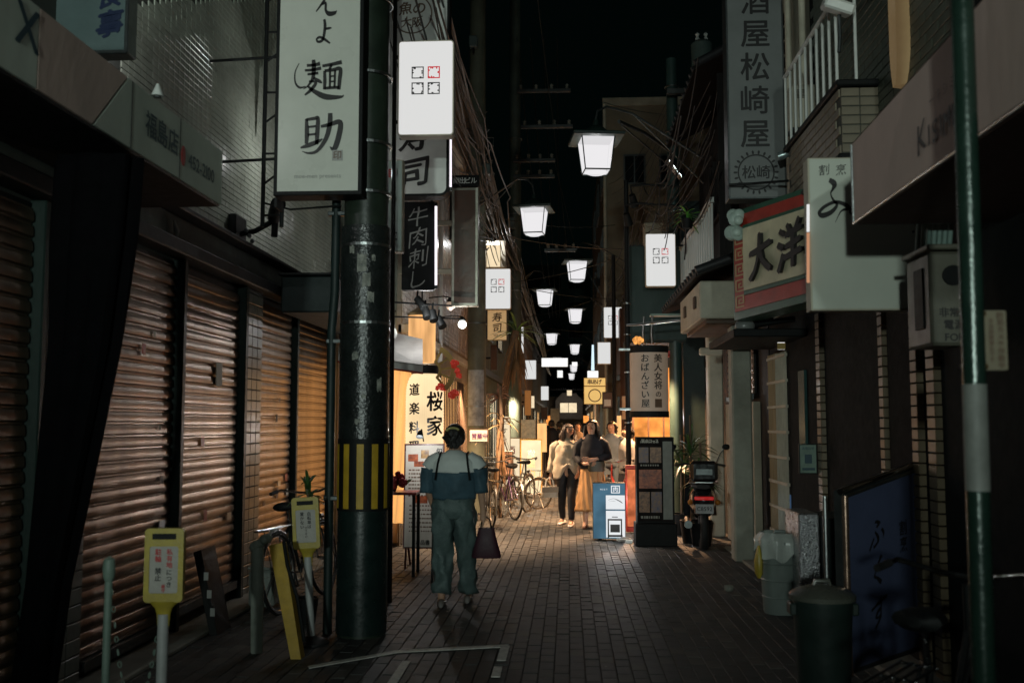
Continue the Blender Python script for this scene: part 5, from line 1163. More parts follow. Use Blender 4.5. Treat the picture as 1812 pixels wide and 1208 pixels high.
s = stand('short orange poster stand behind the bicycle saddles', (880, 908, 798, 842), 19.2, glow('orange_poster_print', (1, .38, .16), .8, 0, .6, 7), M['paper'])
s = facing_sign('lit_sign', 'tall rounded white lit sign rising behind the bicycles', 'lit sign', (883, 903, 736, 800), 22.4, M['warmw'], M['cream'], .12, .01, .08); letters('すし', s['t'], M['inkbrown'], sp(s, .5, .5), .14, vertical=True)
MB().cyl((s['cx'], 22.45, 0), (s['cx'], 22.45, s['Z0']), .03).build('post', M['steel'], s['t'], True)
s = facing_sign('banner_board', 'faded leaf-print poster board above the amber stand sign', 'poster', (922, 948, 742, 776), 24, mat('faded_green_print', (.4, .36, .22), .6, scale=12, var=.7, emit=(1, .8, .5), es=.12), M['paper'], .04, .01)
for i, (px, Y, m, lb) in enumerate((((950, 968, 748, 800), 27, M['warmp'], 'narrow cloth-like lit panel left of the man in the suit'), ((957, 969, 720, 742), 33, M['brown'], 'tiny brown sign under the small white lit sign'), ((928, 940, 690, 735), 30, mat('brown_lit_panel', (.3, .15, .06), .5, emit=(1, .4, .1), es=.2), 'narrow brown glowing panel below the dark pole signs'), ((1086, 1100, 735, 790), 24, M['warmp'], 'narrow warm panel between the two black posts'), ((1100, 1112, 700, 742), 25, M['paper'], 'slanted pale panel right of the black post'), ((974, 990, 722, 762), 60, mat('grey_banner', (.3, .32, .33), .6), 'plain grey banner at the far end of the lane'))):
    s = facing_sign('small_sign' if i != 5 else 'banner', lb, 'sign', px, Y, m, M['dsteel'], .08, .01); MB().cyl((s['cx'], Y+.04, 0), (s['cx'], Y+.04, s['Z0']), .015).build('post', M['black'], s['t'], True)

# ================================================================ STREET OBJECTS, RIGHT
# blue lit sign
s = facing_sign('lit_stand_sign', 'knee-high blue lit sign with white card and square logo in the middle of the lane', 'stand sign', (1049, 1107, 854, 953), 13.75, glow('blue_lit_film', (.16, .36, .52), .42, 0, .35, 3.5), M['dsteel'], .2, .006); t = s['t']
def patch(s, u0, u1, v0, v1, nm, m, d=.001): return MB().box(s['X0']+s['w']*u0, s['X0']+s['w']*u1, s['Y']-d-.001, s['Y']-d, s['Z0']+s['h']*v0, s['Z0']+s['h']*v1).build(nm, m, s['t'], True)
wl = glow('white_lit_film', (.95, .98, 1), .85)
patch(s, .4, 1-.02, .53, .78, 'white_card', wl); patch(s, .4, .98, .03, .505, 'white_card', wl)
for a, b, c_, d_ in ((.56, .59, .78+.035, .955), (.80, .83, .815, .955), (.59, .80, .815, .832), (.59, .80, .938, .955)): patch(s, a, b, c_, d_, 'logo_line', wl)
letters('肉', t, wl, sp(s, .695, .885) - Vector((0, .002, 0)), .075, bold=.03); letters('MEET', t, wl, sp(s, .34, .885) - Vector((0, .002, 0)), .028, track=.5)
strokes([[(.05, .6, .02), (.4, .75, .03), (.75, .5, .06), (.95, .25, .03)], [(.1, .45, .01), (.5, .5, .02)]], t, M['ink'], lambda u, v: sp(s, .45+.48*u, .6+.16*v) - Vector((0, .003, 0)))
for a, b, c_, d_ in ((.45, .49, .02, .36), (.85, .89, .02, .36), (.49, .85, .33, .36), (.58, .76, .385, .4)): patch(s, a, b, c_, d_, 'icon_line', M['ink'], .003)
patch(s, .53, .82, .12, .26, 'icon_block', M['ink'], .003); patch(s, .45, .9, .04, .075, 'icon_line', M['ink'], .003)
lamp(t, (-.02, -.5, .45), 4.5, (.7, .87, 1), .05)
for sx in (-.12, .14): MB().cyl((sx, -.02, -.02), (sx, .12, -.02), .022).build('caster', M['black'], t)
t = thing('red_lit_stand', 'red and orange glowing stand squeezed behind the blue lit sign', 'stand sign', (.92, 14.7, 0))
MB().bbox(-.09, .1, 0, .12, .02, .98, .01).build('housing', M['red'], t); MB().box(-.07, .08, -.006, -.001, .1, .92).build('lit_face', glow('red_orange_film', (1, .26, .1), .7, 0, .7, 5), t); lamp(t, (0, -.2, .5), 2.5, (1, .4, .2), .05)
t = thing('floor_cable', 'coiled cable and small block on the bricks by the blue lit sign', 'cable', (.78, 13.55, 0)); MB().tube([(-.05+.09*math.cos(a), .08*math.sin(a), .02+a*.003) for a in [i*.5 for i in range(30)]] + [(.25, .1, .01), (.4, .3, .01)], .009, 6).build('coil', M['inkgray'], t, smooth=True); MB().bbox(-.03, .06, -.1, -.03, 0, .05).build('block', M['white'], t)
p0, p1 = aY(1126, 773, 13.2), aY(1194, 920, 13.2)
menu_panel('menu_stand', 'tall dark menu stand covered with food photos beside the scooter', p0.x, p1.x, .3, p0.z, 13.2, .0, mat('dark_menu_print', (.018, .014, .013), .75, spec=.1, scale=6, var=.6), M['black'], [(.93, .1, .6, .025), (.66, .1, .6, .02), (.05, .1, .6, .03)] + [(.88-.05*k, .74, .9, .025) for k in range(15)], mat('pale_menu_print', (.28, .26, .22), .5), .3,
           0, [(.06, .32, .7, .88, food[3]), (.36, .66, .7, .88, food[2]), (.06, .66, .4, .62, food[0]), (.06, .34, .12, .36, food[2]), (.38, .66, .12, .36, food[3]), (.7, .95, .04, .95, mat('grey_menu_strip', (.22, .22, .19), .5, scale=6, var=.3))], [('宴会コース', .36, .955, .05, M['paper'], False)])
t = thing('board_plinth', 'black box base under the tall food menu stand', 'base', ((p0.x+p1.x)/2, 13.35, 0)); MB().bbox(-.27, .27, -.2, .18, 0, .295, .01).build('box', M['black'], t)
# tan banner lantern
a, b = aY(1118, 738, 14.3), aY(1184, 610, 14.3); cx = (a.x+b.x)/2; hw = (b.x-a.x)/2
t = thing('hanging_banner_sign', 'rounded tan hanging sign with two columns of black Japanese writing', 'sign', (cx, 14.5, a.z))
def hull(k, n=24): return [(hw*k*math.sin(-PI/2+PI*i/n)*1.0, -.16*k*math.cos(-PI/2+PI*i/n), 0) for i in range(n+1)] + [(hw*k, .16, 0), (-hw*k, .16, 0)]
H = b.z - a.z
def hullz(k, z): return [(x, y, z) for x, y, _ in hull(k)]
MB().rings([hullz(1, .09), hullz(1, H-.1)]).build('body', mat('tan_banner_film', (.42, .34, .27), .5, scale=2, var=.2, emit=(1, .7, .5), es=.07), t, smooth=True)
MB().rings([hullz(1.03, 0), hullz(1.03, .088)]).build('bottom_cap', M['black'], t); MB().rings([hullz(1.03, H-.098), hullz(1.03, H)]).build('top_cap', M['black'], t)
def hp(u, z):
    s_ = max(-.99, min(.99, u/hw)); return Vector((u, -.163*math.sqrt(1-s_*s_) - .001, z))
for col_, u0, txt in ((0, -.07, 'おばんざい屋'), (1, .115, '美人女将の')):
    for k, ch in enumerate(txt):
        V, Fs, w, x0 = glyph(ch, .035); s_ = .125 if ch != 'の' else .09; z = H-.185 - k*.129
        mb = MB()
        for q, (bx_, by_) in enumerate(((0, 0), (1, 0), (-1, 0), (0, 1))): mb.add([hp(u0 + (a_-x0-w/2+.018*bx_)*s_, z + (b_-.38+.018*by_)*s_*1.02) - Vector((0, .0003*q, 0)) for a_, b_ in V], Fs)
        mb.build('lettering', M['ink'], t)
MB().add([hp(.115 + (a_)*.05, H-.185-5*.129+b_*.06) for a_, b_ in ((-1, -1), (1, -1), (1, 1), (-1, 1))], [(0, 1, 2, 3)]).build('brown_seal', M['inkbrown'], t)
for z in (.12, H-.05): MB().bbox(-hw-.17, -hw+.02, -.02, .03, z-.02, z+.02).build('bracket', M['steel'], t)
t = thing('flower_lamp', 'small orange glowing ornament on top of the tan hanging sign', 'lamp', tuple(aY(1129, 602, 14.5)))
mb = MB(); 
for k in range(6): mb.ball((.05*math.cos(k), .03*math.sin(k*2), .03*math.sin(k)), .035, 8, 6)
mb.build('petals', glow('orange_flower_glow', (1, .42, .1), 1.0, 0, .6, 20), t, smooth=True); MB().cyl((0, 0, -.1), (0, 0, 0), .02).build('holder', M['black'], t)
t = thing('sign_hanger', 'pale metal bracket and tray above the tan hanging sign', 'bracket', tuple(aY(1150, 570, 14.6)))
MB().tube([aY(1108, 575, 14.6), aY(1150, 572, 14.6), aY(1205, 566, 14.4)], .02, 8).build('arm', M['steel'], t, True)
for px in (1140, 1155): MB().tube([aY(px, 560, 14.6), aY(px-2, 590, 14.6), aY(px, 608, 14.6)], .018, 8).build('hanger', M['steel'], t, True)
MB().bbox(aY(1150, 560, 14.6).x, aY(1212, 560, 14.6).x, 14.5, 14.7, aY(1150, 556, 14.6).z-.03, aY(1150, 556, 14.6).z).build('tray', mat('pale_green_tray', (.2, .3, .26), .5), t, True)
t = thing('bare_twigs', 'tangle of bare twigs and tape against the pale wall by the teal pole', 'branches', tuple(aY(1180, 380, 15.5))); rr = random.Random(4)
mb = MB()
for k in range(26):
    p = aY(1160+rr.uniform(-25, 35), 385+rr.uniform(-25, 25), 15.5); pts = [p]
    for i in range(5): pts.append(pts[-1] + Vector((rr.uniform(-.12, .12), rr.uniform(-.05, .05), rr.uniform(-.1, .1))))
    mb.tube(pts, .006, 5)
o = mb.build('twigs', M['bark'], t, True); o['kind'] = 'stuff'
c = aY(1180, 400, 15.6); MB().bbox(c.x-.25, c.x+.1, 15.6, 15.9, c.z-.3, c.z+.35, .02).build('crate', M['beige'], t, True).location.y += 1.4

# scooter seen from behind
t = thing('scooter', 'black motor scooter parked with its red tail light towards the viewer', 'scooter', (1.72, 13.05, 0), None, -.08)
t.rotation_euler.x = 0
def ell(y, z, rx, rz, n=20): return [(rx*math.copysign(abs(math.cos(a))**.8, math.cos(a)), y, z + rz*math.copysign(abs(math.sin(a))**.8, math.sin(a))) for a in [2*PI*i/n for i in range(n)]]
bk = mat('black_scooter_paint', (.012, .013, .015), .15, coat=.6, bump=0)
MB().rings([ell(-.3, .62, .06, .05), ell(-.26, .62, .13, .1), ell(-.1, .62, .16, .15), ell(.2, .6, .17, .17), ell(.4, .52, .15, .17), ell(.5, .42, .1, .1)]).build('rear_body', bk, t, smooth=True)
MB().rings([ell(-.22, .79, .08, .03), ell(-.15, .81, .14, .05), ell(.15, .8, .15, .06), ell(.4, .77, .13, .05), ell(.5, .75, .06, .03)]).build('saddle', M['rubber'], t, smooth=True)
MB().bbox(-.17, .17, -.42, -.1, .86, 1.12, .04).build('top_box', bk, t); MB().box(-.1, .1, -.425, -.4, .95, 1.02).build('top_box_badge', M['dsteel'], t)
MB().tube([(.3*0 + .27*math.cos(a) * 0 , -.05+.27*math.cos(a), .27+.27*math.sin(a)) for a in [2*PI*i/28 for i in range(28)]], .055, 10, closed=True).build('rear_wheel', M['rubber'], t, smooth=True)
MB().tube([(0, 1.15+.27*math.cos(a), .27+.27*math.sin(a)) for a in [2*PI*i/28 for i in range(28)]], .05, 10, closed=True).build('front_wheel', M['rubber'], t, smooth=True)
MB().rings([ell(-.36, .5, .11, .03), ell(-.33, .5, .12, .05), ell(-.2, .48, .12, .07), ell(0, .5, .1, .06)]).build('fender', bk, t, smooth=True)
MB().bbox(-.12, .12, -.345, -.31, .63, .675, .01).build('tail_light', mat('red_tail_lens', (.4, .01, .01), .2, emit=(1, .03, .03), es=.22), t)
MB().box(-.11, .11, -.40, -.395, .47, .585).build('number_plate', mat('dim_plate', (.3, .3, .3), .4), t)
o = letters('C8592', None, M['ink'], (0, 0, 0), .07, bold=.02, track=.1); o.parent = t; o.location = (0, -.402, .53)
MB().rings([[(.22*s, .75+.05*c_, .35) for s, c_ in ((-1, 0), (0, 1), (1, 0), (0, -1))], [(.2*s, .82+.05*c_, .7) for s, c_ in ((-1, 0), (0, 1), (1, 0), (0, -1))], [(.12*s, .8+.05*c_, .98) for s, c_ in ((-1, 0), (0, 1), (1, 0), (0, -1))]]).build('leg_shield', bk, t)
MB().bbox(-.15, .15, .38, .8, .26, .32, .02).build('foot_board', bk, t)
MB().tube([(-.34, .68, 1.02), (-.2, .78, 1.04), (0, .8, 1.0), (.2, .78, 1.04), (.34, .68, 1.02)], .016, 8).build('handlebar', M['dsteel'], t, smooth=True)
for s_ in (-1, 1):
    MB().tube([(.22*s_, .76, 1.04), (.28*s_, .74, 1.18), (.33*s_, .74, 1.24)], .007, 6).build('mirror_stalk', M['dsteel'], t); MB().ball((.36*s_, .74, 1.27), .055, 12, 8, 1, .3, .75).build('mirror', M['black'], t, smooth=True)
    MB().ball((.17*s_, -.27, .6), .035, 10, 6).build('indicator', mat('amber_lens', (.4, .15, .02), .2), t, smooth=True)
MB().tube([(-.2, .25, .35), (-.2, -.1, .3), (-.2, -.35, .33)], [.03, .045, .05], 12).build('exhaust', M['dsteel'], t, smooth=True)
MB().tube([(-.15, .1, .86), (-.18, -.2, .84), (-.1, -.35, .85), (.1, -.35, .85), (.18, -.2, .84), (.15, .1, .86)], .01, 8).build('grab_rail', M['steel'], t, smooth=True)

# rubbish bins
def bin_(label, x, y, r, h, m, lm, bag=False, seed=1):
    t = thing('rubbish_bin', label, 'rubbish bin', (x, y, 0), 'rubbish bins on the dark side')
    MB().lathe([(.0001, .005), (r*.8, .0), (r*.84, .02), (r*.98, h*.86), (r, h*.88), (r, h*.92)], (0, 0, 0), 32).build('body', m, t, smooth=True)
    for k in range(3 if bag else 0): MB().lathe([(r*(.85+.05*k)+.0, h*(.2+.22*k)), (r*(.85+.05*k)+.008, h*(.2+.22*k)+.01), (r*(.86+.05*k), h*(.2+.22*k)+.02)], (0, 0, 0), 32).build('rib', m, t, smooth=True)
    MB().lathe([(r*.98, h*.9), (r*1.1, h*.9), (r*1.11, h*.94), (r*.9, h*.98), (r*.4, h*1.02), (.0001, h*1.03)], (0, 0, 0), 32).build('lid', lm, t, smooth=True)
    MB().tube([(-.05, 0, h*1.0), (-.04, 0, h*1.02+.025), (.04, 0, h*1.02+.025), (.05, 0, h*1.0)], .013, 8).build('lid_handle', lm, t, smooth=True)
    for s_ in (-1, 1): MB().bbox(s_*r*1.03-.02, s_*r*1.03+.02, -.05, .05, h*.76, h*.87, .008).build('side_clasp', m, t)
    if bag:
        rq = random.Random(seed); R2 = []
        for z, k_, am in ((h*1.05, .9, .01), (h*.97, 1.16, .02), (h*.9, 1.17, .02), (h*.83, 1.14, .035)):
            R2.append([(r*k_*math.cos(a)*(1+am*3*math.sin(9*a+z*9)), r*k_*math.sin(a)*(1+am*3*math.sin(9*a)), z - (am*(1.5+math.sin(3*a+seed)+.7*math.sin(7*a)) if k_ < 1.15 and z < h*.85 else 0)) for a in [2*PI*i/48 for i in range(48)]])
        MB().rings(R2, False).build('plastic_bag', mat('translucent_bag', (.5, .54, .5), .25, scale=6, var=.2), t, smooth=True)
    return t
bin_('pale grey bin with a plastic bag under its lid, next to the concrete column', 1.78, 8.65, .175, .64, M['bin'], M['bin'], True)
bin_('dark green bin nearer the viewer than the bagged pale one', 1.46, 5.95, .17, .64, M['dbin'], mat('olive_lid_plastic', (.10, .105, .085), .3), False)
t = thing('hanging_bag', 'yellow plastic bag on the side of the pale grey bin', 'bag', (1.585, 8.55, .3)); MB().rings([[(.035*k_*math.cos(a)*(1+.2*math.sin(3*a)), .05*k_*math.sin(a), z) for a in [2*PI*i/16 for i in range(16)]] for z, k_ in ((0, .4), (.04, .9), (.14, 1), (.22, .6), (.27, .2))]).build('bag', M['yellow'], t, smooth=True)
t = thing('metal_box', 'dented bare metal box beside the pale bin, dark green on one side', 'box', (2.02, 8.35, 0)); MB().bbox(-.17, -.001, -.1, .4, .05, .86, .01).build('steel_side', mat('crumpled_steel', (.5, .5, .52), .3, .9, scale=8, bump=1.2), t); MB().bbox(0.0, .25, -.3, .4, .05, .84, .01).build('green_side', M['dteal'], t)
s = facing_sign('wall_notice', 'small pale green notice on the dark wall beside the brick pilaster', 'notice', (1414, 1446, 785, 838), 9.25, mat('pale_green_notice', (.16, .24, .19), .4, scale=7, var=.4), M['dteal'], .03, .01)
letters('お知らせ', s['t'], M['inkteal'], sp(s, .5, .85), .03); patch(s, .15, .85, .12, .2, 'red_line', M['inkteal']); patch(s, .3, .7, .35, .65, 'emblem', M['inkteal'])
# blue standing board near the right edge
BS, P, n = skew_sign('stand_sign', 'tall blue standing board with faint brush characters in a shiny frame', 'stand sign', (1488, 868, 1196, 6.15), (1617, 820, 1150, 6.75), .05, M['dsteel'], None)
pq(P, .07, .99, .03, .955, .001, .012).build('face_panel', mat('navy_print_film', (.085, .105, .19), .35, scale=1.2, var=.35, bump=.02), BS, True)
MB().tube([P(-.01, .995, .0), P(1.0, .995, .0)], .02, 10).build('top_rail', M['chrome'], BS, True, True); MB().tube([P(.02, .965, .015), P(1.0, .965, .015)], .012, 8).build('top_rail', M['steel'], BS, True, True)
MB().tube([P(.03, .0, .01), P(.03, .97, .01)], .02, 10).build('upright', mat('copper_tone_metal', (.6, .4, .3), .25, .9, bump=0), BS, True, True); MB().tube([P(-.02, .0, -.1), P(-.02, .97, -.1)], .015, 10).build('upright', M['steel'], BS, True, True)
Rv = (P(1, .5) - P(0, .5)).normalized()
letters('割烹', BS, M['ink'], P(.78, .64, .014), .1, R=Rv, vertical=True, bold=.03); letters('ふくす', BS, M['ink'], P(.42, .5, .014), .2, R=Rv, vertical=True, bold=.02, brush=2, step=1.2)
# meter box, camera notice, wall lamp box
t = thing('meter_box', 'beige wall-mounted meter box with black printed panel under the awning', 'meter box', (1.95, 5.0, 1.9))
MB().bbox(1.76, 1.95, 4.92, 5.25, 1.96, 2.42, .015).build('case', mat('aged_beige_enamel', (.13, .125, .095), .45, scale=4, var=.3), t, True); MB().bbox(1.74, 1.96, 4.88, 5.26, 2.425, 2.45, .006).build('lid', MATS['aged_beige_enamel'], t, True)
MB().box(1.752, 1.759, 5.0, 5.12, 2.05, 2.35).build('slot', M['black'], t, True)
MB().cyl((1.87, 4.92, 2.3), (1.87, 4.905, 2.3), .05, n=20).build('dial', M['black'], t, True)
letters('非常用', t, M['ink'], (1.87, 4.917, 2.12), .05, bold=.04); letters('電源', t, M['ink'], (1.87, 4.917, 2.06), .05, bold=.04); letters('FOR', t, M['ink'], (1.87, 4.917, 2.0), .05, bold=.04)
for k in range(7): MB().cyl((1.77+.026*k, 5.1, 2.45), (1.84+.03*k, 5.1, 3.3), .012).build('conduit', mat('pale_green_conduit', (.16, .24, .21), .5), t, True)
s = facing_sign('camera_notice', 'small yellowed vertical notice clamped to the pale green pole', 'notice', (1741, 1782, 549, 655), 3.15, mat('yellowed_notice', (.2, .17, .11), .5, scale=6), M['beige'], .01, .002)
letters('防犯カメラ作動中', s['t'], M['inkbrown'], sp(s, .68, .5), .021, vertical=True, bold=.05); letters('不法投棄禁止です', s['t'], M['inkbrown'], sp(s, .28, .5), .016, vertical=True, bold=.04)
for v in (.06, .94): q = sp(s, 0, v); MB().tube([q, (1.2, 3.12, q.z)], .006, 6).build('clip', M['steel'], s['t'], True); MB().ball(q + Vector((-.004, 0, 0)), .011, 10, 6).build('screw', mat('brass', (.6, .35, .12), .25, .9, bump=0), s['t'], True, True)
# fixtures on the right upper floors
t = thing('flood_light', 'square pale floodlight on the balcony railing', 'floodlight', tuple(aY(1480, 35, 7.3))); p = aY(1482, 14, 7.2)
MB().bbox(-.11, .11, -.12, .12, -.035, .045, .015).build('head', M['white'], t).matrix_local = Matrix.Translation(p - t.location) @ Matrix.Rotation(.35, 4, 'Y') @ Matrix.Rotation(.3, 4, 'X'); MB().tube([p + Vector((.02, .03, -.04)), p + Vector((.04, .1, -.18)), p + Vector((.03, .1, -.3))], .014, 8).build('stem', M['dsteel'], t, True)
t = thing('air_conditioner', 'beige outdoor air-conditioner unit hung below the balcony corner', 'air conditioner', tuple(aY(1410, 235, 9.35)))
a, b = aY(1392, 236, 9.3), aY(1442, 160, 9.3); MB().bbox(a.x, b.x, 9.12, 9.31, a.z, b.z, .015).build('case', M['cream'], t, True)
for k in range(6): MB().box(a.x+.05, a.x+.14, 9.112, 9.119, b.z-.06-k*.014, b.z-.054-k*.014).build('vent_slat', M['black'], t, True)
MB().tube([(a.x+.15, 9.2, a.z), (a.x+.18, 9.2, a.z-.1), (a.x+.05, 9.15, a.z-.2), (a.x-.1, 9.2, a.z-.25)], .04, 10).build('duct', mat('silver_duct', (.3, .36, .36), .3, .6), t, True, True)
MB().bbox(a.x, b.x, 9.1, 9.31, a.z-.03, a.z-.002, .005).build('shelf', M['dsteel'], t, True)
t = thing('gold_pillar_sign', 'curved gold-lit panel on the dark brick wall above the awning', 'sign', tuple(aX(1590, 140, 2.26)))
a, b = aX(1603, 140, 2.25), aX(1577, 140, 2.25); R_ = []
for k in range(13):
    u = k/12; z = a.z + (4.9-a.z)*u; w = (b.y-a.y)/2*math.sin(PI*(.5 if u > .25 else (.12+.38*u/.25))); cy = (a.y+b.y)/2; R_.append([(2.29, cy+w, z), (2.22, cy+w*.5, z), (2.22, cy-w*.5, z), (2.29, cy-w, z)])
MB().rings(R_).build('panel', mat('gold_panel', (.45, .33, .17), .4, scale=2, emit=(1, .65, .3), es=.09), t, True, True)
t = thing('bulkhead_lamp', 'round grey lamp under the red and green restaurant sign', 'lamp', tuple(aY(1318, 577, 9.8))); MB().ball((0, 0, 0), .1, 16, 10, 1, .8, .7).build('globe', mat('grey_globe', (.2, .21, .2), .3), t, smooth=True); MB().cyl((0, .05, 0), (.5, .1, .08), .03).build('arm', M['black'], t)
s = facing_sign('lit_menu', 'small lit square notice high above the lattice door', 'lit sign', (1374, 1390, 582, 620), 10.4, M['litc'], M['black'], .05, .01)
patch(s, .05, .95, .05, .35, 'yellow_strip', M['gold'])
t = thing('signal_bracket', 'silver street-lamp bracket cylinder on the teal pole', 'bracket', tuple(aY(1200, 300, 16.9))); MB().cyl(aY(1183, 282, 16.8), aY(1208, 315, 16.8), .1, .07, 16).build('cylinder', M['chrome'], t, True, True)
MB().tube([aY(1095, 215, 13.4), aY(1140, 235, 14.5), aY(1192, 272, 16.9)], .025, 8).build('arm', M['dsteel'], t, True); MB().tube([aY(1100, 222, 13.4), aY(1192, 300, 16.9)], .012, 6).build('stay', M['dsteel'], t, True)
for lb, px, py, Y in (('small black security camera on the upper arm by the apartment block', 1118, 345, 15.5), ('small black security camera on the lower arm by the apartment block', 1108, 378, 15.5)):
    p = aY(px, py, Y); t = thing('security_camera', lb, 'camera', tuple(p)); MB().cyl((0, 0, 0), (.05, .1, -.16), .05, .07, 12).build('body', M['black'], t, smooth=True); MB().tube([(0, 0, .02), (-.02, 0, .14), (.2, 0, .16), (.75, 0, .12)], .018, 8).build('arm', M['black'], t)
# ================================================================ PEOPLE (local frame: front = +y)
def skinned(name, V, E, R, m, parent, sub=2):
    me = bpy.data.meshes.new(name); me.from_pydata(V, E, []); o = bpy.data.objects.new(name, me); COL.objects.link(o)
    md = o.modifiers.new('s', 'SKIN'); md.use_smooth_shade = True; sv = me.skin_vertices[0].data
    for i, r in enumerate(R): sv[i].radius = (r, r) if not isinstance(r, tuple) else r; sv[i].use_root = (i == 0)
    ms = o.modifiers.new('u', 'SUBSURF'); ms.levels = sub; ms.render_levels = sub
    m2 = bpy.data.meshes.new_from_object(o.evaluated_get(bpy.context.evaluated_depsgraph_get())); m2.name = name
    m2.materials.clear(); m2.materials.append(m); m2.polygons.foreach_set('use_smooth', [True]*len(m2.polygons))
    bpy.data.objects.remove(o); bpy.data.meshes.remove(me)
    o = bpy.data.objects.new(name, m2); COL.objects.link(o); o.parent = parent; return o
def body(parent, armL, armR, legL, legR, head=(0, 0), m=None, k=1.0, hands=True, shoulder=.155):
    """armX: elbow, wrist, hand direction; legX: knee, ankle, toe; head = lean (x, y)"""
    hx, hy = head; V = []; E = []; R = []
    def a(p, r, prev=None): V.append(tuple(k*c for c in p)); R.append(r*k if not isinstance(r, tuple) else (r[0]*k, r[1]*k)); i = len(V)-1; (E.append((prev, i)) if prev is not None else None); return i
    pel = a((0, 0, .86), .115); ab = a((0, .01, 1.0), .10, pel); ch = a((0, .0, 1.16), .115, ab); ub = a((0, -.01, 1.27), .085, ch)
    nk = a((0, -.005, 1.345), .047, ub); nk2 = a((hx*.3, .005+hy*.3, 1.385), .045, nk); jw = a((hx*.6, .025+hy*.7, 1.425), .062, nk2); hd = a((hx, .012+hy, 1.49), .083, jw); tp = a((hx*1.1, -.002+hy, 1.55), .062, hd)
    ns = a((hx*.9, .105+hy, 1.465), .012, hd)
    for (el, wr, hdir), s in ((armL, -1), (armR, 1)):
        sh = a((s*shoulder, -.005, 1.285), .052, ub); e = a(el, .04, sh); w = a(wr, .026, e); d = Vector(hdir).normalized(); side = d.cross(Vector((s, .3, 0))).normalized()
        pm_ = a(tuple(Vector(wr) + d*.05), (.03, .022), w); kn = a(tuple(Vector(wr) + d*.085), (.034, .018), pm_)
        if hands:
            for i in range(4):
                off = side*(i-1.5)*.019; L_ = (.06, .072, .068, .05)[i]; f1 = a(tuple(Vector(wr) + d*.10 + off), .009, kn); f2 = a(tuple(Vector(wr) + d*(.10+L_*.55) + off + Vector((-s*.006, .008, 0))), .008, f1); a(tuple(Vector(wr) + d*(.10+L_) + off + Vector((-s*.02, .016, 0))), .0065, f2)
            th = a(tuple(Vector(wr) + d*.06 - side*.035 + Vector((0, .012, 0))), .010, pm_); a(tuple(Vector(wr) + d*.10 - side*.05 + Vector((0, .02, 0))), .008, th)
    for (kn, an, toe), s in ((legL, -1), (legR, 1)):
        hp_ = a((s*.085, 0, .82), .085, pel); q = a(kn, .056, hp_); cf = a(tuple((Vector(kn)*.55 + Vector(an)*.45) + Vector((0, -.02, 0))), .05, q); an_ = a(an, .034, cf); a(toe, .028, an_)
    return skinned('body', V, E, R, m or M['skin'], parent)
def ringpath(pts, rad, n=28, fold=0.0, nf=7, seed=0, up=None):
    """tube of cloth along pts, rad = (rx, ry) per point, with folds"""
    R_ = []; rq = random.Random(seed); ph = rq.random()*6
    for i, p in enumerate(pts):
        p = Vector(p); d = (Vector(pts[min(i+1, len(pts)-1)]) - Vector(pts[max(i-1, 0)])).normalized()
        ay = Vector((0, 1, 0)); ay = (ay - d*ay.dot(d)).normalized(); ax = ay.cross(d).normalized(); rx, ry = rad[i]
        R_.append([p + ax*rx*math.cos(a)*(1+fold*math.sin(nf*a+ph+i*.6)+fold*.6*math.sin((nf+4)*a-i*.9)) + ay*ry*math.sin(a)*(1+fold*math.sin(nf*a+ph+i*.6)) for a in [2*PI*j/n for j in range(n)]])
    return R_
def dense(pts, rad, m=4):
    P_, R_ = [], []
    for i in range(len(pts)-1):
        for k in range(m):
            t = k/m; P_.append(Vector(pts[i]).lerp(Vector(pts[i+1]), t)); R_.append((rad[i][0]*(1-t)+rad[i+1][0]*t, rad[i][1]*(1-t)+rad[i+1][1]*t))
    P_.append(Vector(pts[-1])); R_.append(rad[-1]); return P_, R_
def cloth(parent, name, m, pts, rad, fold=.03, nf=7, seed=1, caps=False, n=36, wr=0.0):
    P_, R_ = dense(pts, rad); G_ = ringpath(P_, R_, n, fold, nf, seed)
    if wr:
        for g in G_:
            for p in g: q = p*9; p += Vector((noise.noise(q), noise.noise(q+Vector((7, 0, 0))), 0))*wr + Vector((noise.noise(q*2.6), noise.noise(q*2.6+Vector((3, 0, 0))), 0))*wr*.45 + Vector((0, 0, noise.noise(q*1.5)))*wr*.5
    o = MB().rings(G_, caps).build(name, m, parent, smooth=True)
    md = o.modifiers.new('thickness', 'SOLIDIFY'); md.thickness = .004; return o
def hairmesh(parent, m, c, r, strands, seed=1, name='hair'):
    """cap of hair plus hanging locks; strands: list of (start angle, length, forward drift)"""
    mb = MB(); rq = random.Random(seed)
    R_ = []
    for i in range(12):
        v = PI*i/11*.72; R_.append([Vector((c[0]+r[0]*math.sin(v)*math.cos(a)*(1+.03*math.sin(11*a)), c[1]+r[1]*math.sin(v)*math.sin(a)*(1+.03*math.sin(9*a)), c[2]+r[2]*math.cos(v) if math.sin(a) < .55 or v < 1.0 else c[2]+r[2]*math.cos(1.0)*.97)) for a in [2*PI*j/32 for j in range(32)]])
    mb.rings(R_, False)
    for (az, L_, out) in [(a_ + rq.uniform(-.12, .12), l_*rq.uniform(.8, 1.12), o_ + rq.uniform(-.025, .025)) for (a_, l_, o_) in strands for _ in range(3)]:
        p = Vector((c[0]+r[0]*math.cos(az)*.98, c[1]+r[1]*math.sin(az)*.98, c[2]+.0)); pts = []; rad = []
        for i in range(7):
            u = i/6; pts.append(p + Vector((math.cos(az)*out*u + .012*math.sin(u*7+az*3), math.sin(az)*out*u*.6, -L_*u))); rad.append((.015 + .006*math.sin(az*7))*(1-.8*u**2)+.002)
        mb.tube(pts, rad, 8)
    return mb.build(name, m, parent, smooth=True)
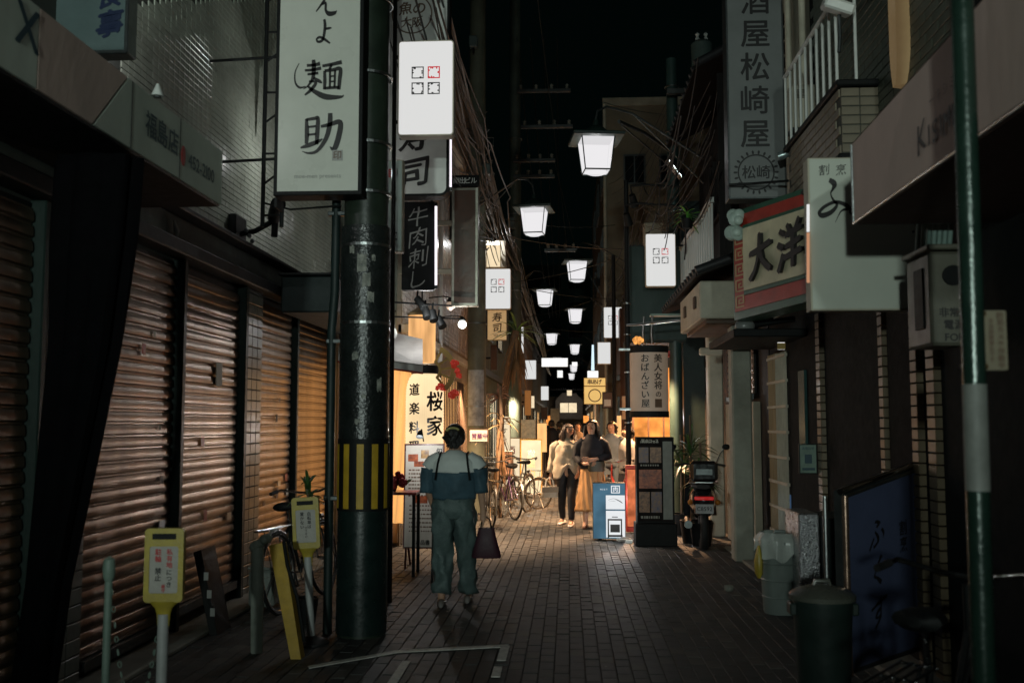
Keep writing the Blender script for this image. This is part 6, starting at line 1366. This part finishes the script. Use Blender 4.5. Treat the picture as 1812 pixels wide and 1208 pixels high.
def face(t, k, hx, hy, look=0.0, up=0.0):
    for s in (-1, 1):
        MB().ball((hx*k + s*.031*k, (.089+hy)*k, 1.488*k), .0085*k, 8, 6, 1.3, .5, .7).build('eye', M['hair'], t, smooth=True); MB().tube([(hx*k+s*.018*k, (.093+hy)*k, 1.503*k), (hx*k+s*.047*k, (.084+hy)*k, 1.504*k)], .003*k, 5).build('eyebrow', M['hair'], t)
    MB().ball((hx*k, (.091+hy)*k, 1.437*k), .019*k, 8, 6, 1, .45, .35).build('mouth', mat('lips', (.45, .12, .1), .4), t, smooth=True)
def ears(t, k, hx, hy):
    for s in (-1, 1): MB().ball((hx*k+s*.082*k, (.0+hy)*k, 1.475*k), .02*k, 8, 6, .4, .8, 1.2).build('ear', M['skin'], t, smooth=True)
def shoe(t, m, an, toe, k=1.0, hgt=.07, name='shoe'):
    a, b = Vector(an)*k, Vector(toe)*k; d = (b-a); d.z = 0; d.normalize(); s = Vector((-d.y, d.x, 0)); R_ = []
    for u, w, h in ((-.075, .02, .05), (-.06, .036, hgt), (0, .04, hgt), (.07, .042, .055), (.13, .038, .04), (.165, .018, .022)):
        c = a + d*u; c.z = 0.004; R_.append([c + s*w*math.cos(q) + Vector((0, 0, max(0, h*.5 + h*.5*math.sin(q)*1.0))) for q in [2*PI*j/14 for j in range(14)]])
    return MB().rings(R_).build(name, m, t, smooth=True)

# 1. woman walking away, near
K = 1.0
W1 = thing('person', 'woman seen from behind in wide teal trousers and a white and blue top', 'person', (-1.0, 8.75, 0))
Lk, La, Lt = (-.10, .06, .46), (-.11, .0, .07), (-.12, .13, .03)
Rk, Ra, Rt = (.09, .10, .47), (.10, .22, .09), (.10, .34, .05)
body(W1, ((-.235, -.02, 1.03), (-.20, .10, .86), (.2, .5, -.5)), ((.235, -.03, 1.03), (.25, .02, .83), (0, .05, -1)), (Lk, La, Lt), (Rk, Ra, Rt)); ears(W1, 1, 0, 0)
teal = mat('teal_satin', (.095, .14, .135), .58, scale=9, var=.35, bump=.6)
for s, (kn, an) in ((-1, (Lk, La)), (1, (Rk, Ra))):
    pts = [(s*.075, .0, .93), (s*.088, .0, .80), (s*.095, kn[1]*.5, .64), (kn[0], kn[1], .46), (an[0], (kn[1]+an[1])/2, .27), (an[0], an[1]-.0, .115)]
    cloth(W1, 'trouser_leg', teal, pts, [(.095, .125), (.102, .13), (.093, .11), (.085, .095), (.08, .09), (.082, .092)], .07, 5, 4+s, wr=.035)
cloth(W1, 'waistband', teal, [(0, .01, .775), (0, 0, .84), (0, 0, .9), (0, 0, 1.0)], [(.15, .115), (.18, .14), (.175, .13), (.14, .11)], .02, 6, 2)
bl = mat('blue_teal_blouse', (.045, .095, .125), .75, scale=6, var=.35, bump=.3); wh = mat('white_blouse_yoke', (.62, .66, .63), .7, scale=5, var=.12, bump=.2)
cloth(W1, 'blouse', bl, [(0, 0, .93), (0, 0, 1.0), (0, -.01, 1.1), (0, -.01, 1.17)], [(.18, .13), (.19, .14), (.2, .145), (.205, .142)], .03, 7, 3, wr=.02)
cloth(W1, 'blouse_yoke', wh, [(0, -.01, 1.165), (0, -.012, 1.25), (0, -.01, 1.31), (0, -.006, 1.352)], [(.214, .146), (.2, .13), (.13, .09), (.058, .052)], .015, 5, 5, wr=.01)
for s in (-1, 1):
    el = Vector((s*.235, -.02, 1.03))
    cloth(W1, 'sleeve', wh, [(s*.12, -.01, 1.30), (s*.185, -.012, 1.255), (s*.225, -.015, 1.19)], [(.05, .065), (.062, .075), (.07, .08)], .02, 5, 6, wr=.012)
    cloth(W1, 'sleeve', bl, [(s*.216, -.015, 1.195), (s*.226, -.015, 1.10), (s*.232, -.01, .985)], [(.071, .081), (.07, .077), (.066, .07)], .04, 6, 7, wr=.015)
    MB().tube([(s*.13, .1, 1.2), (s*.12, .03, 1.335), (s*.115, -.08, 1.325), (s*.13, -.148, 1.24), (s*.15, -.162, 1.1)], .009, 6).build('strap', M['black'], W1, smooth=True)
hairmesh(W1, M['hair'], (0, -.005, 1.475), (.095, .105, .11), [(-PI/2+.25*i, .10, -.06) for i in range(-4, 5)], 2)
MB().ball((0, -.09, 1.5), .055, 14, 10, 1, .8, 1).build('hair_bun', M['hair'], W1, smooth=True)
MB().tube([(.0+.05*math.cos(a)*1.1, -.135+.01*math.sin(a*2), 1.515+.032*math.sin(a)) for a in [.4+i*.28 for i in range(10)]], .011, 6).build('hair_clip', mat('straw_hair_clip', (.4, .36, .14), .5), W1, smooth=True)
for an, tt in ((La, Lt), (Ra, Rt)): shoe(W1, mat('dull_sandal', (.1, .08, .07), .5), an, tt)
t = thing('tote_bag', 'dark maroon flared bag hanging from the hand of the woman seen from behind', 'bag', (-.72, 8.77, .42))
MB().rings([[(wx*math.copysign(abs(math.cos(a))**.6, math.cos(a)), dy*math.sin(a), z) for a in [2*PI*i/20 for i in range(20)]] for z, wx, dy in ((0, .125, .04), (.02, .13, .05), (.18, .085, .04), (.26, .07, .02))]).build('bag_body', mat('maroon_cloth', (.045, .01, .02), .6), t, smooth=True)
for s in (-1, 1): MB().tube([(-.05, .02*s, .25), (-.035, .012*s, .33), (-.01, 0, .36), (.03, .012*s, .33), (.045, .02*s, .25)], .006, 6).build('handle', M['black'], t, smooth=True)

def head_turn(t, yaw, pitch, piv, z0):
    Rm = Matrix.Rotation(yaw, 4, 'Z') @ Matrix.Rotation(pitch, 4, 'X'); piv = Vector(piv)
    for o in t.children:
        if o.type != 'MESH': continue
        if o.name.split('.')[0] in ('body', 'hair', 'eye', 'eyebrow', 'mouth', 'ear'):
            for v in o.data.vertices:
                w = max(0, min(1, (v.co.z - z0 + .03)/.05)) if o.name.startswith('body') else (1 if not o.name.startswith('hair') else max(0, min(1, (v.co.z-z0+.12)/.12)))
                if w: v.co = v.co.lerp(piv + Rm @ (v.co - piv), w)
# 2. woman in cream shirt, walking towards the viewer
W2 = thing('person', 'long-haired woman in a loose cream shirt and dark jeans, head turned to her companion', 'person', (-.02, 15.75, 0), None, PI - .25)
kk = 1.0
Lk, La, Lt = (-.09, .1, .46), (-.09, .12, .08), (-.10, .26, .03); Rk, Ra, Rt = (.09, -.02, .46), (.12, -.16, .09), (.14, -.04, .03)
body(W2, ((-.22, -.02, 1.03), (-.2, .1, .9), (.1, .2, -1)), ((.225, -.04, 1.02), (.27, .0, .80), (.1, .05, -1)), (Lk, La, Lt), (Rk, Ra, Rt), head=(-.02, .0)); face(W2, 1, -.02, 0)
jean = mat('black_jeans', (.012, .014, .02), .7)
for s, (kn, an) in ((-1, (Lk, La)), (1, (Rk, Ra))): cloth(W2, 'trouser_leg', jean, [(s*.08, 0, .9), (s*.09, 0, .78), kn, (an[0], (kn[1]+an[1])/2-.01, .28), (an[0], an[1], .11)], [(.09, .12), (.095, .1), (.066, .07), (.058, .062), (.045, .05)], .02, 5, 4)
shirt = mat('cream_cotton_shirt', (.42, .36, .27), .8, scale=6, var=.15, bump=.3)
P2_ = [(0, 0, .72), (0, 0, .85), (0, 0, 1.0), (0, 0, 1.15), (0, 0, 1.25), (0, 0, 1.31), (0, 0, 1.36)]; R2_ = [(.235, .16), (.23, .165), (.215, .15), (.2, .14), (.19, .125), (.13, .09), (.062, .058)]
o = cloth(W2, 'shirt', shirt, P2_, R2_, .06, 6, 9, wr=.02)
for v in o.data.vertices:
    if v.co.z < .98 and v.co.y > 0: v.co.z += (.98-v.co.z)*max(0, 1-abs(v.co.x+.05)*7)*.9
for s, el, wr_ in ((-1, (-.235, -.02, 1.03), (-.21, .09, .9)), (1, (.24, -.04, 1.02), (.275, .0, .82))): cloth(W2, 'sleeve', shirt, [(s*.13, 0, 1.29), (s*.2, 0, 1.22), el, wr_], [(.05, .07), (.075, .085), (.075, .08), (.06, .065)], .05, 6, 6, wr=.015)
hairmesh(W2, M['dhair'], (-.02, -.01, 1.485), (.098, .105, .105), [(-PI/2+.3*i, .30+.05*math.cos(i), .05) for i in range(-7, 8)], 3)
for an, tt in ((La, Lt), (Ra, Rt)): shoe(W2, mat('white_sneaker', (.6, .55, .52), .6), an, tt)
head_turn(W2, .75, 0, (-.01, 0, 1.40), 1.39)
t = thing('handbag', 'small white handbag held low by the woman in the cream shirt', 'bag', (-.30, 15.72, .44), None, .2)
MB().rings([[(wx*math.copysign(abs(math.cos(a))**.5, math.cos(a)), .05*math.sin(a), z) for a in [2*PI*i/20 for i in range(20)]] for z, wx in ((0, .13), (.02, .14), (.15, .125), (.17, .11))]).build('bag_body', mat('cream_leather', (.55, .5, .4), .4), t, smooth=True); MB().box(-.13, .13, -.056, -.05, .08, .165).build('flap', mat('tan_leather_trim', (.35, .3, .22), .4), t)
for s in (-1, 1): MB().tube([(-.07, .02*s, .16), (-.05, .015*s, .27), (.0, .0, .31), (.05, .015*s, .27), (.07, .02*s, .16)], .006, 6).build('handle', M['white'], t, smooth=True)

# 3. woman in black top and tan skirt
W3 = thing('person', 'woman in a black jumper and long tan skirt with long dark hair, looking up', 'person', (.36, 15.5, 0), None, PI - .1)
k3 = 1.04
Lk, La, Lt = (-.08, .05, .46), (-.08, .02, .07), (-.09, .15, .03); Rk, Ra, Rt = (.08, .12, .46), (.09, .16, .07), (.10, .3, .03)
body(W3, ((-.23, -.03, 1.05), (-.05, .18, 1.0), (.9, .2, .05)), ((.23, -.03, 1.03), (.1, .15, .93), (-.8, .3, .1)), (Lk, La, Lt), (Rk, Ra, Rt), head=(.01, -.02), k=k3); face(W3, k3, .01, -.02)
sk = mat('tan_pleated_skirt', (.46, .25, .1), .6, scale=5, var=.15)
cloth(W3, 'skirt', sk, [(0, 0, 1.0*k3), (0, 0, .88), (0, .02, .62), (.0, .05, .40), (0, .06, .25)], [(.13, .1), (.17, .14), (.2, .17), (.235, .2), (.255, .22)], .055, 14, 3, n=112)
blk = mat('black_knit', (.008, .009, .014), .8)
cloth(W3, 'jumper', blk, [(0, 0, .86*k3), (0, 0, 1.0*k3), (0, 0, 1.15*k3), (0, -.005, 1.26*k3), (0, -.005, 1.32*k3), (0, 0, 1.375*k3)], [(.185, .145), (.19, .15), (.2, .15), (.185, .12), (.12, .085), (.058, .055)], .02, 6, 9, wr=.012)
for s, el, wr_ in ((-1, (-.24, -.03, 1.09), (-.09, .15, 1.04)), (1, (.24, -.03, 1.07), (.15, .12, .98))): cloth(W3, 'sleeve', blk, [(s*.13, 0, 1.34), (s*.19, 0, 1.27), el, wr_], [(.05, .07), (.07, .08), (.07, .07), (.045, .045)], .03, 6, 6, wr=.01)
hairmesh(W3, M['hair'], (.01, -.03, 1.492*k3), (.1, .108, .11), [(-PI/2+.3*i, .38+.04*math.cos(i*2), .04) for i in range(-6, 7)], 5)
for an, tt in ((La, Lt), (Ra, Rt)): shoe(W3, mat('brown_loafer', (.1, .04, .02), .4), an, tt, k3, .05)
head_turn(W3, -.25, .18, (0, 0, 1.44), 1.44)
t = thing('shoulder_bag', 'dark olive shoulder bag at the hip of the woman in the tan skirt', 'bag', (.42, 15.33, .86)); MB().rings([[(wx*math.copysign(abs(math.cos(a))**.5, math.cos(a)), .045*math.sin(a), z) for a in [2*PI*i/20 for i in range(20)]] for z, wx in ((0, .11), (.02, .13), (.13, .13), (.15, .11))]).build('bag_body', mat('olive_leather', (.06, .05, .03), .4), t, smooth=True)
MB().tube([(-.1, .0, .14), (-.08, .03, .28), (-.07, .07, .46), (.0, .12, .56)], .008, 6).build('strap', M['black'], t, smooth=True)

# far passers-by
def passer(label, x, y, rz, top, low, h=1.0, coat=False, hairm='hair', skirt=False, step=.12):
    t = thing('person', label, 'person', (x, y, 0), None, rz)
    L, R = ((-.09, .02, .46*1), (-.09, -step, .08), (-.1, -step+.13, .03)), ((.09, .06, .46), (.09, step, .07), (.1, step+.14, .03))
    body(t, ((-.22, -.03, 1.05), (-.23, .06, .84), (0, .1, -1)), ((.22, -.03, 1.05), (.23, .04, .84), (0, .1, -1)), L, R, k=h, hands=False)
    for s, (kn, an, _) in ((-1, L), (1, R)): cloth(t, 'trouser_leg', low, [(s*.08*h, 0, .9*h), (s*.09*h, 0, .78*h), tuple(h*c for c in kn), (an[0]*h, an[1]*h*.8, .28*h), (an[0]*h, an[1]*h, .09*h)], [(.1, .125), (.105, .12), (.08, .085), (.07, .075), (.065, .07)], .03, 5, 4)
    cloth(t, 'jacket', top, [(0, 0, (.76 if coat else .88)*h), (0, 0, 1.0*h), (0, 0, 1.15*h), (0, 0, 1.27*h), (0, 0, 1.33*h), (0, 0, 1.37*h)], [(.19, .14), (.19, .14), (.21, .145), (.2, .125), (.13, .085), (.06, .06)], .02, 6, 9, wr=.01)
    for s in (-1, 1): cloth(t, 'sleeve', top, [(s*.14*h, 0, 1.3*h), (s*.2*h, 0, 1.24*h), (s*.235*h, -.03, 1.04*h), (s*.235*h, .05, .84*h)], [(.05, .07), (.065, .075), (.06, .065), (.045, .05)], .03, 5, 6)
    hairmesh(t, M[hairm], (0, -.012, 1.49*h), (.096, .102, .1), [(-PI/2+.35*i, .1, -.02) for i in range(-4, 5)], 3)
    for an, tt in ((L[1], L[2]), (R[1], R[2])): shoe(t, M['black'], an, tt, h)
    return t
suit = mat('black_suit', (.015, .016, .022), .7); gc = mat('grey_cotton', (.08, .08, .08), .8); nb = mat('slate_blue_cloth', (.06, .085, .11), .8); pk = mat('pinkish_cloth', (.4, .25, .22), .8)
passer('man in a dark suit walking away up the lane beside the amber stand sign', -.50, 29.5, .05, suit, suit, 1.08)
passer('dark-haired passer-by just right of the man in the suit, mostly hidden', -.28, 31.0, .1, mat('khaki_cloth', (.15, .12, .06), .8), suit, 1.06)
passer('passer-by in black left of the man in the suit, behind the amber stand sign', -1.12, 32.5, 0, suit, suit, .98)
passer('passer-by between the two women, only the head showing', .22, 24.0, PI, mat('dull_brown_coat', (.1, .07, .05), .8), suit, 1.03)
passer('person in slate blue trousers half hidden behind the woman in the tan skirt', .80, 18.6, PI*.9, nb, nb, 1.03, True)
passer('distant passer-by near the gabled house', -.2, 48, 0, gc, suit, 1.0)
passer('person in a pale padded jacket bent over the bicycle behind the blue lit sign', 1.0, 17.1, 1.9, mat('pale_padded_jacket', (.3, .29, .27), .7, bump=.5), suit, .98, True)
# ================================================================ OVERHEAD CABLES
def cable(label, pts, r=.012, sag=0.0, n=16, m=None, group='overhead cables'):
    pts = [Vector(p) for p in pts]; c = (pts[0]+pts[-1])/2
    t = thing('overhead_cable', label, 'cable', tuple(c), group); out = []
    for i in range(len(pts)-1):
        for k in range(n): u = k/n; p = pts[i].lerp(pts[i+1], u); p.z -= sag*4*u*(1-u)*(pts[i+1]-pts[i]).length; out.append(p)
    out.append(pts[-1]); MB().tube(out, r, 5).build('wire', m or M['dsteel'], t, True, True); return t
rr = random.Random(21)
ORD = ('first', 'second', 'third', 'fourth', 'fifth', 'sixth', 'seventh', 'eighth', 'ninth')
cgrey = mat('grey_cable_sheath', (.16, .16, .15), .4)
ZT = sorted([6.3+rr.uniform(-.6, .7) for _ in range(9)], reverse=True)
for i in range(9):
    x0 = -1.72 + rr.uniform(-.25, .25); z0 = ZT[i]
    cable(ORD[i] + ' cable from the top of the tangled bundle above the hanging signs', [(x0, 8.0, z0+1.5), (-1.62+rr.uniform(-.2, .2), 18.0, ZT[i]), (-1.36+rr.uniform(-.12, .12), 25.4, 5.8+rr.uniform(-.5, .5)), (-1.2+rr.uniform(-.1, .1), 45, 5.2+rr.uniform(-.4, .4)), (-1.2, 70, 5)], rr.uniform(.008, .026), .012, m=cgrey if i % 3 else M['dsteel'])
for i in range(4):
    cable(ORD[i] + ' thin cable strung from the cross arm, counted from the pole', [(-1.3+.35*i, 25.25, 11.6), (-1.1+.2*i, 60, 8)], .012, .02)
cable('long thin cable descending from the top of the frame to the cross arms', [(-.55, 12, 8.6), (-.35, 25.3, 9.3), (.1, 34, 6.5)], .01, .01)
cable('thin cable crossing the sky towards the teal pole', [(.55, 24.0, 9.6), (1.85, 17.0, 6.9)], .006, .01)
cable('thin diagonal cable from the cross arms down to the apartment block', [(-.35, 25.2, 8.4), (.25, 29, 6.6), (1.15, 29, 5.0)], .008, .0)
for i in range(5): cable(ORD[i] + ' cable from the top between the teal pole and the apartment block', [(1.8, 17.0, 7.3-.13*i), (1.2+.1*i, 28.9, 8.6-.3*i)], .006, .03, m=M['rubber'])
for i in range(6):
    za = 6.1-.2*i
    x = 1.55+rr.uniform(-.15, .2); cable(ORD[i] + ' cable from the top along the front of the wooden house', [(1.9, 13.0, za), (x, 17.0, 5.7-.12*i), (1.1, 27, 5.2+rr.uniform(-.4, .3)), (1.2, 60, 4.9)], rr.uniform(.006, .014), .02, m=M['rubber'])
for i, (y0, z0, y1, z1) in enumerate(((19, 5.3, 20, 5.1), (22, 6.2, 25, 6.6), (24, 5.0, 22, 5.3), (27, 5.4, 28, 5.1), (33, 5.1, 31, 5.6), (38, 5.4, 37, 5.0))):
    cable(ORD[i] + ' nearest of the cables crossing the lane between the street lanterns', [(-1.6, y0, z0), (1.2, y1, z1)], .01, .03)
bz = thing('cable_coils', 'tangle of looped cables and tape around the pole above the framed panel', 'cables', (-1.6, 17.9, 5.6)); mb = MB()
for k in range(26):
    z = 4.6 + rr.random()*2.6; p = [Vector((-1.62 + rr.uniform(-.3, .3), 17.8 + rr.uniform(-.3, .2), z + rr.uniform(-.25, .25))) for _ in range(5)]; mb.tube(p, .011, 5)
o = mb.build('loops', cgrey, bz, True); o['kind'] = 'stuff'
for (label, px, py, Y, w, h) in (('grey cable junction box on the pole beside the framed panel', 838, 75, 17.7, .16, .22), ('lower grey junction box among the tangled cables', 862, 300, 17.7, .14, .2), ('square junction box over the lantern arm on the cable bundle', 905, 395, 24.8, .2, .28)):
    p = aY(px, py, Y); t = thing('junction_box', label, 'junction box', tuple(p)); MB().bbox(-w/2, w/2, -.08, .08, -h/2, h/2, .02).build('case', mat('teal_grey_box', (.12, .16, .15), .4), t); MB().cyl((0, 0, -h/2-.1), (0, 0, -h/2), .02).build('gland', M['black'], t)
tr = thing('transformer', 'grey pole transformer on the teal side of the lane behind the eaves', 'transformer', tuple(aY(1242, 110, 16.5))); MB().lathe([(.0001, -.4), (.17, -.4), (.18, .3), (.12, .36), (.0001, .38)], (0, 0, 0), 20).build('tank', mat('teal_grey_tank', (.09, .13, .12), .4), tr, smooth=True)
for s in (-1, 1): MB().lathe([(.02, .34), (.04, .4), (.02, .44), (.04, .48), (.0001, .52)], (.07*s, 0, 0), 10).build('bushing', M['white'], tr, smooth=True)
MB().bbox(-.6, .1, -.05, .05, -.55, -.45, .01).build('bracket', M['dsteel'], tr)
# litter
t = thing('crumpled_paper', 'crumpled pale litter on the dark bricks before the pale bin', 'litter', tuple(aZ(1290, 1047, 0))); mb = MB().ball((0, 0, .035), .04, 10, 7, 1.2, .9, .8)
mb.v = [tuple(Vector(p)*(1 + .35*noise.noise(Vector(p)*45))) for p in mb.v]; mb.build('ball', M['concrete'], t)
# two added floodlights, unseen behind the viewer: they fill the fronts of signs and people
for lb, x, y, z, pw in (('added floodlight unseen behind the viewer on the shutter side, lower one', -1.5, -7.0, 2.3, FLOOD_W), ('added floodlight unseen behind the viewer on the awning side, higher one', .9, -9.0, 3.7, FLOOD_W*.55)):
    t = thing('added_floodlight', lb, 'floodlight', (x, y, z)); MB().bbox(-.2, .2, -.12, 0, -.14, .14, .02).build('housing', M['black'], t)
    MB().box(-.18, .18, .001, .006, -.12, .12).build('lens', M['hot'], t); MB().tube([(0, -.06, -.14), (0, -.1, -.3), (.8 if x > 0 else -.8, -.1, -.35)], .02, 8).build('bracket', M['dsteel'], t)
    l = bpy.data.lights.new('lamp', 'SPOT'); l.energy = pw; l.spot_size = math.radians(56); l.spot_blend = 1.0; l.shadow_soft_size = .15; l.color = (.84, 1, .92)
    o = bpy.data.objects.new('lamp', l); COL.objects.link(o); o.parent = t; o.location = (0, .03, 0); o.rotation_euler = (PI/2 + .17, 0, .05 if x > 0 else -.08)

for lb, loc, pw in (('small wall-wash lamp hidden behind the teal-grey hanging sign', (-2.82, 5.85, 4.1), 26), ('added wall-wash lamp unseen behind the tall noodle sign', (-2.5, 9.35, 4.15), 16)):  # the second lamp is added, out of sight, to brighten the tiles
    t = thing('wall_wash_lamp', lb, 'lamp', loc); MB().cyl((-.3, 0, .12), (.0, 0, .12), .012).build('arm', M['black'], t); MB().cyl((0, 0, .07), (0, 0, .16), .05, .03, 12).build('shade', M['black'], t); MB().ball((0, 0, .03), .03, 10, 6).build('globe', M['hot'], t); lamp(t, (-.0, 0, -.03), pw, (.95, 1, .9), .03)

# flecks of litter and chewing gum on the bricks
mb = MB(); rr = random.Random(8)
for k in range(90):
    x, y = rr.uniform(-1.6, 1.8), rr.uniform(6.2, 14); r_ = rr.uniform(.006, .022); a0 = rr.random()*6
    mb.add([(x+r_*rr.uniform(.5, 1.2)*math.cos(a0+i*PI/3), y+r_*rr.uniform(.5, 1.2)*math.sin(a0+i*PI/3), .0055+rr.uniform(0, .003)) for i in range(6)], [tuple(range(6))])
o = mb.build('litter', mat('pale_litter', (.22, .21, .19), .8, scale=30, var=.6)); tag(o, 'scattered pale flecks and gum spots on the brick paving', 'litter', kind='stuff')
# extra small shop signs and fittings farther up the lane
for i, (px, Y, m, lb) in enumerate((
 ((986, 996, 655, 668), 62, 'litc', 'tiny white lit box above the far gabled house'), ((938, 946, 700, 722), 34, 'warmw', 'small cream lit sign left of the low white sign'), ((1003, 1012, 690, 700), 70, 'warmw', 'tiny cream light above the end of the lane'),
 ((1102, 1112, 655, 690), 30, 'warmw', 'narrow cream lit sign right of the thin black post'), ((1012, 1022, 640, 648), 55, 'litc', 'tiny flat white lit sign between far lanterns'), ((966, 974, 735, 752), 50, 'orangep', 'tiny orange lit sign above the far passer-by'),
 ((1032, 1042, 735, 748), 45, 'orangep', 'tiny orange lit sign over the head of the distant passer-by'), ((1118, 1126, 744, 800), 19.5, 'orangep', 'narrow orange lit strip left of the menu stand'), ((868, 880, 610, 655), 21, 'brown', 'narrow brown board under the tan sushi sign'))):
    s = facing_sign('small_sign', lb, 'sign', px, Y, M[m], M['dsteel'], .1, .01); MB().box(s['X0'] if s['cx'] > 0 else s['X0']-.4, s['X1']+.4 if s['cx'] > 0 else s['X1'], Y+.12, Y+.14, s['cz']-.02, s['cz']+.02).build('bracket', M['black'], s['t'], True)

for lb, x0, x1, zc, ys, n_ in (('mass of loose black wires sagging along the lantern-side fronts', -1.75, -1.2, 5.6, (9, 14, 18, 22, 25.5, 32, 45), 18), ('mass of loose thin wires along the restaurant-side fronts', 1.25, 1.9, 5.2, (12, 15, 17, 21, 26, 33, 45), 12)):
    t = thing('cable_bundle', lb, 'cables', ((x0+x1)/2, ys[2], zc)); mb = MB(); rr = random.Random(int(x0*10))
    for k in range(n_):
        z = zc + rr.uniform(-.7, .9); x = rr.uniform(x0, x1); pts = []
        for a, b in zip(ys, ys[1:]):
            p, q = Vector((x, a, z)), Vector((x + rr.uniform(-.12, .12)*(1 if a > 16 else 2), b, z + rr.uniform(-.3, .25))); sg = rr.uniform(.05, .35)
            for i in range(8): u = i/8; w = p.lerp(q, u); w.z -= sg*4*u*(1-u); pts.append(w)
            x, z = max(x0-.1, min(x1+.1, q.x)), max(zc-.8, min(zc+1, q.z))
        mb.tube(pts, rr.uniform(.005, .013), 5)
    o = mb.build('wires', M['rubber'] if x0 > 0 else mat('dusty_black_wire', (.04, .04, .038), .5), t, True, True); o['kind'] = 'stuff'
